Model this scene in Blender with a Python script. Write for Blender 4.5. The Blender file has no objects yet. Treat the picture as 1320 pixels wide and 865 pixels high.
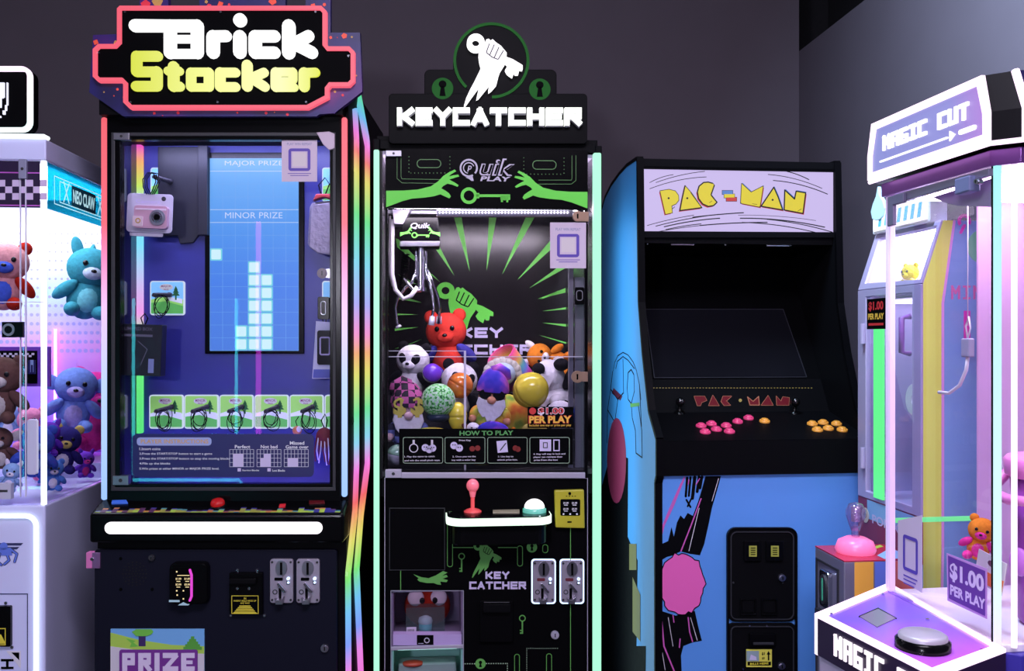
import bpy, bmesh, math, random
from mathutils import Vector, Matrix
random.seed(7)
S = bpy.context.scene
COL = S.collection
PI = math.pi
# ---------------------------------------------------------------- camera model (survey of the place from the photograph)
F = 1200.0
TH = math.atan(105 / 1200)
CAM = Vector((0, 0, 1.30))
U0, V0 = 660.0, 437.0
RT = Vector((math.cos(TH), -math.sin(TH), 0))
FW = Vector((math.sin(TH), math.cos(TH), 0))
def ray(u, v):
    return RT * ((u - U0) / F) + FW + Vector((0, 0, (V0 - v) / F))
def wp(u, v, t):
    return CAM + ray(u, v) * t

cam = bpy.data.cameras.new('camera')
cam.sensor_width = 36
cam.lens = F / 1320 * 36
cam.shift_y = 4.5 / 1320
cam.clip_start = 0.05
camo = bpy.data.objects.new('camera', cam)
camo.location = CAM
camo.rotation_euler = (PI / 2, 0, -TH)
COL.objects.link(camo)
S.camera = camo
S.view_settings.view_transform = 'Standard'
S.view_settings.look = 'None'
S.view_settings.gamma = 1
S.view_settings.use_curve_mapping = False
S.view_settings.exposure = 0
S.cycles.use_denoising = True
S.cycles.transparent_max_bounces = 32
S.cycles.max_bounces = 8
S.cycles.sample_clamp_indirect = 6

# ---------------------------------------------------------------- materials
def lin(c):
    c = c / 255.0
    return c / 12.92 if c <= 0.04045 else ((c + 0.055) / 1.055) ** 2.4
def rgb(r, g, b):
    return (lin(r), lin(g), lin(b), 1)
MATS = {}
def newmat(name):
    m = bpy.data.materials.new(name)
    m.use_nodes = True
    nt = m.node_tree
    return m, nt, nt.nodes, nt.links
def mat(name, col=(128, 128, 128), rough=0.45, metal=0.0, emit=None, power=1.0, var=0.0, scale=40, bump=0.0, spec=None, coat=0.0, alpha=1.0, trans=0.0):
    """procedural principled material: colour with a noise variation, optional noise bump, optional emission"""
    if name in MATS:
        return MATS[name]
    m, nt, N, L = newmat(name)
    p = N['Principled BSDF']
    c = rgb(*col)
    p.inputs['Base Color'].default_value = c
    p.inputs['Roughness'].default_value = rough
    p.inputs['Metallic'].default_value = metal
    if spec is not None:
        p.inputs['Specular IOR Level'].default_value = spec
    p.inputs['Coat Weight'].default_value = coat
    p.inputs['Alpha'].default_value = alpha
    p.inputs['Transmission Weight'].default_value = trans
    if emit is not None:
        p.inputs['Emission Color'].default_value = rgb(*emit)
        p.inputs['Emission Strength'].default_value = power
    tc = N.new('ShaderNodeTexCoord')
    nz = N.new('ShaderNodeTexNoise')
    nz.inputs['Scale'].default_value = scale
    nz.inputs['Detail'].default_value = 3
    L.new(tc.outputs['Object'], nz.inputs['Vector'])
    if var > 0:
        mx = N.new('ShaderNodeMix'); mx.data_type = 'RGBA'; mx.blend_type = 'MULTIPLY'
        mx.inputs[0].default_value = 1
        rp = N.new('ShaderNodeMapRange')
        rp.inputs[1].default_value = 0.3; rp.inputs[2].default_value = 0.7
        rp.inputs[3].default_value = 1 - var; rp.inputs[4].default_value = 1.0
        L.new(nz.outputs['Fac'], rp.inputs[0])
        mx.inputs[6].default_value = c
        L.new(rp.outputs[0], mx.inputs[7])
        L.new(mx.outputs[2], p.inputs['Base Color'])
    else:
        rp = N.new('ShaderNodeMapRange')
        rp.inputs[3].default_value = max(0.02, rough * 0.9); rp.inputs[4].default_value = min(1, rough * 1.1)
        L.new(nz.outputs['Fac'], rp.inputs[0])
        L.new(rp.outputs[0], p.inputs['Roughness'])
    if bump > 0:
        b = N.new('ShaderNodeBump'); b.inputs['Strength'].default_value = bump; b.inputs['Distance'].default_value = 0.004
        L.new(nz.outputs['Fac'], b.inputs['Height']); L.new(b.outputs[0], p.inputs['Normal'])
    MATS[name] = m
    return m
def emis(name, col=None, power=1.0):
    """something that gives off light: a lamp, a lit tube, a lit letter"""
    return mat(name, (20, 20, 20), 0.4, emit=col, power=power)
def glass(name, tint=(250, 250, 252), refl=1.0, fog=0.0, fogcol=(255, 255, 255)):
    if name in MATS:
        return MATS[name]
    m, nt, N, L = newmat(name)
    N.remove(N['Principled BSDF'])
    out = N['Material Output']
    t = N.new('ShaderNodeBsdfTransparent'); t.inputs[0].default_value = rgb(*tint)
    g = N.new('ShaderNodeBsdfGlossy'); g.inputs['Roughness'].default_value = 0.015
    fr = N.new('ShaderNodeFresnel'); fr.inputs[0].default_value = 1.45
    mu = N.new('ShaderNodeMath'); mu.operation = 'MULTIPLY'; mu.inputs[1].default_value = refl
    mx = N.new('ShaderNodeMixShader')
    ge = N.new('ShaderNodeNewGeometry'); inv = N.new('ShaderNodeMath'); inv.operation = 'SUBTRACT'; inv.inputs[0].default_value = 1
    m2_ = N.new('ShaderNodeMath'); m2_.operation = 'MULTIPLY'
    L.new(ge.outputs['Backfacing'], inv.inputs[1])
    L.new(fr.outputs[0], mu.inputs[0]); L.new(mu.outputs[0], m2_.inputs[0]); L.new(inv.outputs[0], m2_.inputs[1]); L.new(m2_.outputs[0], mx.inputs[0])
    L.new(t.outputs[0], mx.inputs[1]); L.new(g.outputs[0], mx.inputs[2])
    last = mx
    if fog > 0:
        d = N.new('ShaderNodeBsdfTranslucent'); d.inputs[0].default_value = rgb(*fogcol)
        d2 = N.new('ShaderNodeBsdfDiffuse'); d2.inputs[0].default_value = rgb(*fogcol)
        a = N.new('ShaderNodeAddShader')
        m2 = N.new('ShaderNodeMixShader'); m2.inputs[0].default_value = 0.5
        L.new(d.outputs[0], m2.inputs[1]); L.new(d2.outputs[0], m2.inputs[2])
        m3 = N.new('ShaderNodeMixShader'); m3.inputs[0].default_value = fog
        L.new(mx.outputs[0], m3.inputs[1]); L.new(m2.outputs[0], m3.inputs[2])
        last = m3
    L.new(last.outputs[0], out.inputs[0])
    MATS[name] = m
    return m
def ramp_mat(name, stops, axis=2, lo=0.0, hi=1.0, emit=False, power=1.0, rough=0.4):
    """colour bands along one axis of the object's own coordinates (metres lo..hi): a rainbow strip, a dyed cloth"""
    if name in MATS:
        return MATS[name]
    m, nt, N, L = newmat(name)
    p = N['Principled BSDF']; p.inputs['Roughness'].default_value = rough
    tc = N.new('ShaderNodeTexCoord'); sp = N.new('ShaderNodeSeparateXYZ'); mr = N.new('ShaderNodeMapRange')
    cr = N.new('ShaderNodeValToRGB')
    mr.inputs[1].default_value = lo; mr.inputs[2].default_value = hi
    L.new(tc.outputs['Object'], sp.inputs[0]); L.new(sp.outputs[axis], mr.inputs[0]); L.new(mr.outputs[0], cr.inputs[0])
    e = cr.color_ramp.elements
    while len(e) < len(stops):
        e.new(0.5)
    for el, (pos, c) in zip(e, sorted(stops)):
        el.position = pos; el.color = rgb(*c)
    if emit:
        p.inputs['Base Color'].default_value = (0.02, 0.02, 0.02, 1)
        L.new(cr.outputs[0], p.inputs['Emission Color']); p.inputs['Emission Strength'].default_value = power
    else:
        L.new(cr.outputs[0], p.inputs['Base Color'])
    MATS[name] = m
    return m
def checker_mat(name, c1, c2, scale, rough=0.8, emit=0):
    if name in MATS:
        return MATS[name]
    m, nt, N, L = newmat(name)
    p = N['Principled BSDF']; p.inputs['Roughness'].default_value = rough
    tc = N.new('ShaderNodeTexCoord'); ck = N.new('ShaderNodeTexChecker')
    ck.inputs['Scale'].default_value = scale
    ck.inputs[1].default_value = rgb(*c1); ck.inputs[2].default_value = rgb(*c2)
    L.new(tc.outputs['Object'], ck.inputs[0]); L.new(ck.outputs[0], p.inputs['Base Color'])
    MATS[name] = m
    return m
def blotch_mat(name, stops, scale=12, rough=0.85, detail=3, bump=0.0):
    """tie-dye / speckle: noise through a colour ramp"""
    if name in MATS:
        return MATS[name]
    m, nt, N, L = newmat(name)
    p = N['Principled BSDF']; p.inputs['Roughness'].default_value = rough
    tc = N.new('ShaderNodeTexCoord'); nz = N.new('ShaderNodeTexNoise'); cr = N.new('ShaderNodeValToRGB')
    nz.inputs['Scale'].default_value = scale; nz.inputs['Detail'].default_value = detail
    L.new(tc.outputs['Object'], nz.inputs['Vector']); L.new(nz.outputs['Fac'], cr.inputs[0])
    e = cr.color_ramp.elements
    while len(e) < len(stops):
        e.new(0.5)
    for el, (pos, c) in zip(e, sorted(stops)):
        el.position = pos; el.color = rgb(*c)
    L.new(cr.outputs[0], p.inputs['Base Color'])
    MATS[name] = m
    return m
def plush_mat(name, col=(200, 200, 200), var=0.25):
    return mat(name, col, 0.9, var=var, scale=90, bump=0.6, spec=0.1)

# ---------------------------------------------------------------- objects
def tag(o, label=None, cat=None, group=None, kind=None):
    if label: o['label'] = label
    if cat: o['category'] = cat
    if group: o['group'] = group
    if kind: o['kind'] = kind
    return o
def empty(name, loc=(0, 0, 0), rot=(0, 0, 0), parent=None):
    o = bpy.data.objects.new(name, None)
    o.empty_display_size = 0.05
    o.location = loc; o.rotation_euler = rot
    COL.objects.link(o)
    if parent: o.parent = parent
    return o

class Plane:
    """a flat face of a thing, in the thing's own metres; can also be addressed by survey (zoom) coordinates of the photograph"""
    def __init__(s, M, O, e1, e2, n, zm=None):
        s.M, s.O, s.e1, s.e2, s.n, s.zm = M, Vector(O), Vector(e1).normalized(), Vector(e2).normalized(), Vector(n).normalized(), zm
    def z(s, ox, oy, k):
        return Plane(s.M, s.O, s.e1, s.e2, s.n, (ox, oy, k))
    def px(s):
        return s.z(0, 0, 1)
    def ab(s, a, b):
        if s.zm is None:
            return (a, b)
        ox, oy, k = s.zm
        r = s.M.inv.to_3x3() @ ray(ox + a / k, oy + b / k)
        c = s.M.inv @ CAM
        t = (s.O - c).dot(s.n) / r.dot(s.n)
        q = c + r * t - s.O
        return (q.dot(s.e1), q.dot(s.e2))
    def p3(s, a, b, h=0):
        return s.O + s.e1 * a + s.e2 * b + s.n * h
    def at(s, a, b, h=0):
        return s.p3(*s.ab(a, b), h)
    def k(s, a=0, b=0):
        """metres for one unit of the coordinates in use"""
        if s.zm is None:
            return 1.0
        p = s.ab(a, b)
        q = s.ab(a, b + 4) if abs(s.e2.z) > 0.9 else s.ab(a + 4, b)
        return math.hypot(q[0] - p[0], q[1] - p[1]) / 4

class Machine:
    def __init__(s, name, label, cat, loc, yaw):
        s.root = empty(name, loc, (0, 0, yaw))
        tag(s.root, label, cat)
        s.m = Matrix.Translation(Vector(loc)) @ Matrix.Rotation(yaw, 4, 'Z')
        s.inv = s.m.inverted()
        s.yaw = yaw
    def front(s, d=0): return Plane(s, (0, d, 0), (1, 0, 0), (0, 0, 1), (0, -1, 0))
    def right(s, x): return Plane(s, (x, 0, 0), (0, 1, 0), (0, 0, 1), (1, 0, 0))
    def left(s, x): return Plane(s, (x, 0, 0), (0, 1, 0), (0, 0, 1), (-1, 0, 0))
    def top(s, z): return Plane(s, (0, 0, z), (1, 0, 0), (0, 1, 0), (0, 0, 1))
    def w(s, *p): return s.m @ Vector(p)

_txt = {}
def text_geo(t, bold=0.0, shear=0.0):
    k = (t, bold, shear)
    if k in _txt:
        return _txt[k]
    cu = bpy.data.curves.new('t', 'FONT')
    cu.body = t; cu.size = 1; cu.offset = bold; cu.shear = shear; cu.resolution_u = 3
    ob = bpy.data.objects.new('t', cu)
    COL.objects.link(ob)
    dg = bpy.context.evaluated_depsgraph_get()
    me = bpy.data.meshes.new_from_object(ob.evaluated_get(dg))
    vs = [(v.co.x, v.co.y) for v in me.vertices]
    fs = [tuple(p.vertices) for p in me.polygons]
    COL.objects.unlink(ob)
    bpy.data.objects.remove(ob); bpy.data.curves.remove(cu); bpy.data.meshes.remove(me)
    x0 = min(v[0] for v in vs); x1 = max(v[0] for v in vs); y0 = min(v[1] for v in vs); y1 = max(v[1] for v in vs)
    vs = [((x - x0) / (x1 - x0) - 0.5, (y - y0) / (y1 - y0) - 0.5) for x, y in vs]
    cnt = {}
    for f in fs:
        for i in range(len(f)):
            e = (f[i], f[(i + 1) % len(f)])
            cnt[frozenset(e)] = cnt.get(frozenset(e), []) + [e]
    bnd = [l[0] for l in cnt.values() if len(l) == 1]
    _txt[k] = (vs, fs, bnd, (x1 - x0) / (y1 - y0))
    return _txt[k]

class B:
    """collects shapes, then links them as ONE mesh object"""
    def __init__(s):
        s.v, s.f, s.mi, s.sm, s.ms = [], [], [], [], []
    def slot(s, m):
        if m not in s.ms: s.ms.append(m)
        return s.ms.index(m)
    def add(s, vs, fs, m, smooth=False):
        n = len(s.v); i = s.slot(m)
        s.v += [tuple(v) for v in vs]
        for f in fs:
            s.f.append(tuple(n + q for q in f)); s.mi.append(i); s.sm.append(smooth)
        return s
    def box(s, x0, x1, y0, y1, z0, z1, m):
        v = [(x, y, z) for x in (x0, x1) for y in (y0, y1) for z in (z0, z1)]
        return s.add(v, [(0, 1, 3, 2), (4, 6, 7, 5), (0, 4, 5, 1), (2, 3, 7, 6), (0, 2, 6, 4), (1, 5, 7, 3)], m)
    def hexa(s, p, m):
        """eight corners: bottom ring of four, then top ring of four"""
        return s.add(p, [(0, 1, 2, 3), (4, 5, 6, 7), (0, 1, 5, 4), (1, 2, 6, 5), (2, 3, 7, 6), (3, 0, 4, 7)], m)
    def prism(s, pl, p2, h0, h1, m, smooth=False):
        n = len(p2)
        v = [pl.p3(a, b, h0) for a, b in p2] + [pl.p3(a, b, h1) for a, b in p2]
        if abs(h1 - h0) < 1e-9:
            return s.add(v[n:], [tuple(range(n))], m)
        f = [tuple(range(n)), tuple(range(2 * n - 1, n - 1, -1))] + [(i, (i + 1) % n, n + (i + 1) % n, n + i) for i in range(n)]
        return s.add(v, f, m)
    def poly(s, pl, pts, h0, h1, m):
        return s.prism(pl, [pl.ab(*p) for p in pts], h0, h1, m)
    def rect(s, pl, a0, b0, a1, b1, h0, h1, m):
        return s.poly(pl, [(a0, b0), (a1, b0), (a1, b1), (a0, b1)], h0, h1, m)
    def rrect(s, pl, a0, b0, a1, b1, r, h0, h1, m, n=6):
        if a0 > a1: a0, a1 = a1, a0
        if b0 > b1: b0, b1 = b1, b0
        return s.poly(pl, rr(a0, b0, a1, b1, r, n), h0, h1, m)
    def disc(s, pl, a, b, r, h0, h1, m, n=28, ry=None):
        ry = r if ry is None else ry
        return s.poly(pl, [(a + r * math.cos(2 * PI * i / n), b + ry * math.sin(2 * PI * i / n)) for i in range(n)], h0, h1, m)
    def strip(s, pl, outer, inner, h0, h1, m):
        """ring between two outlines of the same number of points"""
        o = [pl.ab(*p) for p in outer]; q = [pl.ab(*p) for p in inner]; n = len(o)
        v = [pl.p3(*p, h) for h in (h0, h1) for p in o + q]
        f = []
        for i in range(n):
            j = (i + 1) % n
            f += [(2 * n + i, 2 * n + j, 3 * n + j, 3 * n + i)]
            if abs(h1 - h0) > 1e-9:
                f += [(i, j, n + j, n + i), (i, j, 2 * n + j, 2 * n + i), (n + i, n + j, 3 * n + j, 3 * n + i)]
        return s.add(v, f, m)
    def ring(s, pl, a, b, r0, r1, h0, h1, m, n=32, a0=0, a1=360):
        if a1 - a0 >= 360:
            f = lambda r: [(a + r * math.cos(2 * PI * i / n), b + r * math.sin(2 * PI * i / n)) for i in range(n)]
            return s.strip(pl, f(r1), f(r0), h0, h1, m)
        q = [math.radians(a0 + (a1 - a0) * i / n) for i in range(n + 1)]
        return s.poly(pl, [(a + r1 * math.cos(t), b + r1 * math.sin(t)) for t in q] + [(a + r0 * math.cos(t), b + r0 * math.sin(t)) for t in reversed(q)], h0, h1, m)
    def frame(s, pl, a0, b0, a1, b1, w, h0, h1, m):
        o = [(a0, b0), (a1, b0), (a1, b1), (a0, b1)]
        sa = w if a1 > a0 else -w; sb = w if b1 > b0 else -w
        i = [(a0 + sa, b0 + sb), (a1 - sa, b0 + sb), (a1 - sa, b1 - sb), (a0 + sa, b1 - sb)]
        return s.strip(pl, o, i, h0, h1, m)
    def rframe(s, pl, a0, b0, a1, b1, r, w, h0, h1, m, n=6):
        if a0 > a1: a0, a1 = a1, a0
        if b0 > b1: b0, b1 = b1, b0
        return s.strip(pl, rr(a0, b0, a1, b1, r, n), rr(a0 + w, b0 + w, a1 - w, b1 - w, max(r - w, 1e-4), n), h0, h1, m)
    def stroke(s, pl, pts, w, h0, h1, m, cap='round', closed=False):
        """a drawn line of width w: one bar per segment, round or square ends"""
        k = pl.k(*pts[0]); w = w * k
        p = [Vector(pl.ab(*q)) for q in pts]
        if closed: p.append(p[0])
        for i in range(len(p) - 1):
            d = p[i + 1] - p[i]
            if d.length < 1e-7: continue
            d.normalize(); q = Vector((-d.y, d.x)) * (w / 2)
            e = d * (w / 2) if cap == 'square' else d * 0
            a, b = p[i] - e, p[i + 1] + e
            s.strokes = getattr(s, 'strokes', 0) + 1
            hh = h1 + 1.5e-5 * (s.strokes % 40) if h1 > h0 else h1
            s.prism(pl, [tuple(a + q), tuple(b + q), tuple(b - q), tuple(a - q)], h0, hh, m)
        if cap == 'round':
            for c in (p[:-1] if closed else p):
                s.strokes = getattr(s, 'strokes', 0) + 1
                hh = h1 + 1.5e-5 * (s.strokes % 40) if h1 > h0 else h1
                s.prism(pl, [(c.x + w / 2 * math.cos(2 * PI * i / 12), c.y + w / 2 * math.sin(2 * PI * i / 12)) for i in range(12)], h0, hh, m)
        return s
    def outline(s, pl, pts, w, h0, h1, m):
        """closed mitred band along a polygon, width w to the inside/outside evenly"""
        k = pl.k(*pts[0]) * w / 2
        p = [Vector(pl.ab(*q)) for q in pts]; n = len(p); o, i_ = [], []
        for i in range(n):
            d0 = (p[i] - p[i - 1]).normalized(); d1 = (p[(i + 1) % n] - p[i]).normalized()
            n0 = Vector((-d0.y, d0.x)); n1 = Vector((-d1.y, d1.x)); b = (n0 + n1)
            b = b / max(0.3, b.dot(n0))
            o.append(tuple(p[i] + b * k)); i_.append(tuple(p[i] - b * k))
        q = Plane(pl.M, pl.O, pl.e1, pl.e2, pl.n)
        return s.strip(q, o, i_, h0, h1, m)
    def text(s, pl, t, a, b, hgt, h0, m, h1=None, width=None, bold=0.0, shear=0.0, rot=0.0, align='c'):
        """lettering centred on (a, b), cap height hgt, optional total width (all in the units of the plane)"""
        vs, fs, bnd, asp = text_geo(t, bold, shear)
        if pl.zm is None:
            k = 1.0; c = (a, b)
        else:
            k = pl.k(a, b); c = pl.ab(a, b)
        H = hgt * k; W = (width * k) if width else H * asp
        if align == 'l': c = (c[0] + W / 2, c[1])
        cr, sr = math.cos(rot), math.sin(rot)
        P = lambda x, y: (c[0] + x * W * cr - y * H * sr, c[1] + x * W * sr + y * H * cr)
        top = h0 if h1 is None else h1
        v = [pl.p3(*P(x, y), top) for x, y in vs]
        s.add(v, fs, m)
        if h1 is not None:
            n = len(vs)
            v2 = v + [pl.p3(*P(x, y), h0) for x, y in vs]
            s.add(v2, [(i, j, n + j, n + i) for i, j in bnd], m)
        return s
    def cyl(s, p0, p1, r0, r1, m, n=20, smooth=True, caps=True):
        p0, p1 = Vector(p0), Vector(p1)
        d = (p1 - p0).normalized()
        a = d.orthogonal().normalized(); b = d.cross(a)
        v = [p0 + (a * math.cos(2 * PI * i / n) + b * math.sin(2 * PI * i / n)) * r0 for i in range(n)]
        v += [p1 + (a * math.cos(2 * PI * i / n) + b * math.sin(2 * PI * i / n)) * r1 for i in range(n)]
        s.add(v, [(i, (i + 1) % n, n + (i + 1) % n, n + i) for i in range(n)], m, smooth)
        if caps:
            s.add(v, [tuple(range(n - 1, -1, -1)), tuple(range(n, 2 * n))], m)
        return s
    def tube(s, pts, r, m, n=8):
        pts = [Vector(p) for p in pts]
        rs = r if isinstance(r, (list, tuple)) else [r] * len(pts)
        v, f = [], []
        up = None
        for i, p in enumerate(pts):
            d = (pts[min(i + 1, len(pts) - 1)] - pts[max(i - 1, 0)]).normalized()
            if up is None: up = d.orthogonal().normalized()
            a = (up - d * up.dot(d))
            a = a.normalized() if a.length > 1e-6 else d.orthogonal().normalized()
            up = a; b = d.cross(a)
            v += [p + (a * math.cos(2 * PI * j / n) + b * math.sin(2 * PI * j / n)) * rs[i] for j in range(n)]
        for i in range(len(pts) - 1):
            f += [(i * n + j, i * n + (j + 1) % n, (i + 1) * n + (j + 1) % n, (i + 1) * n + j) for j in range(n)]
        f += [tuple(range(n - 1, -1, -1)), tuple(range((len(pts) - 1) * n, len(pts) * n))]
        return s.add(v, f, m, True)
    def ell(s, c, r, m, rot=None, n=20, q=12, pw=1.0, z0=-1.0, z1=1.0):
        """ellipsoid, optionally cut between z0 and z1 (of -1..1)"""
        c = Vector(c); r = (r, r, r) if isinstance(r, (int, float)) else r
        R = rot if rot is not None else Matrix.Identity(3)
        if isinstance(R, tuple):
            from mathutils import Euler
            R = Euler(R).to_matrix()
        v, f = [], []
        t0, t1 = math.asin(z0), math.asin(z1)
        for i in range(q + 1):
            t = t0 + (t1 - t0) * i / q
            cz, cr = math.sin(t), max(math.cos(t), 1e-4)
            for j in range(n):
                a = 2 * PI * j / n
                v.append(c + R @ Vector((r[0] * cr * math.cos(a), r[1] * cr * math.sin(a), r[2] * cz)))
        for i in range(q):
            f += [(i * n + j, i * n + (j + 1) % n, (i + 1) * n + (j + 1) % n, (i + 1) * n + j) for j in range(n)]
        f += [tuple(range(n - 1, -1, -1)), tuple(range(q * n, (q + 1) * n))]
        return s.add(v, f, m, True)
    def lathe(s, prof, m, c=(0, 0, 0), axis=(0, 0, 1), n=24, smooth=True):
        c = Vector(c); d = Vector(axis).normalized(); a = d.orthogonal().normalized(); b = d.cross(a)
        v, f = [], []
        for r, z in prof:
            v += [c + d * z + (a * math.cos(2 * PI * j / n) + b * math.sin(2 * PI * j / n)) * max(r, 1e-5) for j in range(n)]
        for i in range(len(prof) - 1):
            f += [(i * n + j, i * n + (j + 1) % n, (i + 1) * n + (j + 1) % n, (i + 1) * n + j) for j in range(n)]
        return s.add(v, f, m, smooth)
    def build(s, name, parent=None, bevel=0.0, seg=2, loc=None, label=None, fix=True):
        me = bpy.data.meshes.new(name)
        me.from_pydata(s.v, [], s.f)
        for m in s.ms: me.materials.append(m)
        me.polygons.foreach_set('material_index', s.mi)
        me.polygons.foreach_set('use_smooth', s.sm)
        if fix:
            bm = bmesh.new(); bm.from_mesh(me)
            bmesh.ops.recalc_face_normals(bm, faces=bm.faces)
            bm.to_mesh(me); bm.free()
        me.update()
        o = bpy.data.objects.new(name, me)
        COL.objects.link(o)
        if parent is not None: o.parent = parent
        if loc is not None: o.location = loc
        if bevel > 0:
            b = o.modifiers.new('bevel', 'BEVEL'); b.width = bevel; b.segments = seg; b.limit_method = 'ANGLE'; b.angle_limit = math.radians(35)
        if label: o['label'] = label
        return o
def rr(a0, b0, a1, b1, r, n=6):
    p = []
    for cx, cy, t in ((a1 - r, b1 - r, 0), (a0 + r, b1 - r, 90), (a0 + r, b0 + r, 180), (a1 - r, b0 + r, 270)):
        for i in range(n + 1):
            q = math.radians(t + 90 * i / n)
            p.append((cx + r * math.cos(q), cy + r * math.sin(q)))
    return p

# shared materials
BLACK = mat('black_laminate', (11, 11, 14), 0.5, bump=0.05, scale=300, spec=0.05)
BLACKG = mat('black_gloss_plastic', (7, 7, 9), 0.2, spec=0.16)
BLACKM = mat('black_matt_print', (6, 6, 8), 0.6, spec=0.03)
DARK = mat('dark_grey_plastic', (38, 38, 45), 0.5)
CHROME = mat('chrome', (205, 205, 215), 0.2, 1.0)
STEEL = mat('brushed_steel', (170, 168, 180), 0.32, 1.0)
SILV = mat('silver_paint', (175, 170, 190), 0.4, 0.3)
WHITEP = mat('white_plastic', (225, 220, 232), 0.4)
WHITEL = emis('white_lamp', (255, 250, 255), 1.25)
CLEAR = glass('clear_pane')
LILAC = mat('lilac_print', (196, 186, 222), 0.6)
GREENP = mat('green_print', (98, 215, 66), 0.55)
YEL = mat('yellow_print', (222, 206, 60), 0.5)
# ---------------------------------------------------------------- the room
YB = 4.62
def wall_point(u, Y):
    r = ray(u, V0); t = Y / r.y
    return CAM.x + r.x * t
XR = wall_point(1030, YB)
ZT = 1.30 + (437 - 50) / 1200 * (YB / math.cos(TH)) * 0.985
WALL = mat('grey_purple_wall_paint', (88, 79, 90), 0.75, var=0.06, scale=6, bump=0.04)
CEIL = mat('dark_ceiling_paint', (26, 27, 34), 0.9)
FLOOR = mat('dark_carpet', (40, 36, 44), 0.95, var=0.4, scale=160, bump=0.5)
def setting(name, bm):
    return tag(bm.build(name), kind='structure')
setting('floor', B().box(-3.2, 4.2, -2.2, 5.0, -0.05, 0.0, FLOOR))
setting('wall_back', B().box(-3.2, XR, YB, YB + 0.1, 0, 3.4, WALL))
setting('wall_right', B().box(XR, XR + 0.16, -2.2, YB + 0.1, 0, ZT, WALL))
setting('wall_right_upper', B().box(XR + 0.55, XR + 0.65, -2.2, YB + 1.0, ZT - 0.3, 3.4, CEIL).box(XR + 0.0, XR + 0.65, YB + 0.9, YB + 1.0, ZT - 0.3, 3.4, CEIL))
setting('ceiling', B().box(-3.2, 4.2, -2.2, 5.7, 3.4, 3.5, CEIL))
setting('wall_left', B().box(-3.3, -3.2, -2.2, 5.0, 0, 3.4, WALL))

w = bpy.data.worlds.new('room_air')
S.world = w
w.use_nodes = True
w.node_tree.nodes['Background'].inputs[0].default_value = rgb(150, 150, 185)
w.node_tree.nodes['Background'].inputs[1].default_value = 0.16
def lamp(name, loc, rot, size, power, col, sy=None):
    l = bpy.data.lights.new(name, 'AREA')
    l.energy = power; l.color = rgb(*col)[:3]; l.size = size
    if sy: l.shape = 'RECTANGLE'; l.size_y = sy
    o = bpy.data.objects.new(name, l)
    o.location = loc; o.rotation_euler = rot
    COL.objects.link(o)
    return o
lamp('ceiling_lamp_front', (0.2, 0.2, 3.3), (math.radians(22), 0, 0), 1.6, 150, (236, 226, 246), 1.0)
lamp('hall_lamp', (-1.25, -1.7, 1.75), (math.radians(84), 0, math.radians(-16)), 0.22, 55, (232, 230, 250))
lr = lamp('ceiling_lamp_right', (0.55, 2.3, 3.2), (math.radians(-4), math.radians(-62), 0), 0.7, 92, (196, 224, 250), 0.5)
lr.data.spread = math.radians(135)
# ---------------------------------------------------------------- shared little fittings
def hinge_bracket(parent, pl, a0, b0, a1, b1, m=STEEL, h=0.012, name='corner_bracket'):
    b = B()
    b.rect(pl, a0, b0, a1, b1, 0, h, m)
    b.disc(pl, (a0 + a1) / 2, (b0 + b1) / 2, min(abs(a1 - a0), abs(b1 - b0)) * 0.2, h, h + 0.002, DARK, 12)
    return b.build(name, parent, 0.0015)
def cam_lock(parent, pl, a, b, r, name='lock', m=STEEL, h0=0.0):
    q = B()
    q.disc(pl, a, b, r, h0, h0 + 0.008, m, 20)
    q.disc(pl, a, b, r * 0.7, h0 + 0.008, h0 + 0.011, m, 20)
    q.rect(pl, a - r * 0.12, b - r * 0.45, a + r * 0.12, b + r * 0.45, h0 + 0.011, h0 + 0.0115, BLACKG)
    return q.build(name, parent)
GLOW = emis('cool_white_led', (190, 215, 255), 2.2)
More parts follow.
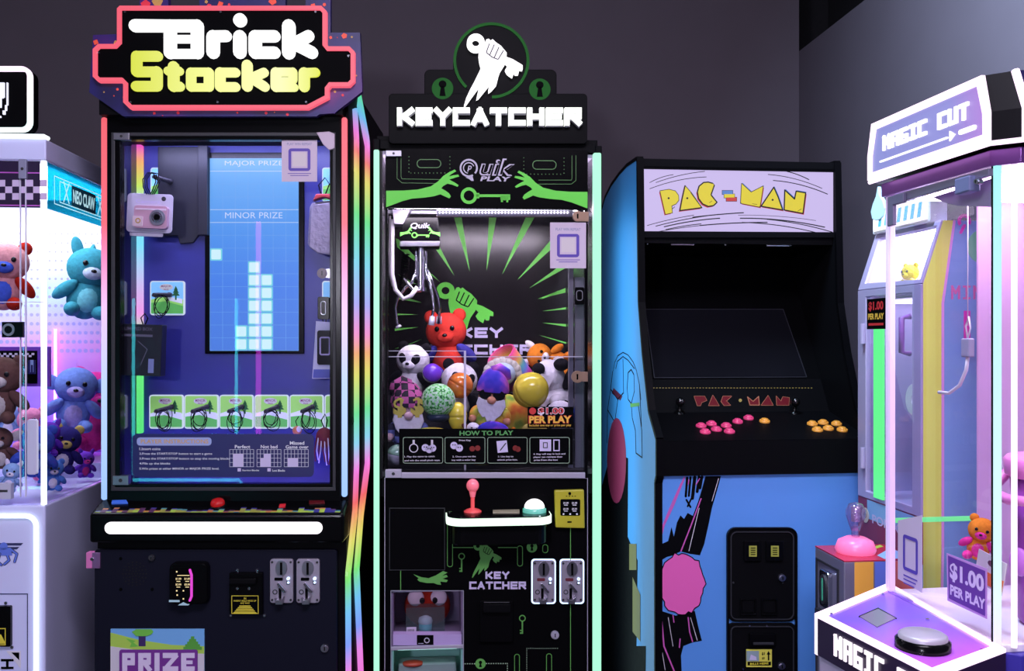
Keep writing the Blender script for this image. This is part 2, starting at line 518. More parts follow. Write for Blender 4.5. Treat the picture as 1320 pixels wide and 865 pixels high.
def coin_mech(parent, pl, a0, b0, a1, b1, lit=False):
    """metal coin slot plate: round slot, reject button, lever, cup"""
    W, H = a1 - a0, b1 - b0
    X = lambda t: a0 + W * t
    Y = lambda t: b0 + H * t
    q = B()
    pm = mat('cast_zinc', (172, 164, 182), 0.38, 0.55)
    q.rrect(pl, a0, b0, a1, b1, W * 0.12, 0, 0.010, pm)
    plate = q.build('coin_mechanism', parent, 0.001)
    if lit:
        B().rframe(pl, a0 - W * 0.06, b0 - W * 0.06, a1 + W * 0.06, b1 + W * 0.06, W * 0.15, W * 0.1, 0, 0.009, GLOW).build('light_border', plate)
    s = B()
    s.disc(pl, X(0.5), Y(0.2), W * 0.25, 0.010, 0.014, STEEL, 28, ry=H * 0.175)
    s.rect(pl, X(0.45), Y(0.07), X(0.55), Y(0.35), 0.014, 0.0145, BLACKG)
    s.build('coin_slot', plate)
    s = B()
    s.rrect(pl, X(0.2), Y(0.42), X(0.56), Y(0.49), W * 0.04, 0.010, 0.0115, mat('dark_red_label', (96, 30, 44), 0.5) if lit else BLACKG)
    s.ring(pl, X(0.22), Y(0.75), W * 0.07, W * 0.11, 0.010, 0.011, DARK, 16)
    s.rect(pl, X(0.72), Y(0.5), X(0.84), Y(0.58), 0.010, 0.011, DARK)
    s.build('label_plate', plate)
    B().disc(pl, X(0.8), Y(0.44), W * 0.07, 0.010, 0.014, GLOW, 14).disc(pl, X(0.8), Y(0.53), W * 0.05, 0.010, 0.013, GLOW, 12).build('indicator_light', plate)
    s = B()
    s.poly(pl, [(X(0.33), Y(0.55)), (X(0.42), Y(0.52)), (X(0.72), Y(0.7)), (X(0.72), Y(0.75)), (X(0.6), Y(0.73))], 0.010, 0.022, CHROME)
    s.build('return_lever', plate, 0.001)
    s = B()
    s.rect(pl, X(0.38), Y(0.66), X(0.5), Y(0.9), 0.010, 0.0112, BLACKG)
    s.poly(pl, [(X(0.26), Y(0.85)), (X(0.34), Y(0.9)), (X(0.54), Y(0.9)), (X(0.64), Y(0.83)), (X(0.6), Y(1.0)), (X(0.3), Y(1.0))], 0.010, 0.026, STEEL)
    s.build('coin_cup', plate, 0.001)
    s = B()
    for cx in (0.1, 0.9):
        for cy in (0.07, 0.93):
            s.disc(pl, X(cx), Y(cy), W * 0.05, 0.010, 0.012, DARK, 10)
    s.build('screws', plate)
    return plate

# ================================================================ block stacking prize machine
D0 = 2.75
BM = Machine('block_stacking_machine', 'tall black prize machine with white and yellow lit sign and rainbow light strips', 'arcade machine',
             tuple((CAM + (RT * ((290 - 660) / F) + FW) * D0).xy) + (0,), -TH)
R = BM.root
f0 = BM.front(0).px()
def fz(pl, n):
    return {5: pl.z(100, 0, 3.3), 6: pl.z(130, 160, 3.327), 7: pl.z(130, 400, 3.327), 8: pl.z(100, 630, 3.3)}[n]
zf = lambda v, d=0: 1.30 - (v - 437) / F * (D0 + d)     # height of image row v at depth d behind the front
XW = 0.364
# cabinet carcass
b = B()
b.box(-XW, -XW + 0.02, 0.0, 0.75, 0, zf(100), BLACK).box(XW - 0.02, XW, 0.0, 0.75, 0, zf(100), BLACK)
b.box(-XW + 0.02, XW - 0.02, 0.73, 0.75, 0, zf(100), BLACK)
b.box(-XW + 0.02, XW - 0.02, 0.0, 0.73, zf(160), zf(100), BLACK)
b.box(-XW, XW, -0.03, 0.73, 0.0, zf(664), BLACK)
b.build('cabinet', R, 0.003)
# door frame around the glass
b = B()
b.strip(f0, [(140, 151), (440, 151), (440, 646), (140, 646)], [(157, 181), (426, 181), (426, 623), (157, 623)], -0.02, 0.012, BLACKG)
b.strip(f0, [(146, 172), (434, 172), (434, 632), (146, 632)], [(151, 177), (430, 177), (430, 627), (151, 627)], 0.012, 0.016, DARK)
door = b.build('door_frame', R, 0.002)
hinge_bracket(door, f0.z(0, 0, 1), 150, 173, 170, 182, h=0.02)
hinge_bracket(door, f0.z(0, 0, 1), 149, 612, 169, 624, h=0.02)
g6 = fz(BM.front(0), 6); g7 = fz(BM.front(0), 7)
B().poly(g6, [(930, 42), (985, 38), (1008, 48), (1008, 110), (985, 118), (960, 95)], 0.012, 0.022, mat('grey_pink_plastic', (190, 172, 190), 0.4)).build('door_corner_latch', door, 0.002)
B().rect(f0, 157, 181, 426, 623, 0.000, 0.004, glass('block_machine_pane', (248, 248, 252), 1.4)).build('glass_pane', door)
cam_lock(door, g6, 953, 641, 22, h0=0.006, m=mat('dull_lock_steel', (120, 112, 120), .5, .3))
B().rrect(g6, 935, 742, 985, 838, 8, 0.006, 0.02, BLACKG).rframe(g6, 948, 760, 972, 820, 10, 4, 0.02, 0.022, STEEL).build('pull_handle', door, 0.001)
B().rect(g6, 968, 622, 1000, 660, 0.006, 0.010, STEEL).build('lock_plate', door)
# front edge light strips
ST = [(0.0, (150, 190, 255)), (0.30, (180, 205, 252)), (0.50, (232, 190, 240)), (0.63, (240, 135, 190)), (0.72, (236, 100, 116)), (1.0, (232, 92, 104))]
stripL = ramp_mat('front_strip_light', ST, 2, zf(640), zf(152), True, 1.15)
B().rrect(f0, 132, 152, 139, 644, 3, -0.01, 0.008, stripL).build('light_strip', R)
B().rrect(f0, 441, 152, 448, 640, 3, -0.01, 0.008, stripL).build('light_strip', R)
# rainbow strips on the right side
RB = [(245, 120, 215), (238, 120, 130), (232, 215, 110), (120, 225, 140), (130, 215, 240), (140, 150, 245), (238, 140, 228), (245, 140, 130), (225, 215, 110), (120, 225, 150), (125, 195, 248), (225, 140, 232), (240, 110, 110)]
rs = BM.right(XW)
rpx = rs.px()
RBV = [(125, (90, 220, 150)), (150, (110, 185, 238)), (178, (235, 125, 220)), (202, (240, 125, 120)), (228, (226, 216, 112)), (280, (112, 226, 142)), (340, (132, 216, 238)), (392, (172, 172, 246)), (430, (242, 150, 212)), (455, (242, 172, 122)), (482, (222, 220, 112)), (530, (112, 226, 152)), (568, (140, 210, 240)), (602, (238, 122, 220)), (640, (242, 104, 104)), (682, (222, 216, 104)), (722, (122, 226, 112)), (762, (112, 192, 242)), (800, (124, 154, 246)), (832, (232, 132, 226)), (865, (236, 120, 215))]
rainbowA = ramp_mat('rainbow_strip_light', [((865 - v) / 740, c) for v, c in RBV], 2, zf(865, .2), zf(125, .2), True, 1.02)
def sidestrip(pts, wd):
    q = B()
    P = [Vector(rpx.ab(*p)) for p in pts]
    for i in range(len(P) - 1):
        d = (P[i + 1] - P[i]).normalized(); n = Vector((-d.y, d.x)) * wd / 2
        q.prism(rs, [tuple(P[i] + n), tuple(P[i + 1] + n), tuple(P[i + 1] - n), tuple(P[i] - n)], 0.0, 0.008, rainbowA)
        q.prism(rs, [(P[i + 1].x + wd / 2 * math.cos(t * PI / 6), P[i + 1].y + wd / 2 * math.sin(t * PI / 6)) for t in range(12)], 0, 0.008, rainbowA)
    return q.build('rainbow_light_strip', R)
sidestrip([(456, 140), (458, 180), (458, 600), (456, 660), (447, 740), (448, 985)], 0.052)
sidestrip([(461, 128), (472, 185), (472, 600), (464, 660), (458, 735), (464, 880), (466, 985)], 0.058)
b = B()
b.prism(rs, [(0.02, zf(330)), (0.16, zf(330)), (0.16, zf(215)), (0.02, zf(215))], 0.0, 0.004, CLEAR)
b.build('side_cover_plate', R)
# marquee
mq = BM.front(-0.05)
mp = mq.px(); m5 = mq.z(100, 0, 3.3)
GAL = blotch_mat('galaxy_print', [(0.3, (22, 20, 62)), (0.5, (34, 30, 100)), (0.62, (70, 28, 110)), (0.75, (110, 34, 110))], 5, 0.4)
b = B()
b.poly(mp, [(120, 45), (180, 43), (180, -30), (217, -30), (217, 7), (257, 7), (257, -30), (368, -30), (368, 7), (394, 7), (394, -30), (426, -30), (426, 42), (464, 42), (467, 118), (431, 146), (412, 147), (408, 150), (159, 150), (115, 119)], -0.02, 0.0, GAL)
b.box(-XW + 0.01, XW - 0.01, -0.04, 0.35, zf(152), zf(95), BLACK)
marq = b.build('marquee', R)
OUT = [(159, 13), (415, 13), (420, 18), (420, 60), (424, 65), (451, 65), (456, 70), (456, 106), (451, 111), (427, 111), (423, 116), (423, 127), (398, 140), (172, 140), (165, 133), (165, 110), (160, 105), (131, 105), (126, 100), (126, 67), (131, 62), (152, 62), (157, 57), (157, 15)]
b = B(); b.poly(mp, OUT, 0.0, 0.012, BLACKM); b.build('sign_face', marq)
B().outline(mp, OUT, 5.2, 0.0, 0.020, emis('pink_neon', (246, 96, 118), 1.0)).build('neon_outline', marq)
WL = emis('sign_white_light', (255, 255, 255), 1.3)
YL = ramp_mat('sign_yellow_light', [(0.0, (206, 214, 36)), (0.5, (240, 244, 150)), (0.8, (245, 247, 175)), (1.0, (214, 222, 50))], 0, -0.28, 0.30, True, 1.1)
b = B()
Q = lambda pts, w, cap='round': b.stroke(m5, pts, w, 0.012, 0.022, WL, cap)
Q([(255, 117), (408, 119)], 50); Q([(255, 119), (518, 119)], 50); Q([(404, 119), (404, 232)], 52); Q([(518, 119), (518, 232)], 52)
Q([(404, 175), (500, 175)], 32); Q([(404, 237), (518, 237)], 38)
Q([(585, 165), (585, 230)], 54); Q([(585, 163), (640, 162)], 46)
Q([(698, 165), (698, 230)], 54); b.disc(m5, 699, 95, 28, 0.012, 0.022, WL)
Q([(763, 165), (763, 230)], 54); Q([(763, 163), (845, 163)], 48); Q([(763, 232), (845, 232)], 48)
Q([(905, 120), (905, 232)], 55); Q([(915, 200), (988, 162)], 48); Q([(930, 195), (1003, 232)], 50)
b.build('white_lettering', marq)
b = B()
Q = lambda pts, w, cap='round': b.stroke(m5, pts, w, 0.012, 0.022, YL, cap)
Q([(262, 247), (350, 247)], 42); Q([(262, 247), (262, 312)], 44); Q([(262, 313), (347, 313)], 42); Q([(347, 313), (347, 372)], 46); Q([(260, 374), (347, 374)], 42)
Q([(418, 292), (418, 374)], 46); Q([(395, 310), (442, 310)], 36); Q([(418, 375), (444, 375)], 40)
Q([(492, 316), (492, 376)], 40); Q([(567, 316), (567, 376)], 40); Q([(492, 314), (567, 314)], 34); Q([(492, 379), (567, 379)], 32)
Q([(615, 316), (615, 376)], 42); Q([(615, 316), (680, 316)], 38); Q([(615, 377), (680, 377)], 38)
Q([(729, 285), (729, 374)], 44); Q([(735, 345), (800, 316)], 38); Q([(745, 340), (803, 376)], 40)
Q([(850, 316), (850, 376)], 42); Q([(850, 314), (922, 314)], 34); Q([(922, 314), (922, 346)], 36); Q([(850, 349), (922, 349)], 24); Q([(850, 379), (928, 379)], 34)
Q([(970, 318), (970, 375)], 46); Q([(970, 318), (1018, 316)], 38)
b.build('yellow_lettering', marq)
b = B()
for a, c in ((211, 58), (615, 58), (1017, 58), (234, 440), (603, 440), (977, 440), (100, 231), (1156, 244)):
    b.disc(m5, a, c, 5, 0.012, 0.016, CHROME, 10)
b.build('screws', marq)
b = B()
cf = [mat('orange_print', (236, 84, 58), 0.5), mat('gold_print', (190, 150, 80), 0.5), mat('red_print', (220, 50, 70), 0.5)]
rnd = random.Random(3)
for a, c, r in ((78, 180, 13), (165, 183, 12), (70, 268, 6), (113, 392, 4), (170, 380, 6), (197, 415, 5), (155, 408, 3), (327, 482, 7), (428, 480, 7), (362, 492, 3), (680, 480, 5), (802, 481, 7), (838, 478, 3), (893, 487, 7), (1135, 153, 13), (1077, 160, 7), (1105, 160, 3), (1167, 158, 5), (1095, 390, 6), (1128, 405, 6), (1186, 322, 4), (1088, 208, 8), (290, 20, 22), (340, 5, 24), (560, 28, 12), (608, 18, 14), (645, 20, 6), (830, 5, 18), (840, 30, 5), (1003, 25, 12), (1050, 20, 8), (548, 8, 8)):
    n = rnd.choice((4, 5, 6)); t = rnd.random() * 6
    b.poly(m5, [(a + r * math.cos(t + 2 * PI * i / n), c + r * math.sin(t + 2 * PI * i / n)) for i in range(n)], 0.0, 0.0012, rnd.choice(cf))
b.build('debris_artwork', marq)
# inside
BACKD = 0.20
bk = BM.front(BACKD)
b6, b7 = fz(bk, 6), fz(bk, 7)
VIOLET = mat('violet_back_panel', (54, 56, 142), 0.35, var=0.15, scale=6)
b = B()
b.box(-XW + 0.02, XW - 0.02, BACKD, BACKD + 0.01, zf(650), zf(160), VIOLET)
b.build('back_panel', R)
b = B()
b.box(-XW + 0.02, -XW + 0.03, 0.01, BACKD, zf(650), zf(160), mat('dark_mirror_panel', (70, 66, 100), 0.08, 0.85))
b.box(XW - 0.03, XW - 0.02, 0.01, BACKD, zf(650), zf(160), mat('dark_mirror_panel'))
b.box(-XW + 0.03, XW - 0.03, 0.01, BACKD, zf(650), zf(640), mat('deep_blue_floor_panel', (40, 44, 110), 0.3))
b.box(-XW + 0.03, XW - 0.03, 0.01, BACKD, zf(170), zf(165), BLACK)
b.build('inner_lining', R)
B().box(-XW + 0.05, XW - 0.05, 0.02, 0.05, zf(176), zf(171), emis('interior_lamp_blue', (200, 200, 255), 46)).build('interior_lamp', R)
B().box(-XW + 0.05, XW - 0.05, 0.02, 0.05, zf(642), zf(637), emis('interior_lamp_violet', (140, 120, 255), 24)).build('interior_lamp', R)
strp = ramp_mat('inner_strip_light', [(0.0, (90, 235, 120)), (0.33, (120, 250, 130)), (0.42, (250, 160, 235)), (0.66, (130, 235, 255)), (0.78, (150, 225, 230)), (0.86, (205, 240, 90)), (0.95, (250, 170, 90)), (1.0, (245, 80, 190))], 2, zf(560, .17), zf(187, .17), True, 1.1)
B().poly(b6, [(150, 95), (186, 110), (186, 2000), (154, 2000)], 0.005, 0.02, strp).build('inner_light_strip', R) if False else None
b = B(); b.rrect(bk.px(), 177, 188, 186, 558, 2, 0.004, 0.02, strp); b.build('inner_light_strip', R)
# dark mechanism panels beside the screen
b = B()
b.rect(b6, 428, 100, 470, 480, 0, 0.03, mat('graphite_panel', (30, 30, 42), 0.4))
b.poly(b6, [(250, 100), (430, 100), (430, 470), (400, 510), (345, 515), (335, 480), (250, 480)], 0, 0.012, mat('graphite_panel'))
b.build('screen_side_panel', R, 0.002)
# light matrix screen
SCR = ramp_mat('blue_screen', [(0.0, (70, 128, 228)), (0.35, (60, 130, 236)), (0.6, (68, 150, 240)), (1.0, (102, 182, 247))], 2, zf(452, .2), zf(205, .2), True, 1.0)
cx0, cx1, ry0, ry1 = 272.0, 385.7, 205.0, 452.0
sp_ = bk.px()
cw, rh = (cx1 - cx0) / 7, (ry1 - ry0) / 15
b = B()
b.rect(sp_, cx0 - 7, ry0 - 8, cx1 + 7, ry1 + 4, 0.0, 0.008, BLACKG)
scr = b.build('screen', R, 0.002)
B().rect(sp_, cx0, ry0, cx1, ry1, 0.008, 0.010, SCR).build('lit_screen_face', scr)
GL = emis('grid_line_light', (110, 170, 240), 1.0)
b = B()
for i in range(8):
    b.rect(sp_, cx0 + cw * i - 0.22, ry0, cx0 + cw * i + 0.22, ry1, 0.010, 0.0104, GL)
for j in range(16):
    b.rect(sp_, cx0, ry0 + rh * j - 0.22, cx1, ry0 + rh * j + 0.22, 0.010, 0.0104, GL)
for j in (1, 4, 5):
    b.rect(sp_, cx0, ry0 + rh * j - 0.4, cx1, ry0 + rh * j + 0.4, 0.0104, 0.0107, emis('row_line_light', (190, 215, 250), 1))
b.build('screen_grid', scr)
LIT = emis('lit_block', (214, 250, 255), 1.05)
LIT2 = emis('lit_block_edge', (120, 225, 235), 1.0)
b = B()
for c_, r_ in [(2, 0), (3, 0), (4, 0), (2, 1), (3, 1), (4, 1)] + [(c, r) for r in (2, 3, 4, 5) for c in (3, 4)] + [(3, 6), (0, 7)]:
    x = cx0 + cw * c_; y = ry1 - rh * (r_ + 1)
    b.rrect(sp_, x + .5, y + .5, x + cw - .5, y + rh - .5, 1.5, 0.0107, 0.0125, LIT2)
    b.rrect(sp_, x + 2, y + 2, x + cw - 2, y + rh - 2, 1.5, 0.0125, 0.0128, LIT)
b.build('lit_blocks', scr)
TX = emis('screen_text_light', (205, 222, 255), 1.0)
b = B()
b.text(b6, 'MAJOR PRIZE', 660, 173, 26, 0.0108, TX, width=248)
b.text(b6, 'MINOR PRIZE', 660, 393, 26, 0.0108, TX, width=246)
b.build('screen_lettering', scr)
# prize plates with hooks
PLW = emis('plate_rim_light', (225, 240, 255), 0.9)
def backlit(n, c): return mat(n, c, .4, emit=c, power=.35)
SKY = backlit('plate_sky', (130, 200, 240)); GRS = backlit('plate_grass', (150, 215, 100)); TRE = mat('plate_tree', (30, 110, 55), 0.5)
PATH = backlit('plate_path', (215, 222, 228)); GR2 = backlit('plate_dark_grass', (92, 185, 84))
def plate(cx, cy, s, word, sky):
    q = B(); p = sp_
    q.rrect(p, cx - s / 2, cy - s / 2, cx + s / 2, cy + s / 2, 3.5, 0.0, 0.010, PLW)
    o = q.build('prize_plate', R)
    q = B(); h = 0.0102; r = s / 2 - 1.4
    q.rrect(p, cx - r, cy - r, cx + r, cy + r, 2.5, 0.010, h, SKY if sky else GRS)
    q.poly(p, [(cx - r, cy + r * .1), (cx - r * .2, cy - r * .15), (cx + r, cy + r * .1), (cx + r, cy + r * .97), (cx - r, cy + r * .97)], h, h + .0004, GRS if sky else PATH)
    q.poly(p, [(cx - r, cy + r * .3), (cx - r * .1, cy + r * .2), (cx + r, cy + r * .5), (cx + r, cy + r * .95), (cx - r, cy + r * .95)], h + .0004, h + .0008, GR2)
    q.poly(p, [(cx - r * .1, cy - r * .1), (cx + r * .95, cy + r * .05), (cx + r * .95, cy + r * .35), (cx + r * .1, cy + r * .15)], h + .0008, h + .0010, PATH)
    for k_, (ty, tw) in enumerate(((-.15, .26), (-.32, .2), (-.48, .13))):
        q.poly(p, [(cx + r * (.55 - tw), cy + r * ty), (cx + r * (.55 + tw), cy + r * ty), (cx + r * .55, cy + r * (ty - .28))], h + .001, h + .0014, TRE)
    q.rect(p, cx + r * .5, cy - r * .15, cx + r * .6, cy + r * .12, h + .001, h + .0013, TRE)
    q.disc(p, cx - r * .05, cy - r * .68, r * .42, h + .001, h + .0013, mat('plate_badge', (225, 230, 215) if True else 0, 0.5), 20, ry=r * .2)
    q.build('plate_artwork', o)
    q = B()
    q.text(p, word, cx - r * .05, cy - r * .72, r * .17, h + .0015, mat('plate_text', (150, 60, 110), 0.5), width=r * .62, bold=.01)
    q.text(p, 'PRIZE', cx - r * .05, cy - r * .53, r * .1, h + .0015, mat('plate_text'), width=r * .3, bold=.01)
    q.build('plate_lettering', o)
    return o
def coil(c0, c1, r, turns, wr, m, n=10):
    c0, c1 = Vector(c0), Vector(c1); d = (c1 - c0); a = d.normalized().orthogonal().normalized(); bb = d.normalized().cross(a)
    pts = [c0 + d * (i / (turns * n)) + (a * math.cos(2 * PI * i / n) + bb * math.sin(2 * PI * i / n)) * r for i in range(turns * n + 1)]
    return B().tube(pts, wr, m, 5)
HOOKM = mat('black_hook_wire', (84, 82, 92), 0.35, 0.7)
def hook(pl_obj, cx, cy, cables=True, seed=1):
    rn = random.Random(seed)
    p0 = bk.px().at(cx, cy, 0.01); p1 = p0 + Vector((-.006, -0.12, -0.006))
    q = coil(p0, p1, 0.0055, 16, 0.0019, HOOKM)
    q.cyl(p0, p1, 0.0036, 0.0036, HOOKM, 10)
    q.cyl(p0, p0 + Vector((0, -0.012, 0)), 0.008, 0.008, HOOKM, 16)
    o = q.build('spiral_hook', pl_obj)
    if cables:
        q = B()
        for k_ in range(4):
            x0 = p0 + Vector((rn.uniform(-.004, .004), -0.03 - 0.025 * k_, -0.004))
            wd = rn.uniform(.02, .045); dp = rn.uniform(.045, .08)
            pts = [x0 + Vector((wd * .55 * math.sin(2 * PI * t) + .012 * (k_ - 1.5) * math.sin(PI * t), -.01 * math.sin(PI * t), -dp * (1 - math.cos(2 * PI * t)) / 2)) for t in [i / 16 for i in range(17)]]
            q.tube(pts, 0.0013, BLACKG, 6)
        q.build('release_cable', pl_obj)
for i, cx in enumerate((215.7, 260.8, 305.8, 350.9, 396.0, 441)):
    o = plate(cx, 530.6, 43.5, 'MINOR', False); hook(o, cx + 8, 524, True, i)
for cx, cy in ((217.5, 238.7), (217, 384.4), (438, 238.7), (438, 384.4)):
    o = plate(cx, cy, 44, 'MAJOR', True); hook(o, cx + 4, cy - 4, cy > 300 and cx < 300, int(cx + cy))
# instructions on the glass
gp = BM.front(-0.004); g7f = fz(gp, 7)
b = B()
b.rrect(g7f, 135, 530, 915, 715, 22, 0.0, 0.001, mat('indigo_film', (30, 28, 92), 0.35))
ins = b.build('instruction_panel', door)
b = B()
IVORY = mat('ivory_print', (214, 216, 226), 0.5)
b.rrect(g7f, 155, 545, 475, 580, 14, 0.001, 0.0014, mat('pale_lilac_print', (150, 165, 215), 0.5))
b.text(g7f, 'PLAYER INSTRUCTIONS', 172, 562, 18, 0.0016, mat('gold_text', (200, 160, 96), 0.5), width=290, bold=.02, align='l')
for y, t, wd in ((594, '1.Insert coins', 90), (616, '2.Press the START/STOP button to start a game', 312), (637, '3.Press the START/STOP button to stop the moving blocks', 388), (658, '4.Pile up the blocks', 132), (680, '5.Win prizes at either MINOR or MAJOR PRIZE level.', 342)):
    b.text(g7f, t, 166, y, 12, 0.0012, IVORY, width=wd, bold=.015, align='l')
b.text(g7f, 'Perfect', 608, 585, 15, 0.0012, IVORY, width=66, bold=.02); b.text(g7f, 'Not bad', 722, 585, 15, 0.0012, IVORY, width=72, bold=.02)
b.text(g7f, 'Missed', 842, 569, 15, 0.0012, IVORY, width=62, bold=.02); b.text(g7f, 'Game over', 842, 586, 15, 0.0012, IVORY, width=98, bold=.02)
b.text(g7f, 'Starting Blocks', 643, 687, 9, 0.0012, IVORY, width=72, bold=.02); b.text(g7f, 'Lost Blocks', 763, 687, 9, 0.0012, IVORY, width=54, bold=.02)
b.build('instruction_lettering', ins)
b = B()
for x0, cells in ((553, [(1, 1), (2, 1), (3, 1), (1, 2), (2, 2), (3, 2), (1, 3), (2, 3), (3, 3)]), (670, [(2, 1), (3, 1), (1, 2), (2, 2), (3, 2), (1, 3), (2, 3), (3, 3)]), (787, [(1, 2), (2, 2), (3, 2), (1, 3), (2, 3), (3, 3)])):
    cwz, chz = 103 / 7, 74 / 4
    for i in range(8): b.rect(g7f, x0 + cwz * i - .7, 597, x0 + cwz * i + .7, 671, 0.001, 0.0013, IVORY)
    for j in range(5): b.rect(g7f, x0, 597 + chz * j - .7, x0 + 103, 597 + chz * j + .7, 0.001, 0.0013, IVORY)
    for c_, r_ in cells: b.rect(g7f, x0 + cwz * c_, 597 + chz * r_, x0 + cwz * (c_ + 1), 597 + chz * (r_ + 1), 0.001, 0.0014, LILAC)
for x in (594, 722): b.rect(g7f, x - 7, 677, x + 7, 691, 0.001, 0.0014, LILAC)
b.build('block_diagrams', ins)
# notice sheet with a purple square frame (its code is left blank)
def notice(parent, pl, a0, b0, a1, b1, name='notice_sheet', lines=2):
    q = B(); W, H = a1 - a0, b1 - b0
    q.rect(pl, a0, b0, a1, b1, 0.0, 0.001, mat('notice_paper', (198, 182, 202), 0.6))
    o = q.build(name, parent)
    PU = mat('notice_purple', (84, 62, 164), 0.5)
    q = B()
    q.rframe(pl, a0 + W * .19, b0 + H * .25, a1 - W * .19, b0 + H * .76, W * .08, W * .08, 0.001, 0.0014, PU)
    q.rrect(pl, a0 + W * .31, b0 + H * .34, a1 - W * .31, b0 + H * .65, W * .01, 0.001, 0.0013, mat('notice_square', (206, 196, 200), 0.6))
    q.text(pl, 'PLAY WIN REPEAT', (a0 + a1) / 2, b0 + H * .15, H * .06, 0.0013, mat('notice_grey_text', (128, 132, 170), .6), width=W * .7, bold=.01)
    for k_ in range(lines):
        q.rect(pl, a0 + W * (.17 + .07 * k_), b0 + H * (.81 + .045 * k_), a1 - W * (.17 + .07 * k_), b0 + H * (.825 + .045 * k_), 0.001, 0.0013, PU)
    q.build('notice_print', o)
    return o
notice(door, fz(gp, 6), 776, 57, 928, 247)
# control deck
dk = [(114.5, 663), (443, 663)]
zb, zd = zf(643), zf(662, -0.075)
yf = -0.085
xa = BM.front(yf).px().ab(115, 663)[0]; xb = BM.front(yf).px().ab(443, 663)[0]
b = B()
z_lo = BM.front(yf).px().ab(115, 700)[1]
b.hexa([(xa, yf, z_lo), (xb, yf, z_lo), (xb, 0.02, z_lo), (xa, 0.02, z_lo), (xa, yf, zd), (xb, yf, zd), (xb, 0.0, zb), (xa, 0.0, zb)], BLACKG)
deck = b.build('control_deck', R, 0.008, 3)
sl = Plane(BM, (0, yf, zd), (1, 0, 0), (0, 0.0 - yf, zb - zd), (0, -(zb - zd), 0.0 - yf))
b = B()
cols = [mat('art_lime', (160, 190, 70), .5), mat('art_olive', (150, 150, 62), .5), mat('art_plum', (80, 36, 80), .5), mat('art_orange', (190, 120, 60), .5), mat('art_teal', (60, 130, 150), .5), mat('art_indigo', (48, 44, 130), .5)]
rnd = random.Random(11)
LW = xb - xa
dl = math.hypot(-yf, zb - zd)
for i in range(46):
    t = i / 46; x0 = xa + 0.012 + (LW - 0.024) * t; x1 = xa + 0.012 + (LW - 0.024) * (i + 1) / 46
    hh = dl * (0.14 + 0.34 * abs(math.sin(i * 1.7)) * rnd.random())
    pool = cols[0:2] * 3 + ([cols[3]] if .3 < t < .75 else []) + ([cols[4]] if .45 < t < .9 else []) + ([cols[5]] * 4 if t > .78 else []) + ([cols[2]] if t < .4 else [])
    b.prism(sl, [(x0, 0.010), (x1, 0.010), (x1, hh), (x0, hh)], 0, 0.0006, rnd.choice(pool))
    b.prism(sl, [(x0, hh), (x1, hh), (x1, hh + dl * .07), (x0, hh + dl * .07)], 0, 0.0006, rnd.choice(cols[2:]))
b.build('pixel_artwork', deck)
B().rrect(fz(BM.front(yf), 8), 119, 141, 1042, 191, 24, 0.0, 0.006, emis('deck_light_bar', (255, 246, 255), 1.6)).build('light_bar', deck)
def button(parent, c, n, r, mcap, mring=BLACKG, h=0.014, name='button'):
    q = B(); q.lathe([(r * 1.25, 0), (r * 1.25, 0.004), (r * 1.05, 0.006), (r, 0.005)], mring, c, n); o = q.build(name, parent)
    B().lathe([(r, 0.004), (r, h * .6), (r * .8, h * .9), (r * .4, h), (0, h)], mcap, c, n).build('button_cap', o)
    return o
nn = tuple(sl.n)
z8s = sl.z(100, 630, 3.3)
button(deck, z8s.at(597, 72), nn, 0.020, mat('red_lens', (170, 22, 26), 0.15, emit=(160, 20, 20), power=.25), h=0.02, name='start_button')
b = B(); b.poly(z8s, [(148, 56), (208, 54), (215, 66), (145, 68)], 0, 0.006, mat('blue_lens', (50, 90, 190), .3, emit=(60, 100, 200), power=.4)); b.build('blue_lamp', deck, .001)
b = B(); b.poly(z8s, [(860, 72), (886, 70), (884, 82), (856, 84)], 0, 0.006, mat('red_key_lens', (215, 40, 50), .3)); b.poly(z8s, [(985, 54), (1050, 54), (1052, 66), (985, 68)], 0, .004, mat('dark_red_lens', (88, 18, 26), .3)); b.build('red_lamp', deck, .001)
# lower door
l8 = fz(BM.front(-0.03), 8); l8p = BM.front(-0.03)
b = B(); b.rrect(l8, 84, 252, 1108, 1180, 14, 0.0, 0.02, mat('blue_black_door', (20, 21, 35), .5, spec=.08)); ld = b.build('coin_door', R, 0.003)
b = B(); b.rect(l8, 52, 264, 76, 330, 0.0, 0.024, emis('pink_lit_hinge', (225, 120, 205), .5)); b.rect(l8, 78, 264, 112, 330, 0.02, 0.026, mat('lilac_metal', (150, 110, 160), .35, .6)); b.disc(l8, 80, 290, 8, .024, .03, CHROME, 10)
b.build('hinge', ld, .001)
l8d = fz(BM.front(-0.05), 8)
b = B()
for rr_, n in ((0, 1), (12, 6), (24, 10), (37, 14), (50, 18)):
    for i in range(n):
        t = 2 * PI * i / n
        b.disc(l8d, 242 + rr_ * math.cos(t), 362 + rr_ * math.sin(t), 3.2, 0, 0.0005, mat('grille_hole', (2, 2, 3), .9), 8)
for a, c in ((184, 297), (184, 428), (318, 428)): b.disc(l8d, a, c, 7, 0, .002, BLACKG, 10)
b.build('speaker_grille', ld)
cam_lock(ld, l8d, 318, 292, 13, 'screw_head', DARK)
